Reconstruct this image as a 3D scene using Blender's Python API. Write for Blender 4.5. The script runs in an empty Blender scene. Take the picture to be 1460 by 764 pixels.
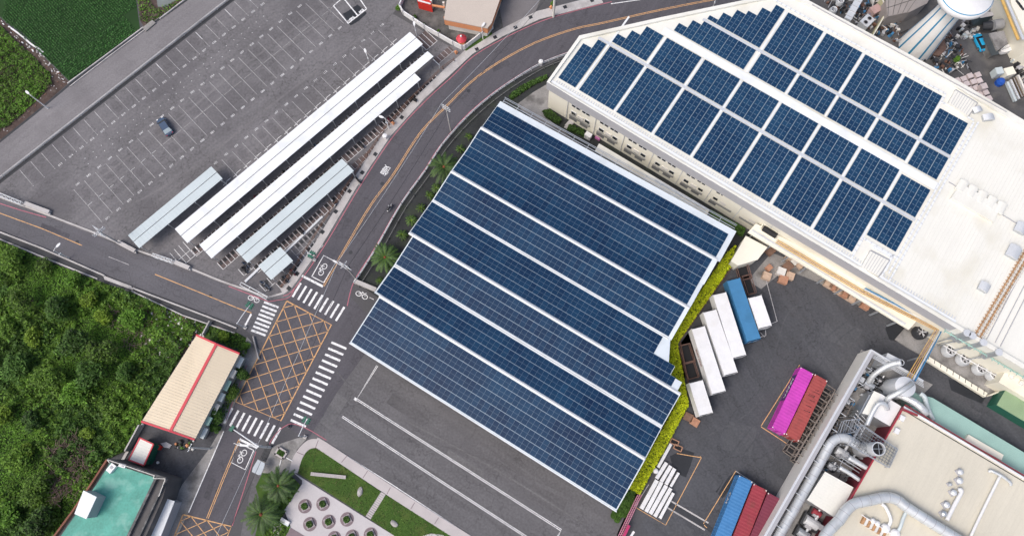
import bpy, math, random
from mathutils import Vector
R = math.radians
random.seed(7)
sc = bpy.context.scene
COL = sc.collection
# ------------------------------------------------------------------ camera geometry (real metres, ground z=0)
F0, H, NX, NY = 1050., 135., 15., 285.
def nrm(a):
    l = math.sqrt(sum(x*x for x in a)); return tuple(x/l for x in a)
def cross(a, b): return (a[1]*b[2]-a[2]*b[1], a[2]*b[0]-a[0]*b[2], a[0]*b[1]-a[1]*b[0])
def dot(a, b): return sum(x*y for x, y in zip(a, b))
CZ = nrm((-NX, NY, F0)); _y = (0, 1, 0)
CY = nrm(tuple(_y[i]-dot(_y, CZ)*CZ[i] for i in range(3))); CX = cross(CY, CZ)
def W(u, v, z=0.):
    d = (u-730, -(v-382), -F0); w = (dot(d, CX), dot(d, CY), dot(d, CZ)); t = (z-H)/w[2]
    return (w[0]*t, w[1]*t, z)
def W2(u, v, z=0.): return W(u, v, z)[:2]
def T(x0, y0, s, pts, z=0.): return [W2(x0+x/s, y0+y/s, z) for x, y in pts]
class Frame:                                   # a local grid laid on the ground: a along an edge, b to its left
    def __init__(s, p0, p1, z):
        a, b = W(*p0, z), W(*p1, z); L = math.dist(a[:2], b[:2])
        s.o = a[:2]; s.u = ((b[0]-a[0])/L, (b[1]-a[1])/L); s.ang = math.atan2(s.u[1], s.u[0])
    def __call__(s, a, b, z=None):
        x = s.o[0]+s.u[0]*a-s.u[1]*b; y = s.o[1]+s.u[1]*a+s.u[0]*b
        return (x, y) if z is None else (x, y, z)
LOT = Frame((0, 258.6), (300, 23.8), 0)
HALL = Frame((500, 487), (881, 727), 7)
MAIN = Frame((779.5, 117), (1160, 343.5), 10.5)

# ------------------------------------------------------------------ materials
MATS = {}
def M(name, col, rough=.8, var=.12, scale=.35, fine=.08, fscale=6., bump=0., metal=0., island=0., obj=0., spec=.4, stain=None, stainscale=.15, stainamt=.5, coat=0., streak=None, lo=.52, hi=.68, crack=0.):
    if name in MATS: return MATS[name]
    m = bpy.data.materials.new(name); m.use_nodes = True; nt = m.node_tree; N = nt.nodes; L = nt.links
    bs = N['Principled BSDF']; bs.inputs['Roughness'].default_value = rough; bs.inputs['Metallic'].default_value = metal
    bs.inputs['Specular IOR Level'].default_value = spec
    if coat: bs.inputs['Coat Weight'].default_value = coat
    g = N.new('ShaderNodeNewGeometry')
    def noise(sc_, det=4.):
        n = N.new('ShaderNodeTexNoise'); n.inputs['Scale'].default_value = sc_; n.inputs['Detail'].default_value = det
        L.new(g.outputs['Position'], n.inputs['Vector']); return n.outputs['Fac']
    def madd(sock, k, c):
        n = N.new('ShaderNodeMath'); n.operation = 'MULTIPLY_ADD'; L.new(sock, n.inputs[0]); n.inputs[1].default_value = k; n.inputs[2].default_value = c
        return n.outputs[0]
    def add(a, b):
        n = N.new('ShaderNodeMath'); n.operation = 'ADD'; L.new(a, n.inputs[0]); L.new(b, n.inputs[1]); return n.outputs[0]
    f = madd(noise(scale), 4*var, 1-2*var)
    if fine: f = add(f, madd(noise(fscale, 2.), 4*fine, -2*fine))
    if streak:                                  # long streaks: wheel wear on paving, run-off on sheet roofs
        an, am, s_ = streak; mp = N.new('ShaderNodeMapping'); mp.vector_type = 'POINT'; mp.inputs['Rotation'].default_value = (0, 0, -an); mp.inputs['Scale'].default_value = (1, 1, 1)
        L.new(g.outputs['Position'], mp.inputs['Vector']); m2 = N.new('ShaderNodeVectorMath'); m2.operation = 'MULTIPLY'; m2.inputs[1].default_value = (.07*s_, 1.0*s_, 1); L.new(mp.outputs[0], m2.inputs[0])
        n2 = N.new('ShaderNodeTexNoise'); n2.inputs['Scale'].default_value = 1.; n2.inputs['Detail'].default_value = 5.; n2.inputs['Roughness'].default_value = .65; L.new(m2.outputs[0], n2.inputs['Vector']); f = add(f, madd(n2.outputs['Fac'], 4*am, -2*am))
    if crack:
        vo = N.new('ShaderNodeTexVoronoi'); vo.feature = 'DISTANCE_TO_EDGE'; vo.inputs['Scale'].default_value = .13
        dn = N.new('ShaderNodeTexNoise'); dn.inputs['Scale'].default_value = .6; dn.inputs['Detail'].default_value = 5.; L.new(g.outputs['Position'], dn.inputs['Vector'])
        sv = N.new('ShaderNodeVectorMath'); sv.operation = 'MULTIPLY_ADD'; sv.inputs[1].default_value = (4, 4, 4); L.new(dn.outputs['Color'], sv.inputs[0]); L.new(g.outputs['Position'], sv.inputs[2]); L.new(sv.outputs[0], vo.inputs['Vector'])
        ls = N.new('ShaderNodeMath'); ls.operation = 'LESS_THAN'; L.new(vo.outputs['Distance'], ls.inputs[0]); ls.inputs[1].default_value = .012
        f = add(f, madd(ls.outputs[0], -crack, 0.))
    if island: f = add(f, madd(g.outputs['Random Per Island'], 2*island, -island))
    if obj:
        oi = N.new('ShaderNodeObjectInfo'); f = add(f, madd(oi.outputs['Random'], 2*obj, -obj))
    cm = N.new('ShaderNodeVectorMath'); cm.operation = 'SCALE'; cm.inputs[0].default_value = col[:3]; L.new(f, cm.inputs['Scale'])
    out = cm.outputs[0]
    if stain:
        n = noise(stainscale, 6.); mr = N.new('ShaderNodeMapRange'); mr.inputs[1].default_value = lo; mr.inputs[2].default_value = hi
        mr.inputs[4].default_value = stainamt; L.new(n, mr.inputs[0])
        mx = N.new('ShaderNodeMix'); mx.data_type = 'RGBA'; L.new(mr.outputs[0], mx.inputs['Factor']); L.new(out, mx.inputs['A']); mx.inputs['B'].default_value = (*stain, 1)
        out = mx.outputs['Result']
    L.new(out, bs.inputs['Base Color'])
    if bump:
        b = N.new('ShaderNodeBump'); b.inputs['Strength'].default_value = bump; b.inputs['Distance'].default_value = .05
        L.new(noise(fscale, 3.), b.inputs['Height']); L.new(b.outputs[0], bs.inputs['Normal'])
    MATS[name] = m; return m
def panel_mat(name, col, col2, midk=.6, tickk=.6):
    m = bpy.data.materials.new(name); m.use_nodes = True; nt = m.node_tree; N = nt.nodes; L = nt.links
    bs = N['Principled BSDF']; bs.inputs['Roughness'].default_value = .22; bs.inputs['Specular IOR Level'].default_value = .32
    uv = N.new('ShaderNodeUVMap'); sx = N.new('ShaderNodeSeparateXYZ'); L.new(uv.outputs[0], sx.inputs[0])
    def m1(op, a, b=None, c=None):
        n = N.new('ShaderNodeMath'); n.operation = op
        for i, v in enumerate((a, b, c)):
            if v is None: continue
            if isinstance(v, (int, float)): n.inputs[i].default_value = v
            else: L.new(v, n.inputs[i])
        return n.outputs[0]
    mid = m1('LESS_THAN', m1('ABSOLUTE', m1('SUBTRACT', sx.outputs[0], .5)), .016)        # the busbar seam in the middle of a module
    tick = m1('LESS_THAN', m1('ABSOLUTE', m1('SUBTRACT', m1('FRACT', m1('MULTIPLY', sx.outputs[0], 2.)), .5)), .12)
    tick = m1('MULTIPLY', tick, m1('GREATER_THAN', m1('ABSOLUTE', m1('SUBTRACT', sx.outputs[1], .5)), .455))
    g = N.new('ShaderNodeNewGeometry')
    nz = N.new('ShaderNodeTexNoise'); nz.inputs['Scale'].default_value = 2.5; L.new(g.outputs['Position'], nz.inputs['Vector'])
    nb = N.new('ShaderNodeTexNoise'); nb.inputs['Scale'].default_value = .12; L.new(g.outputs['Position'], nb.inputs['Vector'])
    f = m1('ADD', m1('MULTIPLY_ADD', g.outputs['Random Per Island'], .75, -.12), m1('MULTIPLY_ADD', nz.outputs['Fac'], .9, -.2))
    f = m1('ADD', m1('MULTIPLY', f, .6), m1('MULTIPLY_ADD', nb.outputs['Fac'], 1.4, -.52))
    mx = N.new('ShaderNodeMix'); mx.data_type = 'RGBA'; mx.clamp_factor = True; L.new(f, mx.inputs['Factor']); mx.inputs['A'].default_value = (*col, 1); mx.inputs['B'].default_value = (*col2, 1)
    m2 = N.new('ShaderNodeMix'); m2.data_type = 'RGBA'; m2.inputs['B'].default_value = (.30, .40, .50, 1)
    L.new(m1('MAXIMUM', m1('MULTIPLY', mid, midk), m1('MULTIPLY', tick, tickk)), m2.inputs['Factor']); L.new(mx.outputs['Result'], m2.inputs['A'])
    L.new(m2.outputs['Result'], bs.inputs['Base Color'])
    MATS[name] = m; return m
# grounds
m_ground = M('ground_asphalt', (.085, .083, .088), .9, .2, .06, .1, 3., .3)
m_lot = M('lot_asphalt', (.150, .144, .150), .92, .16, .10, .20, 2.2, .3, streak=(R(44.4), .16, .8), crack=.22, stain=(.100, .095, .102), stainscale=.09, stainamt=.6)
m_access = M('access_asphalt', (.195, .186, .192), .92, .10, .15, .14, 3., .3, streak=(R(44.4), .12, .8), crack=.1, stain=(.16, .15, .157), stainscale=.2)
m_road = M('road_asphalt', (.090, .086, .098), .9, .10, .12, .14, 3., .3, streak=(R(58), .16, 1.0), crack=.18, stain=(.09, .084, .096), stainscale=.12)
m_road2 = M('side_road_asphalt', (.114, .111, .122), .9, .12, .12, .14, 3., .3, streak=(R(-22.8), .14, 1.0), crack=.18, stain=(.11, .103, .115), stainscale=.1)
m_court = M('court_asphalt', (.118, .115, .121), .9, .18, .07, .18, 2.5, .3, streak=(R(-31), .2, .7), crack=.2, stain=(.098, .096, .102), stainscale=.08, stainamt=.6)
m_yard = M('yard_asphalt', (.070, .072, .080), .88, .22, .06, .18, 2.5, .3, streak=(R(-60), .22, .6), crack=.2, stain=(.085, .082, .085), stainscale=.07, stainamt=.6)
m_darkasph = M('dark_asphalt', (.022, .024, .028), .5, .2, .5, .1, 3.)
m_conc = M('concrete', (.46, .44, .43), .9, .14, .4, .1, 5., .2, stain=(.24, .22, .21), stainscale=.35)
m_concd = M('stained_concrete', (.27, .26, .25), .9, .25, .4, .14, 4., .3, stain=(.09, .085, .08), stainscale=.3, stainamt=.8)
m_walk = M('pink_paving', (.46, .425, .42), .85, .08, .4, .05, 6.)
m_plaza = M('plaza_paving', (.49, .465, .47), .85, .06, .3, .05, 5.)
m_mauve = M('mauve_paving', (.20, .155, .17), .85, .08, .5)
m_soil = M('soil', (.075, .052, .045), .95, .3, .6, .2, 4., .5, stain=(.16, .13, .11), stainscale=.8)
m_canal = M('mossy_dark_paving', (.030, .033, .034), .85, .3, .25, .2, 3., .3, stain=(.04, .055, .03), stainscale=.3)
m_grass = M('lawn_grass', (.045, .095, .014), .95, .18, .4, .2, 6., .5, stain=(.085, .115, .025), stainscale=.3, stainamt=.8)
m_veg = M('undergrowth_soil', (.030, .060, .012), .95, .3, .3, .3, 2., .5)
m_field = M('field_mud', (.016, .050, .010), .9, .2, .3)
m_pond = M('pale_pond', (.17, .19, .18), .4, .15, .4)
# leaves
m_leafA = M('leaf_bright', (.088, .195, .016), .7, .25, .12, .0, island=.45, obj=.15)
m_leafB = M('leaf_mid', (.080, .155, .014), .7, .3, .15, .0, island=.5, obj=.3)
m_leafC = M('leaf_dark', (.044, .100, .012), .7, .25, .15, .0, island=.5, obj=.25)
m_leafY = M('leaf_yellow', (.115, .19, .012), .7, .15, .3, .0, island=.4, obj=.2)
m_hedgeY = M('hedge_leaf_yellow', (.46, .52, .008), .7, .2, .5, .0, island=.35)
m_palm = M('palm_leaf', (.046, .092, .022), .6, .2, .4, .0, island=.5, obj=.15)
m_rice = M('crop_blade', (.026, .100, .014), .7, .25, .08, .0, island=.35)
m_twig = M('dry_twig', (.16, .11, .10), .9, .2, .5, island=.3)
m_bark = M('bark', (.12, .09, .065), .9, .3, 1.)
m_crown = M('palm_heart', (.20, .06, .03), .8, .3, 3.)
# paints / metals
m_white = M('white_paint_road', (.76, .76, .76), .7, .10, .8, .16, 5., stain=(.26, .26, .27), stainscale=2.4, stainamt=.75, lo=.54, hi=.66)
m_yellow = M('orange_line_paint', (.66, .37, .16), .7, .10, .8, .14, 5., stain=(.24, .18, .14), stainscale=2.2, stainamt=.7, lo=.52, hi=.66)
m_pink = M('red_line_paint', (.42, .14, .18), .8, .15, .8, .2, 4.)
m_fade = M('faded_white_paint', (.43, .42, .42), .8, .3, .5, .3, 3.)
m_roofw = M('white_roof_sheet', (.76, .785, .80), .55, .02, .2, .02, 3., stain=(.60, .62, .62), stainscale=.35, stainamt=.5)
m_roofb = M('pale_blue_roof_sheet', (.52, .585, .60), .5, .05, .3, .02, 3.)
m_cream = M('cream_sheet', (.80, .77, .66), .6, .04, .2, .02, 4., stain=(.66, .61, .50), stainscale=.12, stainamt=.5)
m_creamroof = M('cream_white_roof', (.74, .733, .675), .6, .03, .12, .03, 4., streak=(R(56), .035, 1.2), stain=(.62, .595, .50), stainscale=.10, stainamt=.8)
m_factroof = M('beige_factory_roof', (.60, .565, .47), .65, .06, .10, .03, 4., streak=(R(58), .05, 1.0), stain=(.47, .435, .35), stainscale=.07, stainamt=.55)
m_beige = M('beige_roof_sheet', (.66, .57, .43), .6, .05, .3, .02, 3.)
m_grey = M('grey_fascia', (.40, .40, .42), .6, .03, .3)
m_lgrey = M('light_grey_metal', (.62, .64, .66), .45, .05, .5, metal=.2)
m_galv = M('galvanised_steel', (.50, .53, .56), .38, .08, 1., metal=.55)
m_steel = M('duct_steel', (.62, .645, .655), .4, .10, .6, .05, 4., metal=.4, stain=(.50, .51, .50), stainscale=.7, stainamt=.5)
m_dark = M('dark_metal', (.035, .037, .042), .6, .2, 1.)
m_black = M('black_rubber', (.015, .015, .017), .7, .1, 1.)
m_rust = M('rusty_steel', (.16, .085, .06), .85, .3, 2., .2)
m_rustl = M('orange_rust', (.42, .24, .12), .85, .3, 2., .2)
m_redtrim = M('red_trim', (.55, .055, .075), .55, .06, .5)
m_pinkc = M('magenta_paint', (.52, .05, .40), .55, .10, .6, .04, stain=(.44, .045, .34), stainscale=.9, stainamt=.6)
m_purp = M('dark_purple_paint', (.09, .04, .16), .5, .1, .6)
m_redc = M('dusty_red_paint', (.33, .065, .060), .6, .10, .6, .05, stain=(.20, .05, .045), stainscale=.8)
m_redd = M('crimson_paint', (.28, .035, .050), .6, .12, .6, .04, stain=(.20, .05, .045), stainscale=.9, stainamt=.6)
m_maroon = M('maroon_paint', (.17, .030, .055), .6, .10, .6)
m_bluec = M('blue_paint', (.055, .20, .43), .5, .07, .6, .03, stain=(.04, .16, .36), stainscale=.7)
m_bluet = M('trailer_blue_paint', (.055, .20, .38), .5, .07, .6, .03, stain=(.04, .15, .27), stainscale=.7)
m_whitep = M('white_paint', (.74, .74, .74), .5, .05, .5, .03, 4., stain=(.62, .60, .56), stainscale=.4, stainamt=.3)
m_offw = M('off_white', (.66, .64, .60), .7, .08, .5)
m_green = M('teal_coating', (.075, .31, .25), .6, .2, .35, .12, 3., streak=(R(60), .1, 1.), stain=(.22, .46, .39), stainscale=.5, stainamt=.6)
m_turq = M('pale_turquoise_sheet', (.30, .47, .42), .6, .08, .3)
m_dgreen = M('signal_green', (.02, .12, .08), .5, .1, 1.)
m_orange = M('orange_wall', (.62, .27, .13), .7, .06, 1.)
m_red = M('bright_red', (.58, .035, .025), .5, .06, 1.)
m_glass = M('window_glass', (.03, .035, .04), .15, .1, 1., spec=.6)
m_teal = M('dark_blue_awning', (.04, .10, .13), .6, .1, 1.)
m_tankb = M('tank_blue', (.02, .09, .42), .4, .08, 1.)
m_sky = M('light_blue_paint', (.03, .42, .72), .4, .05, 1.)
m_stripe = M('stripe_blue', (.03, .24, .42), .5, .05, 1.)
m_carp = M('car_blue_paint', (.055, .085, .14), .25, .03, 1., coat=.6)
m_carg = M('pale_window_glass', (.35, .42, .45), .12, .05, 1., spec=.7)
m_wood = M('pallet_wood', (.42, .27, .18), .9, .2, 2., .1, obj=.25)
m_wrap = M('wrapped_pallet', (.58, .50, .49), .6, .1, 1.5, .05, obj=.08)
m_pipey = M('yellow_pipe', (.60, .38, .12), .6, .15, 1.)
m_stone = M('garden_stone', (.36, .34, .33), .9, .25, 2., .15)
m_skin = M('skin', (.45, .28, .2), .6, .05, 1.)
m_cloth = M('dark_jacket', (.04, .04, .05), .8, .1, 1.)
m_helm = M('helmet_white', (.7, .7, .7), .3, .02, 1.)
m_brick = M('brown_paving', (.12, .092, .088), .9, .25, .5, .2, 3.)
m_panelH = panel_mat('hall_solar_glass', (.0045, .019, .056), (.011, .048, .106), .28, .0)
m_panelM = panel_mat('factory_solar_glass', (.006, .028, .075), (.014, .056, .120))

# ------------------------------------------------------------------ mesh builder
class MB:
    def __init__(s): s.v = []; s.f = []; s.m = []; s.uv = {}
    def face(s, pts, mi=0, uv=None):
        i = len(s.v); s.v += [tuple(p) for p in pts]; s.f.append(tuple(range(i, i+len(pts)))); s.m.append(mi)
        if uv: s.uv[len(s.f)-1] = uv
    def sheet(s, pts2, z, mi=0):
        A = sum(pts2[i][0]*pts2[(i+1) % len(pts2)][1]-pts2[(i+1) % len(pts2)][0]*pts2[i][1] for i in range(len(pts2)))
        if A < 0: pts2 = pts2[::-1]
        s.face([(p[0], p[1], z) for p in pts2], mi)
    def prism(s, pts2, z0, z1, mt=0, ms=None, bottom=True):
        A = sum(pts2[i][0]*pts2[(i+1) % len(pts2)][1]-pts2[(i+1) % len(pts2)][0]*pts2[i][1] for i in range(len(pts2)))
        if A < 0: pts2 = pts2[::-1]
        n = len(pts2); i = len(s.v); ms = mt if ms is None else ms
        s.v += [(p[0], p[1], z0) for p in pts2]+[(p[0], p[1], z1) for p in pts2]
        s.f.append(tuple(range(i+n, i+2*n))); s.m.append(mt)
        if bottom: s.f.append(tuple(range(i+n-1, i-1, -1))); s.m.append(ms)
        for k in range(n):
            l = (k+1) % n; s.f.append((i+k, i+l, i+n+l, i+n+k)); s.m.append(ms)
    def box(s, cx, cy, z0, lx, ly, h, ang=0., mt=0, ms=None):
        c, d = math.cos(ang), math.sin(ang)
        s.prism([(cx+c*x-d*y, cy+d*x+c*y) for x, y in ((-lx/2, -ly/2), (lx/2, -ly/2), (lx/2, ly/2), (-lx/2, ly/2))], z0, z0+h, mt, ms)
    def bar(s, p, q, w, h=None, mi=0):
        p, q = Vector(p), Vector(q); d = (q-p)
        if d.length < 1e-6: return
        d.normalize(); up = Vector((0, 0, 1)) if abs(d.z) < .95 else Vector((1, 0, 0)); x = d.cross(up).normalized()*(w/2); y = x.normalized().cross(d)*((h or w)/2)
        i = len(s.v); s.v += [tuple(a) for e in (p, q) for a in (e-x-y, e+x-y, e+x+y, e-x+y)]
        for fc in ((0, 3, 2, 1), (4, 5, 6, 7), (0, 1, 5, 4), (1, 2, 6, 5), (2, 3, 7, 6), (3, 0, 4, 7)): s.f.append(tuple(i+k for k in fc)); s.m.append(mi)
    def strip(s, pts2, w, z, mi=0, off=0.):
        n = len(pts2); L = []; Rr = []
        for k in range(n):
            a = pts2[max(k-1, 0)]; b = pts2[min(k+1, n-1)]; dx, dy = b[0]-a[0], b[1]-a[1]; l = math.hypot(dx, dy) or 1; nx, ny = -dy/l, dx/l
            L.append((pts2[k][0]+nx*(off+w/2), pts2[k][1]+ny*(off+w/2), z)); Rr.append((pts2[k][0]+nx*(off-w/2), pts2[k][1]+ny*(off-w/2), z))
        for k in range(n-1): s.face([Rr[k], Rr[k+1], L[k+1], L[k]], mi)
    def wall(s, pts2, w, z0, z1, mi=0, ms=None):
        for k in range(len(pts2)-1):
            a, b = pts2[k], pts2[k+1]; L = math.dist(a, b); s.box((a[0]+b[0])/2, (a[1]+b[1])/2, z0, L+w*.0, w, z1-z0, math.atan2(b[1]-a[1], b[0]-a[0]), mi, ms)
    def rings(s, rs, mi=0, cap=True, n=None):
        i0 = len(s.v); n = len(rs[0])
        for r in rs: s.v += [tuple(p) for p in r]
        for k in range(len(rs)-1):
            for j in range(n):
                l = (j+1) % n; s.f.append((i0+k*n+j, i0+k*n+l, i0+(k+1)*n+l, i0+(k+1)*n+j)); s.m.append(mi)
        if cap:
            s.f.append(tuple(i0+j for j in range(n-1, -1, -1))); s.m.append(mi); s.f.append(tuple(i0+(len(rs)-1)*n+j for j in range(n))); s.m.append(mi)
    def lathe(s, cx, cy, prof, n=16, mi=0, cap=True):
        s.rings([[(cx+r*math.cos(2*math.pi*j/n), cy+r*math.sin(2*math.pi*j/n), z) for j in range(n)] for r, z in prof], mi, cap)
    def tube(s, pts, r, n=8, mi=0, r2=None):
        pts = [Vector(p) for p in pts]; rs = []; prev = None
        for k, p in enumerate(pts):
            d = (pts[min(k+1, len(pts)-1)]-pts[max(k-1, 0)]).normalized()
            if prev is None:
                up = Vector((0, 0, 1)) if abs(d.z) < .9 else Vector((1, 0, 0)); x = d.cross(up).normalized()
            else: x = (prev-d*prev.dot(d)).normalized()
            prev = x; y = d.cross(x); rr = r if r2 is None else r+(r2-r)*k/(len(pts)-1)
            rs.append([p+x*rr*math.cos(2*math.pi*j/n)+y*rr*math.sin(2*math.pi*j/n) for j in range(n)])
        s.rings(rs, mi)
    def leaf(s, p, size, mi=0, flat=.6, asp=1.6):
        a = random.uniform(0, 6.283); n = Vector((random.gauss(0, flat), random.gauss(0, flat), 1)).normalized()
        x = Vector((math.cos(a), math.sin(a), 0)); x = (x-n*x.dot(n)).normalized(); y = n.cross(x); x = x*size*asp/2; y = y*size/2; p = Vector(p)
        s.face([p-x, p+y*.9, p+x, p-y*.9], mi)
ROOT = {}
def link(name, me, mats, parent=None, world=True):
    o = bpy.data.objects.new(name, me); COL.objects.link(o)
    for m in mats: me.materials.append(m)
    if parent is not None:
        o.parent = parent; ROOT[o.name] = ROOT.get(parent.name, (0, 0, 0))
    return o
def build(mb, name, mats, parent=None, world=True, smooth=False, merge=False):
    if not isinstance(mats, (list, tuple)): mats = [mats]
    off = ROOT.get(parent.name, (0, 0, 0)) if (parent is not None and world) else (0, 0, 0)
    me = bpy.data.meshes.new(name)
    if parent is None and world and len(mb.v) < 60000 and mb.v:      # a one-mesh thing keeps its origin at its base
        xs = [v[0] for v in mb.v]; ys = [v[1] for v in mb.v]; off = ((min(xs)+max(xs))/2, (min(ys)+max(ys))/2, min(v[2] for v in mb.v)); own = off
    else: own = None
    me.from_pydata([(v[0]-off[0], v[1]-off[1], v[2]-off[2]) for v in mb.v], [], mb.f)
    me.polygons.foreach_set('material_index', mb.m)
    if mb.uv:
        uvl = me.uv_layers.new(name='UVMap')
        for fi, uv in mb.uv.items():
            for li, c in zip(me.polygons[fi].loop_indices, uv): uvl.data[li].uv = c
    if smooth: me.polygons.foreach_set('use_smooth', [True]*len(me.polygons))
    me.update()
    o = link(name, me, mats, parent)
    if own: o.location = own; ROOT[o.name] = own
    return o
def tag(o, label=None, cat=None, group=None, kind=None):
    if label: o['label'] = label
    if cat: o['category'] = cat
    if group: o['group'] = group
    if kind: o['kind'] = kind
    return o
def thing(name, label, cat, loc=(0, 0, 0), rot=0., group=None):
    o = bpy.data.objects.new(name, None); COL.objects.link(o); o.location = loc; o.rotation_euler = (0, 0, rot); o.empty_display_size = .5
    ROOT[o.name] = tuple(loc); return tag(o, label, cat, group)
def copy_tree(o, parent=None):
    c = o.copy(); COL.objects.link(c); c.parent = parent
    for ch in list(o.children): copy_tree(ch, c)
    return c
def struct(mb, name, mats, smooth=False): return tag(build(mb, name, mats, None, smooth=smooth), kind='structure')
def inpoly(x, y, P):
    r = False; n = len(P); j = n-1
    for i in range(n):
        if (P[i][1] > y) != (P[j][1] > y) and x < (P[j][0]-P[i][0])*(y-P[i][1])/(P[j][1]-P[i][1])+P[i][0]: r = not r
        j = i
    return r
def scatter(P, dens):
    xs = [p[0] for p in P]; ys = [p[1] for p in P]; x0, x1, y0, y1 = min(xs), max(xs), min(ys), max(ys)
    for _ in range(int((x1-x0)*(y1-y0)*dens)):
        x, y = random.uniform(x0, x1), random.uniform(y0, y1)
        if inpoly(x, y, P): yield x, y
def text_into(mb, s, org, ang, size, z, mi=0, basis=None, sx=1., bold=0.):
    cu = bpy.data.curves.new('t', 'FONT'); cu.body = s; cu.size = size; cu.align_x = 'CENTER'; cu.align_y = 'CENTER'; cu.offset = bold
    ob = bpy.data.objects.new('t', cu); COL.objects.link(ob)
    dg = bpy.context.evaluated_depsgraph_get(); me = bpy.data.meshes.new_from_object(ob.evaluated_get(dg))
    i = len(mb.v); c, d = math.cos(ang), math.sin(ang)
    for v in me.vertices:
        x, y = v.co.x*sx, v.co.y
        if basis: o_, bx, by = basis; mb.v.append(tuple(o_[k]+bx[k]*x+by[k]*y for k in range(3)))
        else: mb.v.append((org[0]+c*x-d*y, org[1]+d*x+c*y, z))
    for p in me.polygons: mb.f.append(tuple(i+k for k in p.vertices)); mb.m.append(mi)
    bpy.data.objects.remove(ob); bpy.data.curves.remove(cu); bpy.data.meshes.remove(me)
def smoothline(pts, n=6):
    out = []
    for k in range(len(pts)-1):
        p0 = pts[max(k-1, 0)]; p1 = pts[k]; p2 = pts[k+1]; p3 = pts[min(k+2, len(pts)-1)]
        for j in range(n):
            t = j/n; out.append(tuple(.5*(2*p1[i]+(p2[i]-p0[i])*t+(2*p0[i]-5*p1[i]+4*p2[i]-p3[i])*t*t+(3*p1[i]-p0[i]-3*p2[i]+p3[i])*t**3) for i in range(len(p1))))
    out.append(pts[-1]); return out
def PX(pts, z=0.): return [W2(u, v, z) for u, v in pts]
# ================================================================== GROUND, ROADS, PAINT
g = MB(); g.sheet([(-900, -900), (900, -900), (900, 900), (-900, 900)], 0); struct(g, 'ground', m_ground)
# parking lot surface
g = MB(); g.sheet(PX([(0, 262), (330, 4), (430, -70), (640, -70), (560, 20), (640, 66), (680, 60), (560, 196), (412, 424), (380, 428), (0, 284), (-90, 255), (-90, 330)][:-1]), .004); struct(g, 'parking_lot', m_lot)
# access road by the crop field
g = MB(); g.sheet(PX([(-120, 290), (-40, 228), (98, 123), (190, 48), (258, 4), (350, -60), (420, -70), (330, 1), (0, 258), (-90, 330)]), .008); struct(g, 'access_road', m_access)
# main curved road
cl = PX([(890, -14), (850, 2), (771, 31), (720, 54.4), (676, 80), (645, 109), (608, 143), (560, 196), (512, 268), (461, 353), (420, 417), (409, 428), (335, 574), (319, 614), (269, 730), (240, 800), (200, 880), (290, 880), (318, 790), (331, 749), (365, 643), (372, 625), (400, 605), (440, 625), (480, 560), (545, 470), (500, 424), (505, 400), (533, 356), (570, 292), (604, 244), (628, 207), (662, 168), (696, 138), (730, 114), (767, 92), (805, 76), (900, 45), (1100, 5), (1100, -60)])
g = MB(); g.sheet(cl, .012); struct(g, 'main_road', m_road)
g = MB(); g.sheet(PX([(-120, 245), (0, 284), (68, 309), (146, 340), (190, 359), (272, 386), (316, 404), (381, 427), (410, 430), (372, 500), (360, 478), (340, 463), (299, 449), (150, 391), (0, 328), (-120, 285)]), .016); struct(g, 'side_road', m_road2)
# concrete apron left of the lower road
g = MB(); g.sheet(PX([(318, 606), (306, 598), (340, 520), (352, 480), (372, 500), (335, 574), (319, 614), (269, 730), (235, 800), (205, 800), (260, 690), (298, 640)]), .02); struct(g, 'roadside_apron', m_concd)
g = MB(); g.sheet(PX([(150, 660), (204, 600), (283, 478), (345, 500), (335, 574), (298, 640), (262, 690), (205, 800), (60, 800)]), .006); struct(g, 'building_yard', m_yard)
# courtyard south of the solar hall
g = MB(); g.sheet(PX([(440, 625), (475, 560), (500, 500), (700, 330), (1000, 480), (905, 720), (870, 800), (745, 800), (660, 757), (465, 630)]), .008); struct(g, 'courtyard', m_court)
# trailer yard
g = MB(); g.sheet(PX([(1040, 395), (1060, 330), (1170, 380), (1330, 480), (1420, 560), (1480, 610), (1700, 740), (1500, 1000), (850, 1000), (880, 760), (905, 705), (960, 620), (985, 570), (962, 500)]), .008); struct(g, 'factory_yard', m_yard)
g = MB()
for poly in ([(955, 650), (975, 640), (990, 645), (985, 662), (978, 680), (968, 676), (960, 668)], [(1020, 700), (1040, 678), (1052, 672), (1046, 690), (1030, 710)], [(1262, 468), (1275, 455), (1290, 460), (1296, 478), (1284, 488), (1268, 484)], [(1352, 540), (1380, 548), (1405, 566), (1400, 575), (1378, 566), (1356, 556)]):
    g.sheet(PX(poly), .014)
struct(g, 'wet_patches', m_darkasph)
# loading bay apron under the long canopy, trench drain across the yard
g = MB(); g.sheet(PX([(1066, 400), (1100, 360), (1130, 372), (1200, 408), (1240, 432), (1232, 440), (1165, 402), (1120, 384), (1085, 412)]), .016); struct(g, 'loading_apron', m_concd)
g = MB(); g.strip(PX([(950, 716), (1008, 750), (1040, 775)]), .9, .02); struct(g, 'trench_drain', m_dark)
g = MB(); g.strip(PX([(952, 711), (1010, 745)]), .25, .024); g.strip(PX([(948, 721), (1005, 755)]), .25, .024); struct(g, 'drain_kerb', m_conc)
# ground east of the curved road, between road and hall
g = MB(); g.sheet(PX([(505, 400), (540, 345), (575, 288), (606, 244), (630, 209), (664, 169), (700, 138), (740, 111), (800, 84), (830, 70), (830, 160), (1080, 340), (1040, 380), (800, 330), (540, 425)]), .016); struct(g, 'canal_bank', m_canal)
g = MB(); g.sheet(PX([(736, 150), (760, 132), (784, 118), (784, 172), (850, 225), (1000, 330), (990, 335), (840, 245)]), .02); struct(g, 'concrete_patch', m_concd)
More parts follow.
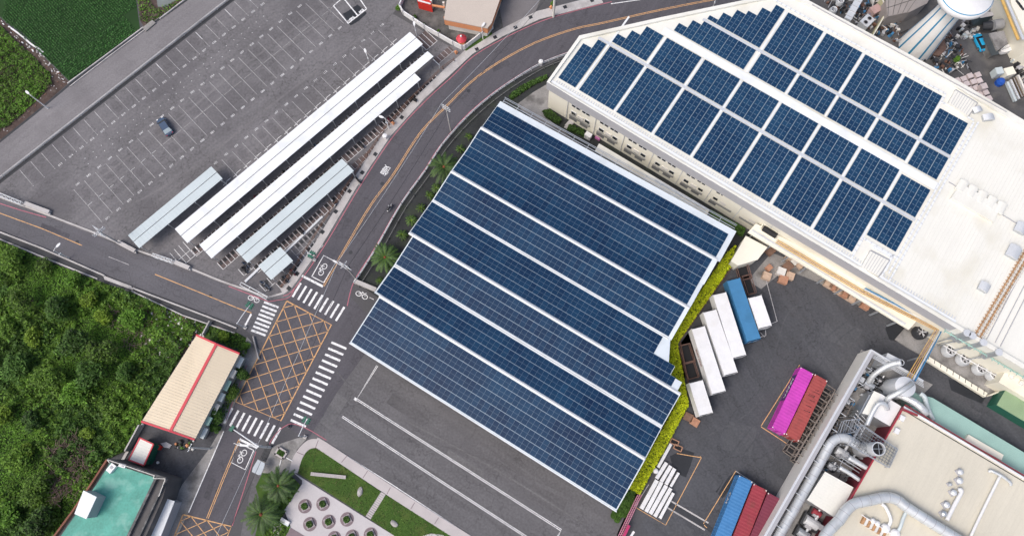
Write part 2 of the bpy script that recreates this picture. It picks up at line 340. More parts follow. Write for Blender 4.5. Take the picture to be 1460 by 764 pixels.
# pavement strip on the outer side of the curved road: raised, with kerb
def pave(name, outer, inner, z=.14, mats=(m_conc,)):
    b = MB(); b.prism(PX(outer)+PX(inner)[::-1], 0., z, 0, 0, bottom=False); return struct(b, name, list(mats))
oe = [(404, 420), (418, 409), (458, 352), (509, 267), (557, 194.5), (605, 141.5), (642, 107.5), (674, 77.5), (718, 52), (770, 28), (860, 5)]
ie = [(400, 412), (411, 402), (449, 347), (500, 262), (548, 189), (597, 135), (634, 99), (667, 69), (713, 43), (765, 17), (855, -6)]
pave('sidewalk', oe, ie)
# kerb line toward the side road and its verge
g = MB(); g.wall(PX([(0, 281), (70, 307), (148, 337), (190, 355), (272, 383), (316, 401), (383, 424), (404, 418)]), .35, 0, .16); struct(g, 'kerb', m_conc)
# side road lower edge: drain channel with two kerb walls
g = MB(); g.wall(PX([(-120, 288), (0, 331), (62, 355), (150, 393.5)]), .3, 0, .35); g.wall(PX([(-120, 298), (0, 341), (60, 366), (140, 398)]), .25, 0, .30)
g.wall(PX([(190, 411), (300, 453), (338, 468)]), .28, 0, .35); g.wall(PX([(188, 415), (262, 450), (335, 475)]), .22, 0, .3)
struct(g, 'drain_wall', m_conc)
g = MB(); g.sheet(PX([(-120, 289), (0, 332), (150, 394), (338, 469), (336, 475), (262, 450), (188, 416), (140, 398), (0, 341), (-120, 298)]), .019); struct(g, 'drain_channel', m_dark)
g = MB(); g.prism(PX([(148, 393), (188, 408), (191, 414), (150, 399)]), 0, .25); struct(g, 'concrete_slab', m_conc)
# dark drain along the lot fence, light coping
fe = [LOT(a, 0) for a in (-14, 0, 18, 36, 60, 90)]
g = MB(); g.strip(fe, .75, .014, 0, off=-.1); struct(g, 'lot_drain', m_dark)
g = MB(); g.wall([LOT(a, .55) for a in (-14, 20, 55, 90)], .28, 0, .35); struct(g, 'lot_coping', m_conc)
# field edge: drain and coping
g = MB(); g.wall(PX([(97, 120), (150, 81), (205, 40)]), .22, 0, .3); g.wall(PX([(228, 28), (262, 2), (330, -45)]), .22, 0, .3); g.wall(PX([(100, 124), (152, 84), (207, 43)]), .18, 0, .2); struct(g, 'field_coping', m_conc)
g = MB(); g.strip(PX([(98, 122), (151, 82.5), (206, 41.5), (230, 26), (261, 4), (330, -48)]), .5, .02); g.strip(PX([(-40, 233), (0, 202), (50, 162), (98, 122)]), .5, .02); struct(g, 'field_drain', m_dark)
g = MB(); g.prism(PX([(204, 41), (218, 30), (223, 34), (209, 46)]), 0, .32); struct(g, 'culvert_slab', m_concd)
# planting grounds
FIELD = PX([(-160, -60), (186, -60), (200, 44), (99, 116), (60, 77), (24, 45), (0, 24), (-160, -20)])
g = MB(); g.sheet(FIELD, .012); struct(g, 'crop_field_ground', m_field)
g = MB(); g.sheet(PX([(-160, -10), (0, 26), (24, 48), (60, 80), (99, 118), (50, 160), (0, 200), (-160, 310)]), .010); struct(g, 'bare_soil', m_soil)
g = MB(); g.sheet(PX([(190, -60), (350, -60), (260, 1), (206, 40), (200, 30)]), .012); struct(g, 'verge', m_soil)
g = MB(); g.sheet(PX([(214, -60), (250, -60), (252, 0), (236, 11), (225, 10)]), .018); struct(g, 'pond', m_pond)
VEG = PX([(-120, 300), (0, 343), (60, 369), (140, 401), (190, 418), (262, 452), (283, 470), (205, 595), (186, 640), (152, 655), (134, 690), (80, 800), (-160, 850)])
g = MB(); g.sheet(VEG, .012); struct(g, 'thicket_ground', m_veg)
g = MB(); g.sheet(PX([(205, 425), (262, 449), (312, 474), (300, 486), (283, 474), (262, 505), (225, 520), (198, 480)]), .016); struct(g, 'rubble_ground', m_soil)
g = MB(); g.sheet(PX([(262, 452), (338, 474), (358, 485), (352, 510), (335, 560), (318, 600), (300, 596), (345, 500), (283, 478)]), .017); struct(g, 'planting_strip', m_veg)

# ---- plaza
pz = T(380, 504, 2.94, [(110, 495), (150, 530), (150, 545), (75, 655), (100, 720), (80, 800), (640, 830), (540, 764)])
g = MB(); g.prism(pz, 0, .12, 0, 0, False); struct(g, 'plaza', m_plaza)
path_o = T(380, 504, 2.94, smoothline([(95, 500), (110, 440), (140, 392), (175, 362), (210, 357), (250, 370), (560, 575), (860, 764), (950, 820)], 4))
path_i = T(380, 504, 2.94, smoothline([(132, 500), (148, 445), (165, 415), (182, 400), (205, 395), (230, 408), (500, 588), (760, 755), (860, 820)], 4))
g = MB(); g.prism(path_o+path_i[::-1], 0, .14, 0, 0, False); struct(g, 'garden_path', m_walk)
g = MB()
for (a, b) in [((315, 455), (340, 425)), ((405, 520), (425, 490)), ((505, 588), (520, 560)), ((605, 650), (622, 622)), ((705, 712), (722, 685)), ((128, 412), (160, 425)), ((205, 397), (218, 362))]:
    g.strip(T(380, 504, 2.94, [a, b]), .12, .145)
struct(g, 'path_joints', m_mauve)
LAWN = T(380, 504, 2.94, [(132, 500), (148, 445), (165, 415), (182, 400), (205, 395), (230, 408), (480, 578), (415, 680)])
LAWN2 = T(380, 504, 2.94, [(500, 590), (760, 755), (860, 820), (620, 820), (540, 764), (437, 694)])
g = MB(); g.prism(LAWN, 0, .13, 0, 0, False); g.prism(LAWN2, 0, .13, 0, 0, False); tag(struct(g, 'lawn', m_grass))
g = MB(); g.prism(T(380, 504, 2.94, [(480, 578), (500, 590), (437, 694), (415, 680)]), 0, .134, 0, 0, False)
struct(g, 'stepping_path', m_concd)
g = MB()
for k in range(13):
    t = k/13+.02; a = (481-66*t, 580+102*t); b = (499-64*t, 591+104*t); g.strip(T(380, 504, 2.94, [a, b]), .28, .15)
struct(g, 'stepping_slabs', m_walk)
g = MB(); g.sheet(T(380, 504, 2.94, [(640, 790), (655, 762), (690, 752), (740, 758), (800, 790)]), .16); struct(g, 'round_paving', m_plaza)
# corner pavement at the lower junction
g = MB(); g.prism(T(310, 560, 5.456, [(425, 425), (470, 400), (640, 345), (700, 350), (620, 440), (580, 560), (560, 640), (350, 620), (345, 520), (395, 420)]), 0, .12, 0, 0, False); struct(g, 'corner_pavement', m_concd)
g = MB(); g.sheet(T(340, 640, 6.158, [(215, 200), (300, 215), (470, 240), (545, 315), (385, 595), (460, 680), (420, 764), (420, 900), (120, 900), (200, 500), (150, 330)]), .018); struct(g, 'palm_bed', m_grass)
g = MB(); g.sheet(T(340, 640, 6.158, [(160, 120), (330, 200), (270, 330), (240, 520), (140, 764), (100, 900), (-10, 900), (60, 560)]), .0165); struct(g, 'bay_strip', m_court)

# ================================================================== PAINTED LINES
mk = MB(); ZL = .024
WHT, YEL, PNK, FAD = 0, 1, 2, 3
def line(pts, w, mi, z=ZL, off=0.): mk.strip(PX(pts), w, z, mi, off)
def curve(pts, w, mi, z=ZL, off=0.): mk.strip(smoothline(PX(pts), 6), w, z, mi, off)
yl = [(461, 408), (495, 349), (529, 292), (560, 250), (599, 190), (635, 153), (672, 117), (713, 88), (764, 61), (818, 42), (860, 33), (940, 15), (1016, 0), (1120, -20)]
curve(yl, .12, YEL, off=.14); curve(yl, .12, YEL, off=-.14)
line([(341.6, 626.5), (320, 678), (295.6, 738.7)], .12, YEL, off=.15); line([(341.6, 626.5), (320, 678), (295.6, 738.7)], .12, YEL, off=-.15)
le = [(404, 422), (420, 411), (461, 353), (512, 268), (560, 195.5), (608, 143), (645, 109), (676, 80), (720, 54.4), (771, 31), (820, 16), (872, 3)]
curve(le, .16, PNK); curve([(381, 430), (395, 428), (412, 424), (420, 411)], .14, PNK, z=.026); line([(326, 408), (381, 429)], .16, PNK, z=.03); line([(-10, 287), (30, 300), (66, 310)], .16, PNK, z=.03)
re_ = [(495, 436), (505, 400.7), (532.6, 356.5), (570, 292), (604, 244), (628, 207.5), (662, 168), (696, 138), (730, 114), (767, 92), (805, 76.5), (860, 58)]
curve(re_, .16, PNK)
line([(365, 643), (348, 697), (331, 749)], .14, PNK); curve([(381, 637), (392, 620), (405, 608), (418, 604), (440, 612), (465, 627)], .14, PNK, z=.03)
line([(310, 465), (334, 476)], .16, PNK, z=.03); line([(352, 520), (322, 600)], .12, PNK, z=.03)
line([(871, 6), (913, 0), (940, -6)], .18, WHT)
line([(319, 614.5), (269, 730)], .18, WHT)
line([(-40, 290), (0, 304), (60, 326), (117, 350)], .15, YEL); line([(221, 391), (290, 419), (341, 440), (358.6, 446)], .15, YEL); line([(155, 366), (184, 377.5)], .10, FAD)
line([(465, 631), (560, 691), (680, 770)], .16, WHT, z=.03)
# zebras
def zebra(a0, b0, a1, b1, n, w=.42):
    for k in range(n):
        t = k/(n-1); line([(a0[0]+(a1[0]-a0[0])*t, a0[1]+(a1[1]-a0[1])*t), (b0[0]+(b1[0]-b0[0])*t, b0[1]+(b1[1]-b0[1])*t)], w, WHT)
zebra((429, 403.5), (417.2, 423.2), (491, 437.5), (479, 457.2), 9)
zebra((331.4, 581.3), (319.5, 603.3), (400.4, 609.4), (388.2, 632), 9)
zebra((414.5, 598.3), (436, 608), (472.5, 487.8), (494, 497), 14)
zebra((376.6, 430.5), (397, 438.2), (358.4, 470.5), (378.6, 478), 8)
# stop lines and bicycle boxes
line([(430.6, 393), (460.5, 408.5)], .45, WHT); line([(444.5, 394.5), (461.5, 364.2), (481, 374.5)], .17, WHT); line([(446, 394.8), (461.5, 402.8), (480.8, 371.5)], .2, WHT)
line([(341.6, 625.8), (367, 638.2)], .40, WHT); line([(340, 631.5), (329.7, 658.8), (349.6, 669), (361.6, 642)], .17, WHT); line([(340, 631), (362, 641.5)], .16, WHT)
line([(358.3, 447.5), (349.8, 463.5)], .35, WHT)
# yellow box junctions
def boxj(c, na, nb, w=.16):
    line(c+[c[0]], .22, YEL)
    P = PX(c); A, B, C, D = P                      # A top-left, B top-right, C bottom-right, D bottom-left
    def at(s, t): return tuple((A[i]*(1-s)+B[i]*s)*(1-t)+(D[i]*(1-s)+C[i]*s)*t for i in (0, 1))
    def seg(s0, t0, ds, dt):
        t1 = []
        if ds: t1.append(((1-s0)/ds) if ds > 0 else (-s0/ds))
        if dt: t1.append(((1-t0)/dt) if dt > 0 else (-t0/dt))
        k = min(t1)
        if k > .02: mk.strip([at(s0, t0), at(s0+ds*k, t0+dt*k)], w, ZL, YEL)
    for k in range(na):
        s0 = (k+.5)/na; seg(s0, 0, 1/na, 1/nb); seg(s0, 0, -1/na, 1/nb)
    for k in range(nb):
        t0 = (k+.5)/nb; seg(0, t0, 1/na, 1/nb); seg(1, t0, -1/na, 1/nb)
boxj([(409, 429), (472.5, 463), (400.5, 599.5), (336, 572.5)], 3, 7, .13)
boxj([(261, 733), (329.5, 749.8), (300, 830), (222, 830)], 3, 5, .13)
# courtyard double lines
for P_ in ([(538, 521), (508.5, 569), (800, 755), (793, 768)], [(488, 593.5), (620, 680), (760, 771)]):
    line(P_, .12, WHT, off=.13); line(P_, .12, WHT, off=-.13)
line([(527, 424), (533, 427)], .12, WHT); line([(505, 567.5), (509, 570)], .5, WHT)
# trailer yard orange bay lines
for P_, mi in (([(965, 646), (1000, 652)], YEL), ([(945, 768), (905, 722), (949, 748), (1000, 652), (998, 650)][1:], YEL), ([(1003, 746), (1049, 671)], YEL), ([(1085, 607), (1140, 520)], YEL), ([(1085, 608), (1128, 636)], YEL), ([(1049, 671), (1078, 690)], FAD), ([(1004, 748), (1008, 752)], YEL), ([(1092, 398), (1108, 458), (1079, 469), (1090, 480)], FAD), ([(1079, 482), (1092, 478), (1091, 466)], FAD), ([(1216, 640), (1230, 655)], FAD), ([(905, 722), (925, 690)], FAD)):
    line(P_, .13, mi)
line([(897, 768), (904, 757)], .4, WHT)
# parking lot bays
lm = MB()
def ll(a0, b0, a1, b1, w=.10, mi=0): lm.strip([LOT(a0, b0), LOT(a1, b1)], w, .02, mi)
num = 1
def numtxt(a, b, ang, n): text_into(lm, '%03d' % n, LOT(a, b), ang, .62, .021, 0, sx=1.0, bold=.0)
k = 0; a = 4.2
while a < 62:
    ll(a, -.8, a, -3.1, .10, 1 if random.random() < .75 else 0); ll(a, -3.1, a, -5.2, .06, 1)
    if a > 9: numtxt(a+1.3, -5.5, LOT.ang, 11+k)
    lm.strip([LOT(a-.05, -5.45), LOT(a+.07, -5.45)], .12, .02, 0)
    a += 2.6; k += 1
a = 9.5; k = 0
while a < 74:
    b1 = -21.2
    if not (12.5 < a < 14.6): ll(a, -11.8, a, b1, .075, 1); ll(a, -15.9, a, -17.3, .13, 0)
    numtxt(a+1.3, -11.4, LOT.ang, 41+k); numtxt(a+1.3, -21.4, LOT.ang, 71+k)
    if a > 26: ll(a+.3, -16.5, a+2.3, -16.5, .05, 1)
    else: ll(a, -16.5, a+1.1, -16.5, .06, 0)
    a += 2.6; k += 1
a = 31.8; k = 0
while a < 78:
    ll(a, -27.4, a, -31.6, .07, 1); numtxt(a+1.3, -27.1, LOT.ang, 101+k)
    ll(a+.25, -31.7, a+1.4, -31.7, .11, 0); ll(a-.6, -31.9, a+.25, -31.9, .1, 0); ll(a, -31.5, a, -32.6, .1, 0)
    a += 2.6; k += 1
ll(31, -32.9, 79.5, -32.9, .07, 1)
for a in range(14, 62, 1):
    if a % 2: lm.box(*LOT(a*1.0, -7.9), .012, .14, .14, .012, LOT.ang, 0)
    if not a % 2: lm.box(*LOT(a+.8, -9.3), .012, .14, .14, .012, LOT.ang, 0)
st = random.Random(4)
for row, (bt, bb, a_0, a_1) in enumerate(((-1.0, -5.0, 4.2, 60), (-12.2, -16.2, 9.5, 72), (-16.8, -20.8, 9.5, 72), (-27.6, -31.2, 31.8, 76))):
    a = a_0
    while a < a_1:
        if st.random() < .4:
            x0, x1 = a+.35+st.random()*.2, a+2.2-st.random()*.2; y0, y1 = bt-st.random()*.6, bb+st.random()*1.4
            n_ = 12; lm.face([LOT((x0+x1)/2+(x1-x0)/2*abs(math.cos(q*6.283/n_))**.5*(1 if math.cos(q*6.283/n_) > 0 else -1)*st.uniform(.85, 1), (y0+y1)/2+abs(y1-y0)/2*abs(math.sin(q*6.283/n_))**.5*(1 if math.sin(q*6.283/n_) > 0 else -1)*st.uniform(.85, 1), .0065) for q in range(n_)], 4)
        a += 2.6
# the two white framed bays near the top
for q in ([(476, 9), (496.5, 34), (522.6, 13.2), (508, -6)], ):
    lm.strip(PX([(488, -2), (475.5, 9), (496.5, 34), (522.8, 13.3), (508, -8)]), .28, .055, 0); lm.strip(PX([(489, -3), (509.8, 22.5)]), .26, .055, 0)
lm.sheet(PX([(488.5, 20.5), (501.5, 13), (508.5, 23), (496.5, 32)]), .016, 2); lm.sheet(PX([(502, 12), (510, 7), (517.5, 14.5), (510, 20.8)]), .016, 2)
lm.sheet(PX([(497.5, 34.5), (521, 16.5), (523, 19.5), (512, 30), (500, 37)]), .016, 2)  # dark band along the lower edge of the framed bays
text_into(lm, '006', W2(502, 27), LOT.ang, .8, .05, 0, bold=.03); text_into(lm, '005', W2(515.5, 16.5), LOT.ang, .8, .05, 0, bold=.03)
# scooter bays: brown strips with white ticks beside each canopy
def ladder(a0, a1, b0, b1, step, brown=True, mi=0, dark=True, w=.09):
    if brown: lm.sheet([LOT(a0, b0), LOT(a1, b0), LOT(a1, b1), LOT(a0, b1)], .012, 3)
    a = a0
    while a <= a1+.01: ll(a, b0, a, b1, w, mi); a += step
    ll(a0, b1, a1, b1, .08, mi)
    if dark:
        a = a0+step/2
        while a < a1:
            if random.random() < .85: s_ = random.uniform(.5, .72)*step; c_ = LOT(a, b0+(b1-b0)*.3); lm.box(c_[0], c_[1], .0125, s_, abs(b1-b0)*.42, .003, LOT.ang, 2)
            a += step
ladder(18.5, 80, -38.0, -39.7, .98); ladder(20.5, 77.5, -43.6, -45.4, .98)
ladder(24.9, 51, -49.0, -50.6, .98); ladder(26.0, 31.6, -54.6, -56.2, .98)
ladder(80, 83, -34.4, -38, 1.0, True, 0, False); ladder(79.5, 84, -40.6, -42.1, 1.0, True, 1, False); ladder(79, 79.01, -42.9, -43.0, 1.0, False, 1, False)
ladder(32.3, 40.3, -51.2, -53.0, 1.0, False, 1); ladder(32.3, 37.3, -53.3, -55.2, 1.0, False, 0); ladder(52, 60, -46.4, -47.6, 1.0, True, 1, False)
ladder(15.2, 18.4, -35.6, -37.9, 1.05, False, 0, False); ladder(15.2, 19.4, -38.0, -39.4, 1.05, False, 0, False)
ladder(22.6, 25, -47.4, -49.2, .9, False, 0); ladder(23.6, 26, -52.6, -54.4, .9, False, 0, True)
struct(lm, 'lot_markings', [m_white, m_fade, m_darkasph, m_brick, M('oil_darkened_asphalt', (.128, .122, .128), .92, .16, .10, .20, 2.2, .3, streak=(R(44.4), .16, .8))])
# asphalt repairs, manholes and tyre marks
pm = MB(); done_ = []
def patch(poly_px, mi, z=.0185): pm.sheet(PX(poly_px), z, mi)
for q, mi in (([(520, 300), (530, 306), (512, 336), (502, 330)], 0), ([(620, 150), (634, 160), (622, 172), (610, 162)], 1), ([(700, 96), (724, 86), (728, 92), (704, 103)], 0), ([(60, 318), (100, 334), (98, 340), (58, 324)], 0), ([(240, 400), (262, 409), (258, 417), (237, 408)], 1), ([(300, 680), (308, 683), (298, 712), (290, 709)], 0), ([(430, 468), (446, 476), (436, 494), (421, 486)], 1)): patch(q, mi)
for q, mi in (([(560, 560), (610, 592), (600, 606), (551, 574)], 2), ([(640, 640), (690, 672), (683, 682), (634, 650)], 3), ([(760, 690), (810, 712), (800, 735), (752, 712)], 2), ([(480, 560), (496, 570), (470, 612), (456, 602)], 3), ([(700, 640), (760, 680), (757, 685), (697, 645)], 2)): patch(q, mi, .0125)
for q, mi in (([(1100, 440), (1150, 460), (1130, 500), (1084, 482)], 4), ([(1180, 450), (1230, 470), (1215, 500), (1170, 480)], 5), ([(1040, 600), (1080, 610), (1070, 650), (1030, 640)], 5), ([(1000, 610), (1030, 615), (1020, 640), (994, 634)], 4), ([(1110, 640), (1150, 655), (1130, 690), (1096, 672)], 4), ([(940, 730), (990, 755), (980, 775), (930, 750)], 5), ([(1350, 560), (1400, 590), (1392, 600), (1342, 572)], 5)): patch(q, mi, .0125)
for (u, v) in ((545, 262), (500, 360), (668, 130), (440, 520), (380, 560), (300, 422), (110, 345), (310, 700)): x, y = W2(u, v); pm.lathe(x, y, [(.38, .019), (.36, .022)], 14, 6)
for pts_, w_, mi in (([(1240, 440), (1180, 480), (1130, 560), (1080, 600), (1020, 680), (990, 740)], .28, 4), ([(1250, 448), (1190, 490), (1143, 565), (1094, 606), (1034, 684), (1004, 745)], .28, 4), ([(1200, 420), (1130, 440), (1105, 500), (1075, 580), (1010, 620)], .25, 5), ([(560, 640), (640, 690), (720, 760)], .3, 2), ([(580, 600), (700, 665), (830, 745)], .3, 3), ([(480, 530), (560, 610), (680, 650), (800, 700)], .25, 2), ([(120, 270), (230, 190), (340, 100), (450, 20)], .45, 7), ([(132, 280), (240, 200), (350, 110), (460, 30)], .45, 7), ([(150, 310), (260, 250), (400, 140), (520, 50)], .45, 7)):
    zq_ = .0135+.0006*len(done_); done_.append(1); pm.strip(smoothline(PX(pts_), 8), w_, zq_, mi)
def am(nm, c, an): return M(nm, c, .92, .16, .1, .18, 2.4, .3, streak=(an, .16, .8))
struct(pm, 'asphalt_patches', [am('road_repair_dark', (.078, .075, .085), R(58)), am('road_repair_light', (.100, .097, .107), R(58)), am('court_repair_dark', (.104, .101, .106), R(-31)), am('court_repair_light', (.130, .127, .131), R(-31)), am('yard_repair_dark', (.065, .067, .074), R(-60)), am('yard_repair_light', (.076, .078, .085), R(-60)), m_dark, am('lot_track', (.160, .153, .158), R(44.4))])
# bicycle symbols and lettering on the road
def bike(u, v, ang, s=1., sx=1.):
    c = W2(u, v); ca, sa = math.cos(ang), math.sin(ang)
    def q(x, y): x *= s; y *= s*sx; return (c[0]+ca*x-sa*y, c[1]+sa*x+ca*y)
    for cx_ in (-.85, .75):
        mk.strip([q(cx_+.62*math.cos(t*math.pi/8), .62*math.sin(t*math.pi/8)) for t in range(17)], .16*s, .028, 0)
    mk.strip([q(-.85, 0), q(-.2, .7), q(.6, .75), q(.75, 0)], .14*s, .029, 0); mk.strip([q(-.2, .7), q(-.1, -.05), q(.6, .7)], .13*s, .029, 0); mk.strip([q(.6, .7), q(.5, 1.0), q(.8, 1.05)], .13*s, .029, 0); mk.strip([q(-.4, .9), q(0, .9)], .15*s, .029, 0)
bike(460.5, 384, R(65), .85, .85); bike(345.5, 650, R(65), .85, .85); bike(362, 426.5, R(-22), .8, .8); bike(516, 421, R(-26), .85, .8)
text_into(mk, '慢', W2(550.3, 242.3), math.atan2(W2(529, 292)[1]-W2(560, 250)[1], W2(529, 292)[0]-W2(560, 250)[0])-R(90), 2.2, .028, 0, bold=.015, sx=.75)
struct(mk, 'road_markings', [m_white, m_yellow, m_pink, m_fade])
# ================================================================== SOLAR HALL
def ribs(mb, quad, z, pitch, mi=0, w=.05, h=.05, z2=None):
    # seams running from edge quad[0]-quad[3] ... each rib goes from side 0-1 to side 3-2
    A, B, C, D = quad; n = max(1, int(math.dist(A, B)/pitch)); z2 = z if z2 is None else z2
    for k in range(1, n):
        t = k/n; p = (A[0]+(B[0]-A[0])*t, A[1]+(B[1]-A[1])*t, z); q = (D[0]+(C[0]-D[0])*t, D[1]+(C[1]-D[1])*t, z2); mb.bar(p, q, w, h, mi)
hall = thing('solar_hall', 'long open hall roofed with seven dark blue bands of solar panels between white gutters', 'solar hall', (*HALL(26, 26), 0))
def hz(b):                                                   # saw-tooth of low gables
    kn = [(-1, 6.55), (0, 6.6), (9.45, 7.35), (15.6, 6.75), (22, 7.35), (29.6, 6.7), (36.1, 7.3), (41.4, 6.8), (46.5, 7.3), (53.4, 6.7)]
    for (b0, z0), (b1, z1) in zip(kn, kn[1:]):
        if b <= b1: return z0+(z1-z0)*(b-b0)/(b1-b0)
    return kn[-1][1]
rf = MB()
segs = [(-.25, 9.45, -.15, 53.7), (9.45, 15.6, -1.35, 53.65), (15.6, 21.95, -1.35, 53.6), (21.95, 24.0, -2.25, 52.9), (24.0, 25.75, -2.25, 50.6), (25.75, 29.6, -2.25, 49.4), (29.6, 36.1, -2.25, 47.9), (36.1, 41.4, -2.25, 47.95), (41.4, 46.5, -2.25, 48.1), (46.5, 53.4, -2.1, 48.5)]
for b0, b1, a0, a1 in segs:
    P8 = [HALL(a0, b0, hz(b0)), HALL(a1, b0, hz(b0)), HALL(a1 if b0 != 25.75 else 47.7, b1, hz(b1)), HALL(a0, b1, hz(b1))]
    Q8 = [(x, y, z-.16) for x, y, z in P8]
    rf.face(P8, 0); rf.face(Q8[::-1], 1)
    for k in range(4): l = (k+1) % 4; rf.face([Q8[k], Q8[l], P8[l], P8[k]], 0)
build(rf, 'roof', [M('hall_roof_sheet', (.64, .70, .74), .5, .04, .3, .02, 3., stain=(.52, .57, .60), stainscale=.4), m_grey], hall)
cp = MB()
for b in (9.45, 22.0, 36.1, 46.5):
    a0 = -1.3 if b < 20 else -2.2; a1 = 53.6 if b < 25 else 47.9
    if b < 10: a0 = -.2
    for s in (-1, 1): cp.face([HALL(a0, b+s*.27, hz(b)-.0+.13), HALL(a1, b+s*.27, hz(b)+.13), HALL(a1, b, hz(b)+.2), HALL(a0, b, hz(b)+.2)][::s], 0)
build(cp, 'ridge_cap', m_lgrey, hall)
for b in (15.6, 29.6):
    gt = MB()
    for s in (-.14, .14): gt.bar(HALL(-1.2 if b < 20 else -2.2, b+s, hz(b)+.1), HALL(53.5 if b < 20 else 47.3, b+s, hz(b)+.1), .2, .1)
    gt.bar(HALL(-1.2, b, hz(b)+.03), HALL(47.2, b, hz(b)+.03), .07, .04, 1)
    build(gt, 'gutter', [m_roofw, m_dark], hall)
def module(mb, p00, pu, pv, u0, u1, v0, v1, z_off=.1, swap=False):
    # a module between local coordinates; p(u,v)->3D
    pts = [pu(u0, v0), pu(u1, v0), pu(u1, v1), pu(u0, v1)]
    pts = [(x, y, z+z_off) for x, y, z in pts]
    uv = [(0, 0), (1, 0), (1, 1), (0, 1)] if not swap else [(0, 0), (0, 1), (1, 1), (1, 0)]
    mb.face(pts, 0, uv)
m_rack = M('module_frame', (.27, .35, .42), .5, .05, 1., metal=.3)
def hall_strip(bands, b0, b1, n):
    mb = MB(); h = (b1-b0)/n
    for r in range(n):
        a0, a1 = bands(r) if callable(bands) else bands
        v0 = b0+r*h; v1 = v0+h; m = int(round((a1-a0)/.985)); w = (a1-a0)/m
        fp = lambda a, b: HALL(a, b, hz(b))
        P4 = [fp(a0, v0), fp(a1, v0), fp(a1, v1), fp(a0, v1)]; mb.face([(x, y, z+.07) for x, y, z in P4], 1)
        for k in range(m):
            module(mb, None, fp, None, a0+k*w+.014, a0+(k+1)*w-.014, v0+.05, v1-.05, .10, True)
    o = build(mb, 'solar_array', [m_panelH, m_rack], hall)
    return o
hall_strip((0.05, 53.5), .02, 9.15, 5)
hall_strip((-1.1, 53.5), 9.75, 15.3, 3)
hall_strip((-1.15, 53.45), 15.95, 21.7, 3)
hall_strip(lambda r: (-2.1, [51.6, 50.5, 46.35, 46.35][r]), 22.35, 29.35, 4)
hall_strip((-2.05, 47.15), 29.9, 35.8, 3)
hall_strip((-2.05, 47.15), 36.45, 46.15, 5)
hall_strip((-2.0, 47.5), 46.85, 52.1, 3)
ed = MB(); ed.bar(HALL(-.2, -.32, 6.55), HALL(53.8, -.32, 6.55), .18, .25); build(ed, 'eave_gutter', m_roofw, hall)
for a in (3, 15, 27, 39, 50):
    for b in (1.5, 15.6, 29.6, 41.4, 51):
        if b > 25 and a > 45: a_ = 46
        else: a_ = a
        c = MB(); x, y = HALL(a_, b); c.box(x, y, 0, .4, .4, hz(b)-.2, HALL.ang); build(c, 'column', m_galv, hall)
rl = MB()
for zz in (6.7, 7.25):
    rl.bar(HALL(-1.6, 54.3, zz), HALL(48.0, 54.3, zz), .09, .09)
rl.bar(HALL(-1.6, 53.7, 6.8), HALL(48, 53.7, 6.8), .12, .1)
a = -1.6
while a < 48: rl.bar(HALL(a, 54.3, 6.7), HALL(a, 54.3, 7.3), .08); rl.bar(HALL(a, 53.3, 6.65), HALL(a, 54.35, 6.65), .1); a += 3.1
build(rl, 'walkway_rail', m_galv, hall)
# ================================================================== MAIN FACTORY
ZP, ZR = 10.8, 10.3
fac = thing('solar_factory', 'large white factory hall whose stepped roof carries blue solar blocks beside the curved road', 'factory', (*MAIN(50, 20), 0))
out = PX([(779.5, 117), (826, 51), (940, 25.5), (1063, 0), (1126, -13.5), (1151.5, 0), (1250, 53), (1359, 111), (1438, 158), (1560, 232), (1760, 360), (1640, 610), (1460, 526), (1364, 468)], ZP)
inn = PX([(783.5, 117.5), (828.5, 55.5), (941, 30), (1063, 4.5), (1122, -7), (1149, 6), (1247, 59), (1355, 118), (1434, 166), (1556, 240), (1740, 362), (1630, 600), (1460, 518), (1366, 463)], ZP)
b = MB()
n = len(out)
for k in range(n):
    l = (k+1) % n
    b.face([(*out[l], ZP), (*out[k], ZP), (*inn[k], ZP), (*inn[l], ZP)], 0)
    b.face([(*inn[k], ZR-.05), (*inn[l], ZR-.05), (*inn[l], ZP), (*inn[k], ZP)], 0)
    if k != n-1:
        b.face([(*out[k], 8.3), (*out[k], ZP), (*out[l], ZP), (*out[l], 8.3)], 0)
# grey fascia on the long face
b.face([(*out[-1], 8.2), (*out[0], 8.2), (*out[0], ZP), (*out[-1], ZP)], 1)
build(b, 'parapet', [m_creamroof, m_grey], fac)
b = MB(); b.sheet(inn, ZR); build(b, 'roof', m_creamroof, fac)
wl = MB(); ctr = (sum(p[0] for p in out)/n, sum(p[1] for p in out)/n)
def inset(p, d=.35):
    v = (ctr[0]-p[0], ctr[1]-p[1]); L = math.hypot(*v); return (p[0]+v[0]/L*d, p[1]+v[1]/L*d)
wp = [inset(p, .9) for p in out]; s0 = MAIN(.35, .5); wp[0] = s0
e_ = MAIN(88, .5); 
wl.prism(wp, 0, ZR-.3, 0, 0, False); build(wl, 'wall', m_cream, fac)
# white coping in front of the arrays along the eave
b = MB(); b.strip([MAIN(.6, .7), MAIN(83, .7)], .5, ZR+.12); 
for k in range(160): b.box(*MAIN(1.5+k*.51, 1.25), ZR, .16, .5, .10, MAIN.ang, 1)
build(b, 'eave_walkway', [m_roofw, m_lgrey], fac)
b = MB()                                     # the broad white ridge walk and cross walks
b.strip([MAIN(12.5, 21.5), MAIN(69.5, 21.2)], 1.6, ZR+.2); 
for bb, a1, a00 in ((13.38, 69.2, 3.0), (27.82, 69.2, 17.6)): b.bar(MAIN(a00, bb, ZR+.12), MAIN(a1, bb, ZR+.12), .55, .1, 1)
for a in (5.5, 13.75, 21.95, 30.15, 38.4, 46.6, 54.8, 62.95):
    b.bar(MAIN(a, 2, ZR+.06), MAIN(a, 20.5, ZR+.06), .35, .08); 
    if a > 30: b.bar(MAIN(a, 22.6, ZR+.06), MAIN(a, 38, ZR+.06), .35, .08)
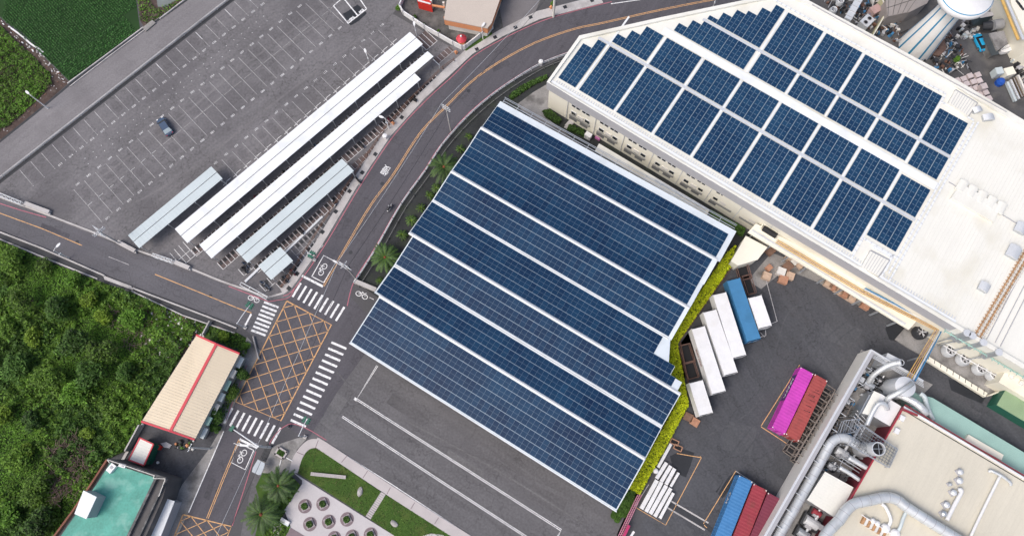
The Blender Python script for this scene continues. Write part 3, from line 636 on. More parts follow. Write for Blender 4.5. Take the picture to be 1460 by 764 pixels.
build(b, 'roof_walkway', [m_roofw, m_lgrey], fac)
def fac_array(a0, b0, cols, rows_by_col, off=0.):
    mb = MB(); w = 1.9
    for c in range(cols):
        r = rows_by_col[c] if isinstance(rows_by_col, (list, tuple)) else rows_by_col
        A0 = a0+c*w; 
        L = r[1] if isinstance(r, tuple) else r; n_ = max(1, int(round(L/1.0))); h = L/n_
        mb.face([MAIN(A0+.01, b0, ZR+.17), MAIN(A0+w-.03, b0, ZR+.17), MAIN(A0+w-.03, b0+L, ZR+.17), MAIN(A0+.01, b0+L, ZR+.17)], 1)
        for k in range(n_):
            module(mb, None, lambda a, bb: MAIN(a, bb, ZR), None, A0+.06, A0+w-.08, b0+k*h+.012, b0+(k+1)*h-.012, .21)
    return build(mb, 'solar_array', [m_panelM, m_rackm], fac)
m_rackm = M('module_frame_blue', (.22, .30, .38), .5, .05, 1.)
fac_array(1.3, 1.95, 2, [8.75, 11.0])
for a0 in (5.9, 14.1, 22.3, 30.5, 38.7, 46.9, 55.1): fac_array(a0, 1.95, 4, 11.0)
fac_array(63.3, 6.2, 3, 6.7)
fac_array(5.65, 14.0, 4, [2.05, 4.2, 6.5, 6.5])
for a0 in (14.0, 22.3, 30.5, 38.7, 46.9, 55.1): fac_array(a0, 13.8, 4, 6.7)
fac_array(63.3, 13.8, 3, 6.2)
fac_array(14.2, 22.6, 8, [1.95, 3.95, 4.9, 4.9, 4.9, 4.9, 4.9, 4.9])
for a0 in (30.5, 38.7, 46.9, 55.1): fac_array(a0, 22.6, 4, 4.85)
fac_array(63.3, 22.4, 3, 5.0)
fac_array(18.25, 28.3, 6, [.95, 2.9, 4.9, 5.9, 8.0, 10.0])
for a0 in (30.5, 38.7, 46.9, 55.1): fac_array(a0, 28.3, 4, 9.8)
fac_array(63.3, 28.15, 3, 7.5)
# cable trays round the array and roof seams
b = MB()
for p, q in (((69.7, 2), (69.7, 36.5)), ((70.4, 0.9), (70.4, 37)), ((24, 39.1), (63, 38.9)), ((63, 38.9), (63, 37)), ((63, 37), (69.6, 36.8)), ((63.1, 5.3), (63.1, .9)), ((68.9, 5.5), (68.9, .9)), ((63.1, 5.3), (69.5, 5.3))):
    b.bar(MAIN(*p, ZR+.15), MAIN(*q, ZR+.15), .28, .1, 0)
    L = math.dist(p, q); m = int(L/1.0)
    for k in range(m): t = (k+.5)/m; b.box(*MAIN(p[0]+(q[0]-p[0])*t, p[1]+(q[1]-p[1])*t), ZR+.2, .2, .45, .03, MAIN.ang+(R(90) if abs(p[0]-q[0]) < 1 else 0), 1)
build(b, 'cable_tray', [m_roofw, m_lgrey], fac)
b = MB(); quad = [MAIN(71.2, 1.0), MAIN(88.5, .6), MAIN(88.5, 22.3), MAIN(71.2, 22.3)]; ribs(b, quad, ZR+.02, .62, 0, .05, .03)
quad = [MAIN(71.2, 24.5), MAIN(104, 24.5), MAIN(104, 42.5), MAIN(71.2, 38.8)]; ribs(b, quad, ZR+.02, .62, 0, .05, .03)
quad = [MAIN(96, -4), MAIN(118, -4), MAIN(118, 22), MAIN(96, 22)]; ribs(b, quad, ZR+.02, .7, 0, .05, .03)
build(b, 'roof_seams', M('roof_seam', (.70, .69, .635), .6, .03, 1.), fac)
b = MB()
for p, q, w in (((71, 23.3), (92, 22.4), .14), ((88.6, .8), (88.6, 22), .12), ((90, 1), (90, 22), .1), ((91, 1), (91, 22), .12), ((92, 22.2), (118, 21.5), .3)):
    b.bar(MAIN(*p, ZR+.1), MAIN(*q, ZR+.1), w, .1, 0)
build(b, 'roof_conduit', m_grey, fac)
b = MB(); b.bar((*W2(1156, 10, ZR), ZR+.5), (*W2(1432, 162, ZR), ZR+.5), .06, .5); build(b, 'parapet_gutter', m_grey, fac)
# roof hatches
for q, nm in (([(1363, 128.5), (1393.5, 147), (1381, 165), (1353, 146)], 1), ([(1241.5, 357.5), (1268, 371), (1253, 393), (1228.5, 380)], 1)):
    b = MB(); b.prism(PX(q, ZR+.9), ZR, ZR+.8, 0); Q = PX(q, ZR+.9); ribs(b, [Q[0], Q[1], Q[2], Q[3]], ZR+.83, .45, 1)
    fr = PX(q, ZR+.9); b.wall(PX([*q, q[0]], ZR+.3), .25, ZR, ZR+.35, 1); build(b, 'roof_hatch', [m_creamroof, m_grey], fac)
b = MB()
for p, r in (((1228, 378), 0),): b.wall(PX([(1227, 383), (1240, 361)], ZR), .5, ZR, ZR+.35); b.wall(PX([(1244, 352), (1270, 366), (1262, 386)], ZR), .35, ZR, ZR+.3)
build(b, 'hatch_kerb', m_roofw, fac)
# white shelter with scalloped skylights on the right-hand roof
b = MB(); b.prism(PX([(1371, 261), (1428, 293), (1418, 316), (1357, 282)], ZR+.8), ZR, ZR+.6)
c = MB()
for k in range(5):
    u, v = 1374+k*13.8, 262.5+k*7.8; x, y = W2(u, v, ZR+.7)
    c.rings([[(x+math.cos(MAIN.ang)*dx*.85-math.sin(MAIN.ang)*dy, y+math.sin(MAIN.ang)*dx*.85+math.cos(MAIN.ang)*dy, ZR+.35+.35*math.sin(t)) for t, dx in [(math.pi*j/8, math.cos(math.pi*j/8)) for j in range(9)]] for dy in (-1.5, .8)], 0)
sh = build(b, 'roof_shelter', m_creamroof, fac); build(c, 'skylight', m_creamroof, sh)
# roof-mounted vents (boxes with hoods)
def roof_vent(u, v, ang, L_, w_, label, fan=True):
    x, y = W2(u, v, ZR+1); t = thing('roof_ventilator', label, 'ventilator', (x, y, ZR), ang, None)
    b = MB(); b.box(0, 0, 0, L_*.8, w_, .9); build(b, 'duct_box', m_galv, t, False)
    c = MB(); c.rings([[(dx, yy, .75+zz) for dx, zz in [(-L_*.5+L_*j/8*.9, .35*math.sin(math.pi*j/8)+.1) for j in range(9)]] for yy in (-w_*.6, w_*.6)], 0); build(c, 'hood', m_lgrey, t, False)
    return t
roof_vent(1447.5, 359, MAIN.ang, 2.4, 2.0, 'boxy metal roof ventilator beside the rusty pipe run', )
roof_vent(1405, 409, MAIN.ang, 1.9, 1.3, 'small domed metal ventilator alone on the cream roof left of the rusty pipes')
roof_vent(1458, 325, MAIN.ang, 2.2, 1.6, 'domed metal roof ventilator at the right edge of the photo')
roof_vent(1395, 155.5, MAIN.ang+.9, 1.8, .9, 'narrow silver vent duct next to the roof hatch at the parapet')
roof_vent(1411, 166.5, MAIN.ang+.7, 2.2, 1.0, 'silver vent duct under the parapet, right of the narrower one')
t = thing('rusty_pipe_run', 'bundle of rust-coloured pipes laid straight across the cream factory roof', 'pipes', (*W2(1430, 420, ZR), ZR)); b = MB()
p0, p1 = W(1462, 368, ZR+.3), W(1396, 479, ZR+.3); d = Vector(p1)-Vector(p0); nn = Vector((-d.y, d.x, 0)).normalized()
for k in range(4): b.tube([Vector(p0)-d*.8+nn*(k-1.5)*.42, Vector(p1)+nn*(k-1.5)*.42], .12, 6, k % 2)
build(b, 'pipe', [m_rustl, m_offw], t); b = MB()
for k in range(46): b.box(*(Vector(p0)-d*.8+d*(1.8*k/45)).to_2d(), ZR, .09, 1.8, .14, math.atan2(d.y, d.x))
build(b, 'pipe_support', m_rustl, t)
t = thing('pipe_rack', 'long rust-stained rack of brown and teal pipes along the south edge of the factory roof', 'pipe rack', (*W2(1400, 500, ZR), 0)); b = MB()
p0, p1 = Vector(W(1362, 455, 10)), Vector(W(1475, 521, 10)); d = p1-p0; nn = Vector((-d.y, d.x, 0)).normalized()
for k in range(3): b.tube([p0+nn*(k*.5), p1+nn*(k*.5)], .13, 6, [0, 1, 0][k])
for k in range(60): b.box(*(p0+d*(k/59)+nn*.5).to_2d(), 9.6, .16, 1.9, .35, math.atan2(d.y, d.x), 0)
build(b, 'pipe', [m_rust, m_rustl, m_turq], t)
b = MB()
for k in range(3): b.tube([p0-nn*(1.2+k*.45)-Vector((0, 0, 1.5)), p1-nn*(1.2+k*.45)-Vector((0, 0, 1.5))], .12, 6, k % 2)
for k in range(14): b.bar(p0+d*(k/13)-nn*.4-Vector((0, 0, 1.6)), p0+d*(k/13)-nn*2.4-Vector((0, 0, 1.6)), .14)
build(b, 'lower_pipe', [m_turq, m_lgrey], t)
# south-west face: bays with windows, downpipes
fb = thing  # noqa
def wallwin(a, z, w, h, mi=0, name='window'):
    b = MB(); p = MAIN(a, .42); b.box(p[0], p[1], z, w+.16, .12, h+.16, MAIN.ang, 0); fr = build(b, name, m_lgrey, fac)
    c = MB(); p = MAIN(a, .36); c.box(p[0], p[1], z+.1, w-.04, .06, h-.04, MAIN.ang); build(c, 'pane', m_glass, fr)
bay = 6.35; bays = [5.2+k*bay for k in range(14)]
for i, a in enumerate(bays):
    if a < 84:
        for dx in (.9, 1.9, 3.2, 4.1): wallwin(a+dx, 6.35, .75, .62)
    if a < 44:
        for dx in (1.1, 4.2): wallwin(a+dx, 3.3, 1.0, 1.0)
        b = MB(); p = MAIN(a+2.6, .3); b.box(p[0], p[1], 2.5, 4.6, .35, .5, MAIN.ang); b.box(*MAIN(a+2.7, .35), 3.3, 1.3, .12, 1.0, MAIN.ang, 1); build(b, 'window_ledge', [M('ledge_grey', (.22, .22, .21), .8, .15, 1.), m_offw], fac)
        b = MB(); 
        for q in (1.1, 3.6): b.box(*MAIN(a+q, .38), 1.1, 1.7, .1, 1.2, MAIN.ang)
        build(b, 'louvre', M('louvre_grey', (.16, .165, .17), .7, .15, 1.), fac)
    b = MB(); b.tube([MAIN(a-.4, .32, .1), MAIN(a-.4, .32, 8.1)], .07, 6); build(b, 'downpipe', m_lgrey, fac)
# ================================================================== CANOPIES AGAINST THE FACTORY
t = thing('loading_canopy', 'long cream canopy roof running along the factory wall above the crates', 'canopy', (*W2(1190, 400), 0))
z_ = 5.0; o_ = PX([(1066.5, 331), (1160, 386.7), (1296, 469.8), (1309, 455), (1234, 408), (1160, 362), (1078, 318.5)], z_)
b = MB(); b.prism(o_, z_-.35, z_, 0); b.prism(PX([(1071, 329), (1160, 382), (1290, 463), (1292, 461), (1160, 380), (1073, 327)], z_), z_, z_+.12, 1); ribs(b, [o_[0], o_[2], o_[3], o_[6]], z_+.03, .8, 0, .05, .05); build(b, 'roof', [m_cream, m_lgrey], t)
for k in range(9):
    c = MB(); x, y = W2(1076+k*26, 331+k*15.7, z_); c.box(x, y, 0, .3, .3, z_-.3, MAIN.ang); build(c, 'post', m_galv, t)
t = thing('covered_walkway', 'white narrow walkway roof in the alley between the solar hall and the factory wall', 'walkway roof', (*W2(930, 262), 0))
o_ = T(680, 130, 4.02, [(700, 300), (675, 345)], 3.2)+T(860, 200, 4.02, [(595, 432), (610, 398)], 3.2)
b = MB(); b.prism(o_, 2.95, 3.2); ribs(b, [o_[0], o_[3], o_[2], o_[1]], 3.22, .7, 0, .05, .05); build(b, 'roof', m_creamroof, t)
for k in range(6):
    c = MB(); x = o_[0][0]+(o_[3][0]-o_[0][0])*(k+.3)/6; y = o_[0][1]+(o_[3][1]-o_[0][1])*(k+.3)/6; c.box(x+.1, y-.7, 0, .15, .15, 2.95, MAIN.ang); build(c, 'post', m_galv, t)
b = MB(); q_ = T(860, 200, 4.02, [(300, 222), (590, 392)], 3.6); b.wall(q_, .5, 3.21, 3.5); build(b, 'duct', m_lgrey, t)
t = thing('cream_shed', 'small cream flat-roofed shed at the top end of the yellow hedge', 'shed', (*W2(1066, 368), 0)); z_ = 3.6
o_ = T(1020, 300, 5.88, [(255, 212), (438, 308), (355, 412), (190, 462), (130, 425)], z_)
b = MB(); b.prism(o_, z_-.25, z_); ribs(b, [o_[4], o_[3], o_[1], o_[0]][:4], z_+.03, .5, 0, .04, .05); build(b, 'roof', m_cream, t)
cx_ = sum(p[0] for p in o_)/5; cy_ = sum(p[1] for p in o_)/5
b = MB(); b.prism([(cx_+(p[0]-cx_)*.94, cy_+(p[1]-cy_)*.94) for p in o_], 0, z_-.25, 0, None, False); build(b, 'wall', m_cream, t)
t = thing('black_storage_tank', 'black horizontal tank lying between canopy and factory wall', 'tank', (*W2(1092, 331), 0))
b = MB(); b.tube([W(1088, 325, 5.6), W(1107, 336.5, 5.6)], .55, 14); build(b, 'vessel', m_black, t, smooth=False)
b = MB(); b.wall(PX([(1083, 327), (1105, 341)], 5), .2, 4.6, 5.5); b.wall(PX([(1087, 320), (1111, 335)], 5), .2, 4.6, 5.5); b.wall(PX([(1083, 327), (1087, 320)], 5), .2, 4.6, 5.5); build(b, 'cradle', m_cream, t)
b = MB(); b.prism(PX([(1083, 327), (1105, 341), (1111, 335), (1087, 320)], 4.6), 0, 4.6, 0, None, False); build(b, 'plinth', m_cream, t)
# yellow pipes from the canopy to the second factory
t = thing('yellow_pipe_bridge', 'yellow and white pipes leaving the canopy and turning across the yard to the ducts', 'pipe bridge', (*W2(1330, 480), 0))
b = MB()
for k, (m_, z0) in enumerate(((0, 5.6), (1, 5.6), (0, 5.5), (2, 5.4), (3, 5.4))):
    o2 = (k-1.5)*3.4
    b.tube([W(1108+o2*.4, 343-o2*.5, z0), W(1230+o2*.4, 415-o2*.5, z0), W(1337+o2*.8, 470-o2*.1, z0), W(1297+o2*.9, 540+o2*.35, z0)][0 if k < 3 else 1:], .09 if k < 3 else .15, 6, m_)
build(b, 'pipe', [m_pipey, m_rustl, m_lgrey, m_bluet], t)
for (u, v) in ((1232, 416), (1300, 452), (1336, 474), (1316, 508), (1298, 540)):
    c = MB(); x, y = W2(u, v, 5.3); c.box(x, y, 0, .25, .25, 5.3); build(c, 'post', m_galv, t)
# ================================================================== PARKING CANOPIES
def canopy(a0, a1, b1, b0, label, mat, z=3.0, cols=None, seam=.5, notch=None):
    t = thing('scooter_canopy', label, 'parking canopy', (*LOT((a0+a1)/2, (b0+b1)/2), 0), 0, 'canopies over the scooter bays')
    b = MB(); mid = b0+(b1-b0)*seam
    def sl(bb): return z-.18*abs(bb-mid)/abs(b1-b0)*2*.5
    for (q0, q1) in ((b0, mid-.03), (mid+.03, b1)):
        A1 = a1 if not (notch and q0 == b0) else notch
        P_ = [LOT(a0, q0, sl(q0)), LOT(A1, q0, sl(q0)), LOT(A1, q1, sl(q1)), LOT(a0, q1, sl(q1))]
        Q_ = [(x, y, zz-.07) for x, y, zz in P_]; b.face(P_); b.face(Q_[::-1])
        for k in range(4): l = (k+1) % 4; b.face([Q_[k], Q_[l], P_[l], P_[k]])
        n = int((A1-a0)/.75)
        for k in range(1, n):
            a = a0+(A1-a0)*k/n; b.bar(LOT(a, q0, sl(q0)+.012), LOT(a, q1, sl(q1)+.012), .035, .03)
    build(b, 'roof', mat, t)
    c = MB(); c.bar(LOT(a0, mid, z-.06), LOT(a1, mid, z-.06), .12, .12); build(c, 'ridge_gap', m_dark, t)
    n = max(2, int((a1-a0)/5.5))
    for k in range(n+1):
        a = a0+.4+(a1-a0-.8)*k/n; c = MB(); c.bar(LOT(a, b0-.1, 0), LOT(a, b0-.1, 2.75), .12); c.bar(LOT(a, b1+.1, 0), LOT(a, b1+.1, 2.75), .12); c.bar(LOT(a, b0-.25, 2.72), LOT(a, b1+.1, 2.72), .1, .14); build(c, 'frame', m_galv, t)
canopy(19.2, 79.45, -34.1, -38.0, 'long white canopy nearest the open parking rows', m_roofw)
canopy(20.6, 79.05, -39.9, -43.6, 'long white canopy with a stepped end, second one out from the parking rows', m_roofw, notch=73.8)
canopy(24.9, 51.3, -45.5, -49.05, 'pale blue canopy of middle length beside the second long white canopy', m_roofb)
canopy(26.0, 31.3, -50.9, -54.7, 'shortest pale blue canopy, almost square, near the junction', m_roofb)
canopy(12.05, 32.1, -28.85, -32.4, 'pale blue canopy standing apart on the lot side next to the side road', m_roofb)
# fences and gates of the lot
def rail_fence(name, label, pts, h=1.1, nrail=2, mat=None, post=2.4, w=.06, group=None):
    t = thing(name, label, 'fence', (*pts[0][:2], 0), 0, group); b = MB(); c = MB()
    for p, q in zip(pts, pts[1:]):
        for k in range(nrail): zz = h*(k+1)/nrail; b.bar((*p[:2], zz), (*q[:2], zz), w)
        L = math.dist(p[:2], q[:2]); n = max(1, int(L/post))
        for k in range(n+(q is pts[-1])): x = p[0]+(q[0]-p[0])*k/n; y = p[1]+(q[1]-p[1])*k/n; c = MB(); c.bar((x, y, 0), (x, y, h+.05), w*1.3); build(c, 'post', mat, t)
    build(b, 'rail', mat, t); return t
rail_fence('railing', 'low grey railing along the drain between access road and parking lot', [LOT(a, .15) for a in (-8, 20, 55, 88)], .9, 2, m_galv, 4.2, .05)
rr = smoothline(PX([(506, 404), (536, 357), (573, 292), (607, 245), (631, 208), (665, 170), (699, 140), (733, 116), (770, 94), (806, 80), (826, 72)]), 3)
rail_fence('roadside_railing', 'double white railing between the curved road and the dark canal bank', rr, 1.0, 2, m_lgrey, 2.6, .1)
rr = [(x+.9, y-.7) for x, y in rr]
rail_fence('bank_railing', 'second grey railing just inside the roadside one on the canal bank', rr, .5, 1, M('dull_rail', (.16, .16, .16), .7, .2, 1.), 2.6, .1)
rail_fence('rusty_fence', 'low rusty brown fence between scooter bays and the pavement of the curved road', PX([(403, 410), (428, 372), (470, 306), (525, 222), (553, 181), (590, 140), (632, 99), (648, 88)]), 1.2, 2, m_rust, 2.5, .08)
rail_fence('rusty_fence', 'short rusty fence along the trailer yard beside the yellow hedge', PX([(1041, 384), (1010, 426), (968, 487), (985, 572)]), 1.2, 2, m_rust, 2., .09)
def gate(label, p, q, h=1.4, n=6, mat=None, truss=True):
    t = thing('sliding_gate', label, 'gate', (*p, 0)); b = MB()
    nn = ((q[1]-p[1]), -(q[0]-p[0])); L = math.hypot(*nn); nn = (nn[0]/L*.55, nn[1]/L*.55)
    for k in (0, 1):
        for zz in (.15, h): b.bar((p[0]+nn[0]*k, p[1]+nn[1]*k, zz), (q[0]+nn[0]*k, q[1]+nn[1]*k, zz), .1)
    for k in range(n+1):
        s = k/n; x = p[0]+(q[0]-p[0])*s; y = p[1]+(q[1]-p[1])*s
        b.bar((x, y, .1), (x, y, h), .08); b.bar((x, y, h), (x+nn[0], y+nn[1], h), .08); b.bar((x+nn[0], y+nn[1], h), (x+nn[0], y+nn[1], .1), .08)
        if truss and k < n: s2 = (k+1)/n; b.bar((x, y, h), (p[0]+(q[0]-p[0])*s2+nn[0], p[1]+(q[1]-p[1])*s2+nn[1], h), .06)
    build(b, 'frame', mat or m_lgrey, t); return t
gate('white truss gate at the far left corner of the lot', W2(0, 276), W2(37, 291), truss=True)
gate('white framed gate beside the side road near the zebra crossing', W2(348, 405), W2(385, 425), n=3, truss=False)
gate('short dark barrier gate with white frame below the long white canopies', W2(223, 364), W2(250, 373), n=4, mat=m_lgrey)
for (p, q, lb) in (((38, 291), (73, 304), 'worn concrete barrier right of the truss gate'), ((250, 374), (272, 383), 'pale concrete barrier beside the dark barrier gate'), ((170, 346), (195, 359), 'short concrete barrier at the corner of the detached blue canopy'), ((506, 401), (537, 414), 'thick white concrete barrier across the canal bank beside the bicycle symbol')):
    b = MB(); b.wall(PX([p, q]), .75, 0, .8); b.wall([(x+.15, y-.35) for x, y in PX([p, q])], .3, 0, .55); tag(build(b, 'concrete_barrier', m_conc), lb, 'barrier')
b = MB(); b.wall(PX([(350, 402), (375, 378)]), .45, .02, .3); tag(build(b, 'guide_rail', m_lgrey), 'grey flat rail leading to the framed gate by the junction', 'rail')
b = MB(); b.wall(PX([(405, 362), (460, 309)]), .4, .02, .25); tag(build(b, 'guide_rail', m_lgrey), 'grey flat rail behind the shortest blue canopy', 'rail')
# drain grates in the pavement
for i, (u, v) in enumerate([(412, 411), (424, 390.5), (443, 364), (460, 331), (479, 302), (498.6, 273), (516.7, 246.6), (535.4, 220.4), (573, 168), (592, 143), (680, 71), (706, 54), (735, 40), (756.6, 25.5), (805.6, 11), (844, 1.7)]):
    where = 'nearest the zebra crossing' if i == 0 else None
    b = MB(); x, y = W2(u, v); b.box(x, y, .14, .75, .75, .02, R(55)+ (0 if i < 10 else -R(30)));
    for k in range(5): b.box(x, y, .161, .7, .04, .02, R(55)+k*0)
    tag(build(b, 'drain_grate', m_dark), 'square dark grate set in the pale pavement along the outer kerb of the curved road', 'grate', 'grates in the curved pavement')
# ================================================================== CAR
def prof_body(mb, prof, halfw, mi=0, taper=None):
    # prof: list of (x, z_low, z_high, halfwidth)
    rs = []
    for x, zl, zh, w in prof: rs.append([(x, -w, zl), (x, -w*1.0, zl+(zh-zl)*.6), (x, -w*.9, zh), (x, w*.9, zh), (x, w, zl+(zh-zl)*.6), (x, w, zl)])
    mb.rings(rs, mi)
def make_car(label, loc, rot, body, L=4.5, glassrear=m_carg):
    t = thing('parked_car', label, 'car', loc, rot)
    s = L/4.5; b = MB()
    prof_body(b, [(-2.22*s, .35, .72, .70), (-2.1*s, .3, .86, .82), (-1.5*s, .25, .95, .88), (0, .25, .93, .90), (1.2*s, .25, .90, .88), (1.9*s, .28, .78, .82), (2.2*s, .35, .6, .66)], 0)
    bd = build(b, 'body', body, t, False)
    b = MB(); b.rings([[(x, -w, z), (x, w, z), (x*.0+x2, w*.86, z2), (x*.0+x2, -w*.86, z2)] for x, w, z, x2, z2 in [(-1.75*s, .78, .93, -1.15*s, 1.38)]]*1+[], 0, False) if False else None
    def quad(pts, nm, m): c = MB(); c.face(pts); build(c, nm, m, t, False)
    r0, r1, f0, f1 = -1.85*s, -1.2*s, .55*s, 1.25*s
    c = MB(); zr = 1.42
    c.prism([(r1, -.66), (f0, -.66), (f0, .66), (r1, .66)], zr-.05, zr); build(c, 'roof', body, t, False)
    quad([(f1, -.78, .94), (f1, .78, .94), (f0, .64, zr), (f0, -.64, zr)], 'windscreen', m_glass)
    quad([(r0, .78, .95), (r0, -.78, .95), (r1, -.64, zr), (r1, .64, zr)], 'rear_window', glassrear)
    for sg in (-1, 1):
        quad([(r0, sg*.79, .93), (f1, sg*.79, .93), (f0, sg*.65, zr), (r1, sg*.65, zr)][::sg], 'side_window', m_glass)
        c = MB(); c.box(f1-.15*s, sg*.98, .9, .14, .2, .12); build(c, 'mirror', body, t, False)
        c = MB(); c.box(2.05*s, sg*.55, .62, .22, .3, .14); build(c, 'headlight', m_white, t, False)
        c = MB(); c.box(-2.15*s, sg*.62, .68, .12, .25, .14); build(c, 'tail_light', m_red, t, False)
        for xx in (-1.35*s, 1.4*s):
            c = MB(); c.tube([(xx, sg*.9, .33), (xx, sg*.68, .33)], .33, 14); w = build(c, 'wheel', m_black, t, False)
            c = MB(); c.tube([(xx, sg*.91, .33), (xx, sg*.89, .33)], .19, 10); build(c, 'rim', m_galv, w, False)
    return t
p, q = W2(245, 194), W2(229, 170)
make_car('dark blue hatchback standing alone in the empty parking lot', (*W2(237, 182.3), .02), math.atan2(q[1]-p[1], q[0]-p[0]), m_carp)
make_car('bright light-blue small car among the machines behind the factory', (*W2(1395.5, 63), .02), R(105), m_sky, 4.1, m_glass)
# ================================================================== SCOOTERS
def make_scooter(label, loc, rot, body, rider=False, group=None):
    t = thing('scooter', label, 'scooter', loc, rot, group)
    b = MB(); b.rings([[(x, -w, zl), (x, w, zl), (x, w*.8, zh), (x, -w*.8, zh)] for x, zl, zh, w in [(-.85, .5, .75, .1), (-.5, .35, .8, .19), (0, .28, .72, .18), (.12, .25, .32, .16), (.4, .25, .34, .16), (.55, .3, .95, .17), (.72, .5, .9, .08)]]); build(b, 'body', body, t, False)
    b = MB(); b.box(-.35, 0, .78, .75, .3, .09); build(b, 'seat', m_black, t, False)
    b = MB(); b.bar((.52, -.34, 1.02), (.52, .34, 1.02), .05); b.bar((.52, 0, .8), (.52, 0, 1.05), .06); b.bar((.5, .3, 1.02), (.5, .36, 1.2), .03); b.bar((.5, -.3, 1.02), (.5, -.36, 1.2), .03); build(b, 'handlebar', m_dark, t, False)
    for xx in (-.62, .72):
        b = MB(); b.tube([(xx, -.06, .24), (xx, .06, .24)], .24, 12); build(b, 'wheel', m_black, t, False)
    return t
def scoot_col(i): return [m_dark, m_whitep, m_carp, m_maroon, m_dark, m_grey, m_black][i % 7]
d1 = W2(560, 292); d0 = W2(553, 303); rr_ = math.atan2(d1[1]-d0[1], d1[0]-d0[0])
make_scooter('white scooter riding up the curved road under its rider', (*W2(556.5, 298), .03), rr_, m_whitep)
def make_person(label, loc, rot):
    me = bpy.data.meshes.new('person')
    J = [(-.25, 0, .95, .16), (-.2, 0, 1.2, .165), (-.1, 0, 1.42, .17), (-.05, 0, 1.55, .065), (-.02, 0, 1.68, .11), (.02, 0, 1.80, .105),
         (-.1, .2, 1.42, .075), (.12, .27, 1.2, .055), (.42, .3, 1.08, .04), (.5, .3, 1.06, .035), (-.1, -.2, 1.42, .075), (.12, -.27, 1.2, .055), (.42, -.3, 1.08, .04), (.5, -.3, 1.06, .035),
         (-.2, .12, .92, .11), (.22, .17, .82, .085), (.24, .16, .42, .06), (.4, .16, .36, .05), (-.2, -.12, .92, .11), (.22, -.17, .82, .085), (.24, -.16, .42, .06), (.4, -.16, .36, .05)]
    E_ = [(0, 1), (1, 2), (2, 3), (3, 4), (4, 5), (2, 6), (6, 7), (7, 8), (8, 9), (2, 10), (10, 11), (11, 12), (12, 13), (0, 14), (14, 15), (15, 16), (16, 17), (0, 18), (18, 19), (19, 20), (20, 21)]
    me.from_pydata([j[:3] for j in J], E_, []); o = bpy.data.objects.new('person', me); COL.objects.link(o)
    o.modifiers.new('s', 'SKIN'); sv = me.skin_vertices[0].data
    for k, j in enumerate(J): sv[k].radius = (j[3], j[3])
    sv[0].use_root = True
    sb = o.modifiers.new('u', 'SUBSURF'); sb.levels = 1; sb.render_levels = 2
    me.materials.append(m_cloth); o.location = loc; o.rotation_euler = (0, 0, rot); ROOT['person'] = tuple(loc)
    tag(o, label, 'person')
    b = MB(); b.lathe(.0, 0, [(.02, 1.92), (.1, 1.9), (.145, 1.82), (.15, 1.72), (.13, 1.66)][::-1], 12); build(b, 'helmet', m_helm, o, False, True)
make_person('rider in dark jacket and white helmet seated on the scooter on the curved road', (*W2(556.5, 298), .03), rr_)
parked = []
for i, (a, b_) in enumerate([(27.5, -39.0), (34.2, -38.9), (41.5, -38.8), (49.7, -38.9), (58.4, -38.8), (66.6, -39.0), (73.2, -38.9), (75.4, -38.8), (29.5, -44.7), (38.4, -44.6), (47.8, -44.9), (56.3, -44.7), (63.9, -44.8), (70.4, -44.6), (24.1, -47.9), (23.4, -48.5), (24.2, -53.2), (24.3, -54.2), (29.2, -50.0), (36.1, -50.1), (44.4, -50.0), (50.9, -49.9), (27.7, -55.4), (29.7, -55.3)]):
    body = scoot_col(i*3+i//5); cname = {'dark_metal': 'black', 'white_paint': 'white', 'car_blue_paint': 'dark blue', 'maroon_paint': 'maroon', 'grey_fascia': 'grey', 'black_rubber': 'black'}[body.name]
    zone = 'between the two long white canopies' if i < 8 else 'between the second white canopy and the blue one' if i < 14 else 'at the left end of the middle blue canopy' if i < 16 else 'left of the shortest blue canopy' if i < 18 else 'along the outer side of the middle blue canopy' if i < 22 else 'in the bays below the shortest blue canopy'
    make_scooter('parked %s scooter in the bays %s' % (cname, zone), (*LOT(a, b_), .02), LOT.ang+R(90)+random.uniform(-.12, .12), body, group='%s scooters %s' % (cname, zone))
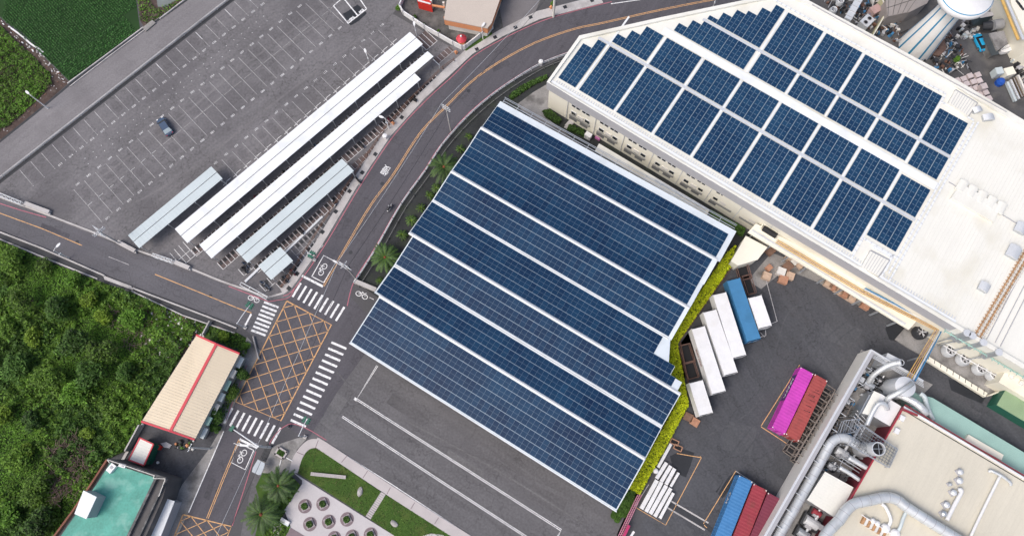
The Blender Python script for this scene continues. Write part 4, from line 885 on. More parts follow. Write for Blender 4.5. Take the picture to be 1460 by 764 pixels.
# ================================================================== CONTAINERS AND TRAILERS
def container(label, pa, pb, z, body, L=12.19, Wd=2.44, Ht=2.6, side=None, name='shipping_container', txt=None, corr=True, cat='container', legs=False, dents=False, dirpt=None, txtcol=None):
    A = Vector(W(*pa, z)); B = Vector(W(*pb, z)); x = (B-A).to_2d().normalized()
    y = Vector((x.y, -x.x))                         # away from the marked end
    if y.dot(Vector(W2(*(dirpt or (pa[0], pa[1]+100)), z))-A.to_2d()) < 0: y = -y
    c = (A.to_2d()+B.to_2d())/2; t = thing(name, label, cat, (c.x, c.y, 0), math.atan2(-y.y, -y.x)+0)
    # local: +x points to the marked end, so the box runs along -x
    zb = z-Ht; b = MB(); prf = []; n = int(L/.28)
    if corr:
        for sg in (1, -1):
            pts = []
            for k in range(n+1):
                xx = -L*k/n; pts.append((xx, sg*(Wd/2-(.0 if k % 2 else .035))))
            for (p, q) in zip(pts, pts[1:]): b.face([(*p, zb), (*q, zb), (*q, z-.04), (*p, z-.04)][::sg])
        for k in range(n):
            x0, x1 = -L*k/n, -L*(k+1)/n; za = z-(.0 if k % 2 else .025); b.face([(x0, -Wd/2+.03, za), (x0, Wd/2-.03, za), (x1, Wd/2-.03, z-(.025 if k % 2 else 0)), (x1, -Wd/2+.03, z-(.025 if k % 2 else 0))][::1])
    else:
        b.prism([(0, -Wd/2+.02), (-.0, Wd/2-.02), (-L, Wd/2-.02), (-L, -Wd/2+.02)], zb, z)
        for k in range(1, int(L/1.2)): b.bar((-L*k/int(L/1.2), -Wd/2+.05, z+.01), (-L*k/int(L/1.2), Wd/2-.05, z+.01), .05, .04)
        for k in range(1, int(L/.6)):
            for sg in (-1, 1): b.bar((-.6*k, sg*(Wd/2-.01), zb+.1), (-.6*k, sg*(Wd/2-.01), z-.1), .05, .04)
    build(b, 'shell', body, t, False)
    b = MB()
    for sg in (1, -1):
        b.bar((0, sg*(Wd/2-.03), z-.04), (-L, sg*(Wd/2-.03), z-.04), .07, .1); b.bar((0, sg*(Wd/2-.03), zb+.06), (-L, sg*(Wd/2-.03), zb+.06), .08, .14)
        for xx in (-.05, -L+.05): b.bar((xx, sg*(Wd/2-.06), zb), (xx, sg*(Wd/2-.06), z), .13)
    for xx in (-.05, -L+.05): b.bar((xx, -Wd/2, z-.05), (xx, Wd/2, z-.05), .1, .1); b.bar((xx, -Wd/2, zb+.06), (xx, Wd/2, zb+.06), .1, .12)
    build(b, 'frame', body, t, False)
    for xx in (0.0, -L):
        for sg in (-1, 1):
            c_ = MB(); c_.box(xx*.999+(-.02 if xx == 0 else .02), sg*Wd/4, zb+.12, .07, Wd/2-.12, Ht-.25)
            d_ = build(c_, 'door', side or body, t, False)
            c_ = MB(); c_.bar((xx+(.03 if xx == 0 else -.03), sg*Wd/4, zb+.2), (xx+(.03 if xx == 0 else -.03), sg*Wd/4, z-.2), .04); build(c_, 'lock_rod', m_lgrey, d_, False)
    c_ = MB()
    for xx in (-.12, -L+.12):
        for sg in (-1, 1): c_.box(xx, sg*(Wd/2-.12), z-.005, .2, .17, .03)
    if not legs: build(c_, 'corner_casting', m_offw if corr else body, t, False)
    if legs:
        for sg in (-1, 1):
            for xx in (-L+1.2, -L+2.4):
                c_ = MB(); c_.tube([(xx, sg*1.15, .5), (xx, sg*.75, .5)], .5, 14); w_ = build(c_, 'wheel', m_black, t, False)
            c_ = MB(); c_.bar((-1.9, sg*.8, 0), (-1.9, sg*.8, zb), .15); build(c_, 'landing_leg', m_galv, t, False)
        c_ = MB(); c_.bar((-.2, -.5, zb-.14), (-L, -.5, zb-.14), .14, .24); c_.bar((-.2, .5, zb-.14), (-L, .5, zb-.14), .14, .24); c_.bar((-L-.08, -1.1, .6), (-L-.08, 1.1, .6), .1, .12); build(c_, 'chassis', m_dark, t, False)
    if dents:
        c_ = MB()
        for k in range(7): xx = -random.uniform(1.5, 7); yy = random.uniform(-.9, .2); c_.strip([(xx, yy), (xx-.1, yy+random.uniform(.5, 1.2))], .07, z+.004); c_.box(xx, yy, z+.002, .18, .12, .012)
        build(c_, 'scrape', m_black, t, False)
    if txt:
        c_ = MB(); left = 1
        # the west-facing long side
        yv = Vector((-math.sin(t.rotation_euler.z), math.cos(t.rotation_euler.z))); sg = 1 if yv.dot(Vector((-1, 0))) > 0 else -1
        s_, x0, size, patch = txt
        zc = zb+Ht*.55; Y = sg*(Wd/2+.02)
        if patch: c_.face([(x0-patch/2, Y, zb+.15), (x0+patch/2, Y, zb+.15), (x0+patch/2, Y, z-.12), (x0-patch/2, Y, z-.12)], 1)
        text_into(c_, s_, None, 0, size, 0, 0, basis=((x0, Y+sg*.015, zc), (-sg, 0, 0), (0, 0, 1)), sx=1., bold=.03)
        build(c_, 'lettering', [txtcol or m_white, m_purp], t, False)
    return t
container('magenta shipping container with white lettering on its dark side', (1142.6, 523.6), (1158.8, 532.4), 2.6, m_pinkc, side=m_pinkc, txt=('ARAFA', -4.1, 1.35, 5.2))
container('faded red container with scrape marks on top, beside the magenta one', (1162.4, 533.2), (1179.4, 542.6), 2.6, m_redc, dents=True)
container('bright blue shipping container at the bottom edge with white letters on its side', (1055, 677.5), (1072.2, 686), 2.6, m_bluec, txt=('CAI', -4.2, 1.3, None))
container('crimson shipping container between the blue and the maroon ones', (1074.8, 689.2), (1093.4, 698.4), 2.6, m_redd)
container('dark maroon ribbed container tight against the long grey wall', (1096, 702.2), (1113, 711), 2.5, m_maroon)
zt = 3.85
def tl(label, a, b, c, body, **k):
    A, B, C = W(*a, zt), W(*b, zt), W(*c, zt); L = math.dist(A, C); return container(label, a, b, zt, body, L=L, Wd=2.46, Ht=2.75, name='truck_trailer', cat='trailer', legs=True, corr=False, dirpt=c, **k)
tl('short white box trailer lowest in the row, next to the wooden pallets', (982.5, 545.7), (1001.8, 540.8), (994.2, 594), m_whitep)
tl('long white box trailer with small red and dark lettering on its left side', (985, 469), (1005.5, 463.8), (1011, 563.5), m_whitep, txt=('SUN LINE', -5.2, .75, None), txtcol=m_redd)
tl('long white box trailer third from the left in the row', (1001.4, 445.4), (1021.8, 440), (1028, 537), m_whitep)
tl('long white box trailer directly left of the blue one', (1015.6, 420.4), (1035.9, 415.6), (1044, 511), m_whitep)
tl('long blue box trailer, the only blue one in the row', (1036, 400.2), (1055.2, 395.4), (1062.6, 488.4), m_bluet)
tl('short white box trailer right of the blue one', (1066.8, 424.6), (1085.5, 420), (1079.8, 469.4), m_whitep)
# steel racks
def rack(loc, ang, L=2.3, Wd=1.5, h=1.5, mat=m_dark, lab='', grp=None, name='steel_rack'):
    t = thing(name, lab, 'rack', loc, ang, grp)
    for sx_ in (-1, 1):
        for sy in (-1, 1): b = MB(); b.bar((sx_*L/2, sy*Wd/2, 0), (sx_*L/2, sy*Wd/2, h), .1); build(b, 'post', mat, t, False)
    b = MB()
    for zz, nm_ in ((.15, 'base_frame'), (h, 'top_frame')):
        b = MB()
        for sg in (-1, 1): b.bar((-L/2, sg*Wd/2, zz), (L/2, sg*Wd/2, zz), .11); b.bar((sg*L/2, -Wd/2, zz), (sg*L/2, Wd/2, zz), .11)
        build(b, nm_, mat, t, False)
    b = MB(); b.box(0, 0, .1, L-.2, Wd-.2, .1); build(b, 'tray', m_black, t, False); return t
base = rack((0, 0, 0), 0, 1.75, 1.35, 2.2, M('rack_steel', (.20, .17, .15), .7, .2, 2.), 'dark steel stacking rack in the double row between the red container and the grey wall', 'steel racks beside the containers')
A = Vector(W(1182, 556, 2.2)); Bv = Vector(W(1129.5, 643, 2.2)); dd = (Bv-A).normalized(); nn = Vector((-dd.y, dd.x, 0)); n_ = 10
first = True
for k in range(n_):
    for j in range(3):
        p = A+dd*(k*1.42+.6*(j == 1))+nn*(j*1.86)
        if j == 2 and k > 7: continue
        o = base if first else copy_tree(base); first = False
        o.location = (p.x, p.y, 0); o.rotation_euler = (0, 0, math.atan2(nn.y, nn.x))
m_rr = M('rack_rust', (.17, .10, .08), .85, .25, 2.)
for (u, v, L, Wd, ang, lab) in ((978, 505, 3.4, 2.0, R(-76), 'rusty empty steel frame left of the long lettered trailer, upper one'), (984, 528, 3.0, 2.0, R(-76), 'rusty empty steel frame just above the short lowest trailer'), (1059, 390, 2.6, 2.2, R(-78), 'rusty steel frame above the blue trailer by the shed'), (1066, 407, 3.6, 1.6, R(-76), 'dark steel frame between the blue trailer and the short one on its right')):
    rack((*W2(u, v), 0), ang, L, Wd, 1.1, m_rr, lab)
for (u, v, lab) in ((961, 630, 'small rusty trolley frame at the bottom of the yellow hedge, upper one'), (966, 638, 'small rusty trolley frame above the stacked white beams')):
    rack((*W2(u, v), 0), R(-25), 1.4, .8, .6, M('trolley_rust', (.45, .25, .16), .8, .2, 2.), lab, name='trolley_frame')
# pallets and crates
def crate(u, v, s, h, ang, mat, lab, z=0., grp=None, name='wooden_crate', cat='crate'):
    t = thing(name, lab, cat, (*W2(u, v, z+(h if name == 'wrapped_cube' else 0)), z), ang, grp); b = MB(); b.box(0, 0, .12, s, s*.92, h-.12)
    build(b, 'load', mat, t, False); b = MB()
    for k in (-1, 0, 1): b.box(0, k*s*.4, 0, s*1.02, .12, .12)
    build(b, 'pallet', m_wood, t, False)
    if name == 'wooden_crate':
        b = MB()
        for k in range(7): b.box(0, (k-3)*s*.138, h, s*1.02, s*.105, .025)
        build(b, 'top_boards', mat, t, False)
    return t
m_cr1 = M('crate_wood_pale', (.52, .38, .28), .9, .15, 2.); m_cr2 = M('crate_wood_red', (.42, .22, .14), .9, .2, 2.); m_cr3 = M('crate_wood_dark', (.20, .12, .085), .9, .2, 2.)
Xc = lambda x, y: (1020+x/5.88, 300+y/5.88)
for (x, y, s, h, m_, lab) in ((452, 350, 1.5, 1.1, m_cr3, 'brown open crate against the shed under the canopy edge'), (440, 488, 1.1, .9, m_cr2, 'small red-brown crate standing on the concrete strip'), (420, 558, 1.5, 1.0, m_cr1, 'pale wooden crate left of the group, at the end of the bay line'), (538, 522, 1.5, 1.2, m_offw, 'white topped crate in the group of four'), (596, 478, 1.7, 1.0, m_cr3, 'dark brown crate in the group of four, highest in the photo'), (558, 588, 1.6, 1.0, m_cr2, 'orange-brown crate in the group of four, lowest in the photo'), (615, 555, 1.5, .9, m_cr1, 'pale crate in the group of four, right of the orange-brown one'), (606, 402, 1.3, .9, m_cr1, 'light crate half under the long canopy, left one of three'), (655, 435, 1.3, .9, m_offw, 'off-white crate half under the long canopy, middle one of three'), (703, 463, 1.3, .9, m_cr1, 'light crate half under the long canopy, right one of three')):
    crate(*Xc(x, y), s, h, R(-22 if y > 500 else 40), m_, lab, grp='crates in the loading yard')
for k, (x, y, m_) in enumerate(((62, 455, m_cr1), (82, 466, m_cr2), (105, 482, m_cr1), (130, 498, m_cr2), (156, 514, m_cr1), (215, 545, m_cr2))):
    crate(1160+x/2.94-1.5, 250+y/2.94+1, 1.5, 1.0, MAIN.ang, m_, ['pale crate at the left end of the row along the canopy', 'reddish crate second from the left along the canopy', 'pale crate third from the left along the canopy', 'reddish crate fourth from the left along the canopy', 'pale crate fifth from the left along the canopy', 'reddish crate at the right end, apart from the row along the canopy'][k], grp='crates along the canopy')
crate(980.8, 594.5, 1.55, .5, R(-27), m_cr3, 'darker low stack of wooden pallets below the short trailer', name='pallet_stack', cat='pallets')
crate(990, 601.5, 1.5, .5, R(-33), m_cr2, 'lighter low stack of wooden pallets, lower one of the pair', name='pallet_stack', cat='pallets')
# white beams
Xb = lambda x, y, z=.5: W(820+x/5.306, 620+y/5.306, z)
wb = [((690, 208), (615, 328), .62), ((722, 232), (650, 352), .62), ((752, 252), (686, 372), .62), ((782, 284), (722, 388), .42),
      ((618, 340), (500, 556), .72), ((652, 356), (536, 578), .66), ((688, 380), (568, 594), .66), ((722, 400), (602, 614), .62), ((742, 436), (640, 628), .50), ((724, 66), (626, 244), .5)]
rowname = ['upper row, first from the left', 'upper row, second from the left', 'upper row, third from the left', 'upper row, thinnest at the right', 'lower row, first from the left', 'lower row, second from the left', 'lower row, third from the left', 'lower row, fourth from the left', 'lower row, fifth and thinnest', '']
for k, (p, q, w) in enumerate(wb):
    b = MB(); P_, Q_ = Xb(*p), Xb(*q); b.bar(P_, Q_, w, .5); d_ = Vector(Q_)-Vector(P_)
    for s in (.12, .5, .88): c_ = Vector(P_)+d_*s; b.box(c_.x, c_.y, .22, .06, w+.02, .55, math.atan2(d_.y, d_.x), 1)
    tag(build(b, 'white_beam', [m_whitep, m_lgrey]), ('long white packed beam in the '+rowname[k]) if k < 9 else 'single white packed beam lying along the hedge above the stack', 'beam', 'white packed beams')
b = MB(); x, y, _ = Xb(608, 270); b.lathe(x, y, [(.45, 0), (.47, .9), (.3, 1.05), (.05, 1.1)], 14); tag(build(b, 'white_drum', m_whitep), 'round white drum between the hedge and the stack of beams', 'drum')
# pink entrance rail
t = thing('maroon_gate_rail', 'maroon and pink sliding gate rail at the bottom beside the dark round shrubs', 'gate', (*W2(895, 740), 0)); b = MB()
for o_ in (-.35, .0, .35): b.bar(Vector(W(912, 705, 1.2))+Vector((o_, 0, 0)), Vector(W(872, 790, 1.2))+Vector((o_, 0, 0)), .12)
for k in range(34): s = k/33; p = Vector(W(912, 705, 1.2)).lerp(Vector(W(872, 790, 1.2)), s); b.bar(p+Vector((-.4, 0, 0)), p+Vector((.4, 0, 0)), .06); b.bar(p, (p.x, p.y, 0), .05)
build(b, 'rail', m_pinkr if 'm_pinkr' in globals() else M('pink_rail', (.48, .20, .27), .6, .15, 2.), t); b = MB(); b.bar(W(897, 748, 1.45), W(872, 800, 1.45), .45, .3); build(b, 'beam', M('dark_pink', (.42, .03, .12), .6, .1, 1.), t)
b = MB(); x, y, _ = W(893.5, 751.5, .2); b.lathe(x, y, [(.4, 0), (.4, .4), (.2, .5)], 12); tag(build(b, 'dark_drum', m_black), 'small round black drum beside the maroon gate rail', 'drum')
# ================================================================== LONG GREY SCREEN WALL
t = thing('screen_wall', 'long tall pale grey screen wall between the container yard and the silver ducts', 'wall', (*W2(1166, 604), 0))
A = Vector(W(1223, 504, 0)); Bq = Vector(W(1072, 766.5, 0)); Bq = A+(Bq-A)*1.25; d = (Bq-A).normalized(); nn = Vector((-d.y, d.x, 0))
if nn.x < 0: nn = -nn
b = MB(); q = lambda s, o, z: (A.x+d.x*s+nn.x*o, A.y+d.y*s+nn.y*o, z); L = (Bq-A).length
m_wallw = M('screen_wall_cream', (.74, .72, .66), .7, .05, .3)
b.face([q(0, 0, 0), q(L, 0, 0), q(L, 0, 5), q(0, 0, 5)], 0); b.face([q(L, .35, 5), q(0, .35, 5), q(0, 0, 5), q(L, 0, 5)], 2)
b.face([q(L, .35, 5), q(L, .95, 4.9), q(0, .95, 4.9), q(0, .35, 5)], 1); b.face([q(L, 1.0, 4.9), q(L, 1.0, 0), q(0, 1.0, 0), q(0, 1.0, 4.9)], 1); b.face([q(0, 0, 0), q(0, 0, 5), q(0, .35, 5), q(0, 1.0, 4.9), q(0, 1.0, 0)], 0)
build(b, 'panel', [m_wallw, m_grey, m_lgrey], t)
for k in range(13):
    c = MB(); s = 3+k*3.2; c.bar(q(s, 1.0, 4.6), q(s, 2.1, 4.6), .1); c.bar(q(s, 2.1, 4.6), q(s, 2.1, 0), .09); build(c, 'strut', m_lgrey, t)
b = MB(); b.bar(q(0, .1, 4.9), W(1316, 543, 4.9), .25, .4); 
for k in range(5): b.bar(Vector(q(0, .1, 4.7))+Vector((-.0, -.28*k, 0)), Vector(W(1316, 543, 4.7))+Vector((0, -.28*k, 0)), .09)
build(b, 'end_louvre', m_lgrey, t)
# ================================================================== SECOND FACTORY
Z2 = 5.6
t = thing('duct_factory', 'beige flat-roofed factory with red trimmed edges under the silver ducts', 'factory', (*W2(1380, 690), 0)); F2 = t
c4 = [W2(1288, 580, Z2), W2(1620, 777, Z2), W2(1470, 1020, Z2), W2(1128, 858, Z2)]
b = MB(); b.sheet(c4, Z2); build(b, 'roof', m_factroof, t)
b = MB(); b.prism([(p[0]*.999, p[1]) for p in c4], 0, Z2-.03, 0, None, False); build(b, 'wall', M('red_wall', (.15, .018, .03), .6, .1, 1.), t)
b = MB(); b.bar((*c4[0], Z2+.05), (*c4[1], Z2+.05), .35, .35, 0); b.bar((c4[0][0]+.3, c4[0][1]+.4, Z2-.05), (c4[1][0]+.3, c4[1][1]+.4, Z2-.05), .16, .2, 1); b.bar((c4[0][0]-.1, c4[0][1]-.5, Z2+.02), (c4[1][0]-.1, c4[1][1]-.5, Z2+.02), .12, .1, 2); build(b, 'roof_edge', [m_whitep, m_redd, m_black], t)
b = MB(); b.bar((*c4[0], Z2+.05), (*c4[3], Z2+.05), .22, .3, 0); build(b, 'red_trim', M('dark_red_trim', (.34, .03, .05), .6, .1, 1.), t)
b = MB(); ribs(b, [c4[0], c4[1], c4[2], c4[3]], Z2+.005, .75, 0, .05, .02); build(b, 'roof_seams', m_factroof, t)
t = thing('turquoise_lean_to', 'pale turquoise lean-to roof along the north-east side of the beige factory', 'lean-to', (*W2(1390, 625), 0))
q4 = [W2(1293, 556, 3), W2(1330, 567, 3), W2(1640, 752, 3), W2(1640, 800, 3), W2(1300, 590, 3)]
b = MB(); b.prism(q4, 0, 3.0, 0); build(b, 'roof', m_turq, t)
b = MB(); b.prism(PX([(1381, 619), (1431, 648), (1428, 656), (1376, 627)], 3.6), 3.0, 3.6); build(b, 'roof_box', m_cream, t)
t = thing('green_roof_annex', 'small pale green roof with dark green edge at the right side of the photo', 'annex', (*W2(1450, 590), 0))
b = MB(); b.prism(PX([(1434, 555), (1421, 577), (1520, 636), (1540, 612)], 3), 0, 3, 0, 1); build(b, 'roof', [M('pale_green_roof', (.24, .34, .20), .7, .1, .4), m_dgreen], t)
t = thing('cream_roof_annex', 'cream roofed annex with two round vents above the green roof', 'annex', (*W2(1440, 540), 0)); o_ = PX([(1434.5, 527), (1424, 544.5), (1520, 602), (1530, 582)], 4.5)
b = MB(); b.prism(o_, 0, 4.5); build(b, 'roof', m_cream, t)
for u, v in ((1443, 536), (1458, 545.5)): c = MB(); x, y = W2(u, v, 4.9); c.lathe(x, y, [(.45, 4.5), (.45, 4.9), (.2, 5.05)], 12); build(c, 'vent', m_offw, t)
# cooling fans and stacks on the apron
b = MB(); b.prism(PX([(1321, 512), (1407, 566), (1428, 553), (1436, 530), (1345, 470), (1300, 455), (1275, 484), (1290, 494)]), 0, .3, 0, 0, False); struct(b, 'machinery_apron', m_concd)
t = thing('low_wall', 'cream low wall with slanted slots along the machinery apron', 'wall', (*W2(1364, 540), 0)); b = MB()
b.wall(PX([(1321, 510), (1406, 563)], .9), .9, .3, 1.0); build(b, 'wall', m_cream, t); b = MB(); b.wall(PX([(1405, 564.5), (1428, 555)]), .2, .3, 1.3); build(b, 'end_panel', m_cream, t)
c = MB()
for k in range(10): x, y = W2(1324+k*8.8, 509.5+k*5.5, 1.05); c.box(x, y, 1.0, .1, .8, .02, MAIN.ang+.3)
build(c, 'slot', m_dark, t)
def fan(u, v, z0, label, r=1.12, h=1.5, mat=m_lgrey, grp='round cooling fans on the apron'):
    x, y = W2(u, v, z0+h); t = thing('cooling_fan', label, 'cooling fan', (x, y, z0), 0, grp)
    b = MB(); b.lathe(0, 0, [(r*1.05, 0), (r*1.1, h*.45), (r*.86, h*.8), (r*.86, h), (r*.72, h), (r*.72, h-.35), (.01, h-.36)], 20, cap=False); build(b, 'shroud', mat, t, False, smooth=True)
    b = MB(); 
    for k in range(5):
        a = k*2*math.pi/5; ca, sa = math.cos(a), math.sin(a)
        b.face([(ca*.1-sa*.06, sa*.1+ca*.06, h-.2), (ca*.1+sa*.06, sa*.1-ca*.06, h-.28), (ca*r*.68+sa*.2, sa*r*.68-ca*.2, h-.3), (ca*r*.68-sa*.2, sa*r*.68+ca*.2, h-.15)])
    b.lathe(0, 0, [(.16, h-.3), (.16, h-.1)], 10); build(b, 'blades', m_grey, t, False)
    b = MB(); b.lathe(0, 0, [(r*.71, h-.34), (r*.02, h-.34)], 16, cap=False); build(b, 'well', m_black, t, False)
    b = MB()
    for a in (0, math.pi/2): b.bar((math.cos(a)*r*.85, math.sin(a)*r*.85, h+.02), (-math.cos(a)*r*.85, -math.sin(a)*r*.85, h+.02), .05)
    build(b, 'guard', m_lgrey, t, False); return t
for k, (u, v) in enumerate(((1357, 498.5), (1377.5, 511), (1401, 524.5), (1420, 533))): fan(u, v, .9, 'white round cooling fan, %s of four under the roof edge' % ['leftmost', 'second from the left', 'third from the left', 'rightmost'][k])
fan(1315.5, 472.5, .9, 'dark round cooling fan standing alone below the bend of the yellow pipes', 1.2, 1.6, m_dark)
def stack(p_base, p_top, h, r, label, grp='slanting silver stacks behind the fans', z0=.3):
    x, y = W2(*p_top, h); t = thing('exhaust_stack', label, 'stack', (x, y, z0), 0, grp)
    b = MB(); b.lathe(0, 0, [(r*1.1, 6.8), (r, 7.1), (r, h-z0)], 14); build(b, 'pipe', m_galv, t, False, smooth=False)
    b = MB(); b.lathe(0, 0, [(r*1.12, h-z0-.1), (r*1.12, h-z0+.05)], 14); build(b, 'cap', m_lgrey, t, False)
    b = MB(); b.tube([(0, 0, 7.0), (0, 0, 5.2)], r*.4, 8); b.bar((0, 0, 0), (0, 0, 5.3), .16); build(b, 'support', m_galv, t, False)
for k, (u, v) in enumerate(((1379, 474.5), (1387, 478.5), (1402.5, 488), (1424.5, 502))): stack(None, (u, v), 11.2, .55, '%s silver exhaust stack beside the factory wall' % ['leftmost', 'second', 'third', 'rightmost, separate'][k])
# plant between wall and factory
b = MB(); b.sheet(PX([(1228, 498), (1330, 548), (1288, 590), (1200, 740), (1150, 840), (1060, 840)]), .018); struct(b, 'plant_apron', m_concd)
t = thing('round_silo', 'pale grey conical silo with a round white lid among the ducts', 'silo', (*W2(1277, 556), 0)); x, y = W2(1291, 551, 6.2)
b = MB(); b.lathe(x, y, [(1.9, 0), (1.85, 3.0), (1.75, 6.2), (.2, 6.6)], 26); build(b, 'shell', m_lgrey, t, smooth=False)
b = MB(); b.tube([W(1301, 546, 7.0), W(1284, 558, 6.9), W(1268, 566, 6.0), W(1262, 574, 4.5)], .45, 12); build(b, 'pipe', m_steel, t, smooth=True)
def duct(label, pts, r, grp=None, mat=None, rings_=True, n=16, cat='duct', name='silver_duct', step=1.6):
    p = [Vector(W(*q)) for q in pts]; p = [Vector(v) for v in smoothline([tuple(v) for v in p], 5)] if len(p) > 2 else p
    t = thing(name, label, cat, (p[0].x, p[0].y, 0), 0, grp); b = MB(); b.tube(p, r, n); build(b, 'pipe', mat or m_steel, t, smooth=True)
    if rings_:
        b = MB(); acc = 0
        for k in range(1, len(p)):
            d_ = (p[k]-p[k-1]); L_ = d_.length; d_.normalize(); s = step-acc
            while s < L_: c_ = p[k-1]+d_*s; b.tube([c_-d_*.035, c_+d_*.035], r*1.035, n); s += step
            acc = (acc+L_) % step if L_ > 0 else acc
        if b.v: build(b, 'flange', m_grey, t)
    for k in range(0, len(p), max(1, len(p)//5)):
        if p[k].z > 1.2: c = MB(); c.bar((p[k].x, p[k].y, 0 if p[k].z < Z2+.6 or p[k].x < c4[3][0] else Z2), (p[k].x, p[k].y, p[k].z-r*.6), .12); build(c, 'support', m_galv, t)
    return t
duct('thick silver duct running along the grey wall and bending over to the chimney', [(1080, 820, 3.6), (1114, 757, 3.6), (1136, 719, 3.6), (1155, 685, 3.6), (1168, 661, 3.7), (1177.5, 643, 3.9), (1186, 630, 4.1), (1197, 624, 4.2), (1209, 626, 4.2), (1222, 634, 4.0)], .83)
duct('thickest silver duct crossing the beige roof in a wide bend', [(1160, 800, 6.8), (1176.5, 763, 6.8), (1196, 741.5, 6.8), (1206.6, 727, 6.9), (1219, 717.5, 6.9), (1240, 713, 6.9), (1262, 708.6, 6.9), (1278.4, 711.8, 6.9), (1291.6, 721.6, 6.9), (1325.5, 743.5, 6.9), (1356, 762, 6.9), (1420, 802, 6.9)], .88)
duct('silver elbow duct on top of the white plant box', [(1236, 606, 5.0), (1243, 590, 5.4), (1250, 578, 5.8), (1256, 574.5, 6.0), (1263, 577.5, 5.8), (1265.5, 583, 5.2)], .40, rings_=False)
duct('pale duct bending beside the chimney platform above the red wall', [(1210, 652, 5), (1222, 659, 5), (1238, 668, 5), (1247, 671.5, 5), (1252, 668, 5), (1254, 660, 4.6)], .42, rings_=False, step=1)
duct('short straight white pipe left of the chimney platform, lower one', [(1197, 666, 4.8), (1214, 676, 4.8), (1231, 688, 4.8)], .36, rings_=False)
duct('wide pale duct leaving the silo towards the red factory corner', [(1276, 560, 4.6), (1290, 566, 5.2), (1305, 574, 5.8), (1316, 583, 5.8), (1320, 588, 5.2)], .62, step=1.2)
duct('blue-grey duct dropping onto the turquoise roof', [(1312, 561, 4.2), (1318, 566, 4.4), (1321, 577, 4.2), (1326, 590, 3.6), (1330, 598, 3.2)], .42, rings_=False, mat=m_roofb)
duct('grey duct climbing from the fan housing to the round chimney mouth by the wall', [(1238, 545, 1.6), (1246, 534, 3.0), (1262, 523, 4.6), (1275, 518, 5.6), (1285, 516.5, 6.4)], .48, step=1.3)
duct('thin white pipe laid straight across the beige roof on the right', [(1384, 764, 6.1), (1404, 722, 6.1), (1426.5, 677, 6.1)], .22, rings_=False, mat=m_whitep)
duct('thin white cross pipe with elbows at the upper end of the straight pipe', [(1410, 672, 5.9), (1414, 671, 6.2), (1428, 678, 6.3), (1440, 687, 6.2), (1441, 691, 5.9)], .24, rings_=False)
duct('white branch pipe ending at the row of roof vents', [(1350, 741, 6.2), (1360, 721, 6.2), (1371, 700, 6.2), (1366, 697.5, 6.0)], .33, rings_=False, mat=m_whitep)
duct('short white branch pipe below the thickest duct, left one', [(1257, 718, 6.3), (1263, 723, 6.3), (1270, 740, 6.3), (1266, 751, 6.0)], .27, rings_=False, mat=m_whitep)
duct('short white branch pipe below the thickest duct, right one', [(1293, 727, 6.3), (1288, 738, 6.3), (1284, 750, 6.3), (1280, 757, 6.0)], .27, rings_=False, mat=m_roofb)
for (u, v, r, lb) in ((1264, 753, .8, 'round white hood at the foot of the left branch pipe'), (1278, 760.5, .8, 'round white hood at the foot of the right branch pipe'), (1245.5, 742, .45, 'small white dome on the beige roof, left of a pair'), (1252, 746, .5, 'small white dome on the beige roof, right of a pair')):
    x, y = W2(u, v, 6.4); b = MB(); b.lathe(x, y, [(r, Z2), (r, Z2+.5), (r*.7, Z2+.85), (.05, Z2+1.0)], 16); tag(build(b, 'roof_hood', m_whitep), lb, 'roof hood')
vp = [((1370.5, 672.5), .45, 'first from the top'), ((1369.5, 685), .5, 'second from the top'), ((1356, 690), .27, 'smallest, set apart to the left'), ((1361, 702), .48, 'third from the top'), ((1351, 719.5), .5, 'fourth from the top'), ((1347, 732), .45, 'lowest')]
for (p, r, w) in vp:
    x, y = W2(*p, 6.4); t = thing('roof_vent', 'round metal vent on the beige roof, '+w, 'roof vent', (x, y, Z2), 0, 'round vents in a row'); b = MB(); b.lathe(0, 0, [(r*.7, 0), (r*.7, .5), (r, .55), (r, .75), (r*.3, .95)], 14); build(b, 'cowl', m_lgrey if 'top' in w else m_galv, t, False); b = MB(); b.box(0, 0, 0, r*2.2, r*2.2, .15, .5); build(b, 'kerb', m_grey, t, False)
t = thing('rusty_roof_unit', 'row of rusty brown boxes on the beige roof under the branch pipes', 'roof unit', (*W2(1245, 750, 6), Z2)); b = MB(); pq = [Vector(W(1232, 741, 6.2)), Vector(W(1262, 760, 6.2))]
for k in range(9): c_ = pq[0].lerp(pq[1], k/8); b.box(c_.x, c_.y, Z2, .42, 1.3, .6, math.atan2((pq[1]-pq[0]).y, (pq[1]-pq[0]).x), k % 2)
build(b, 'casing', [m_rustl, m_offw], t); b = MB(); b.bar(W(1228, 733, 6.4), W(1270, 760, 6.4), .12); build(b, 'rail', m_whitep, t)
t = thing('white_plant_box', 'white box-shaped plant housing with a cream left side next to the silo', 'plant housing', (*W2(1255, 584), 0)); z_ = 4.8
b = MB(); b.prism(PX([(1256, 561), (1285, 579), (1270, 608), (1243, 592)], z_), 0, z_, 0, 1); build(b, 'housing', [m_whitep, m_galv], t); b = MB(); b.prism(PX([(1246, 557), (1256, 561.5), (1242.5, 592.5), (1229, 589)], z_), 0, z_+.05, 0, 1); build(b, 'side_unit', [m_creamroof, m_galv], t)
b = MB()
for k in range(6): b.bar(W(1225-k*.6, 590+k*.9, 4-k*.5), W(1240-k*.6, 562+k*.9, 4-k*.5), .12)
build(b, 'louvre', m_galv, t)
t = thing('cream_plant_shed', 'square white ribbed roof of a shed wedged between the two big ducts', 'shed', (*W2(1184, 705), 0)); z_ = 4.6; o_ = PX([(1176.6, 672), (1217, 694.4), (1193.7, 739.5), (1151, 712)], z_)
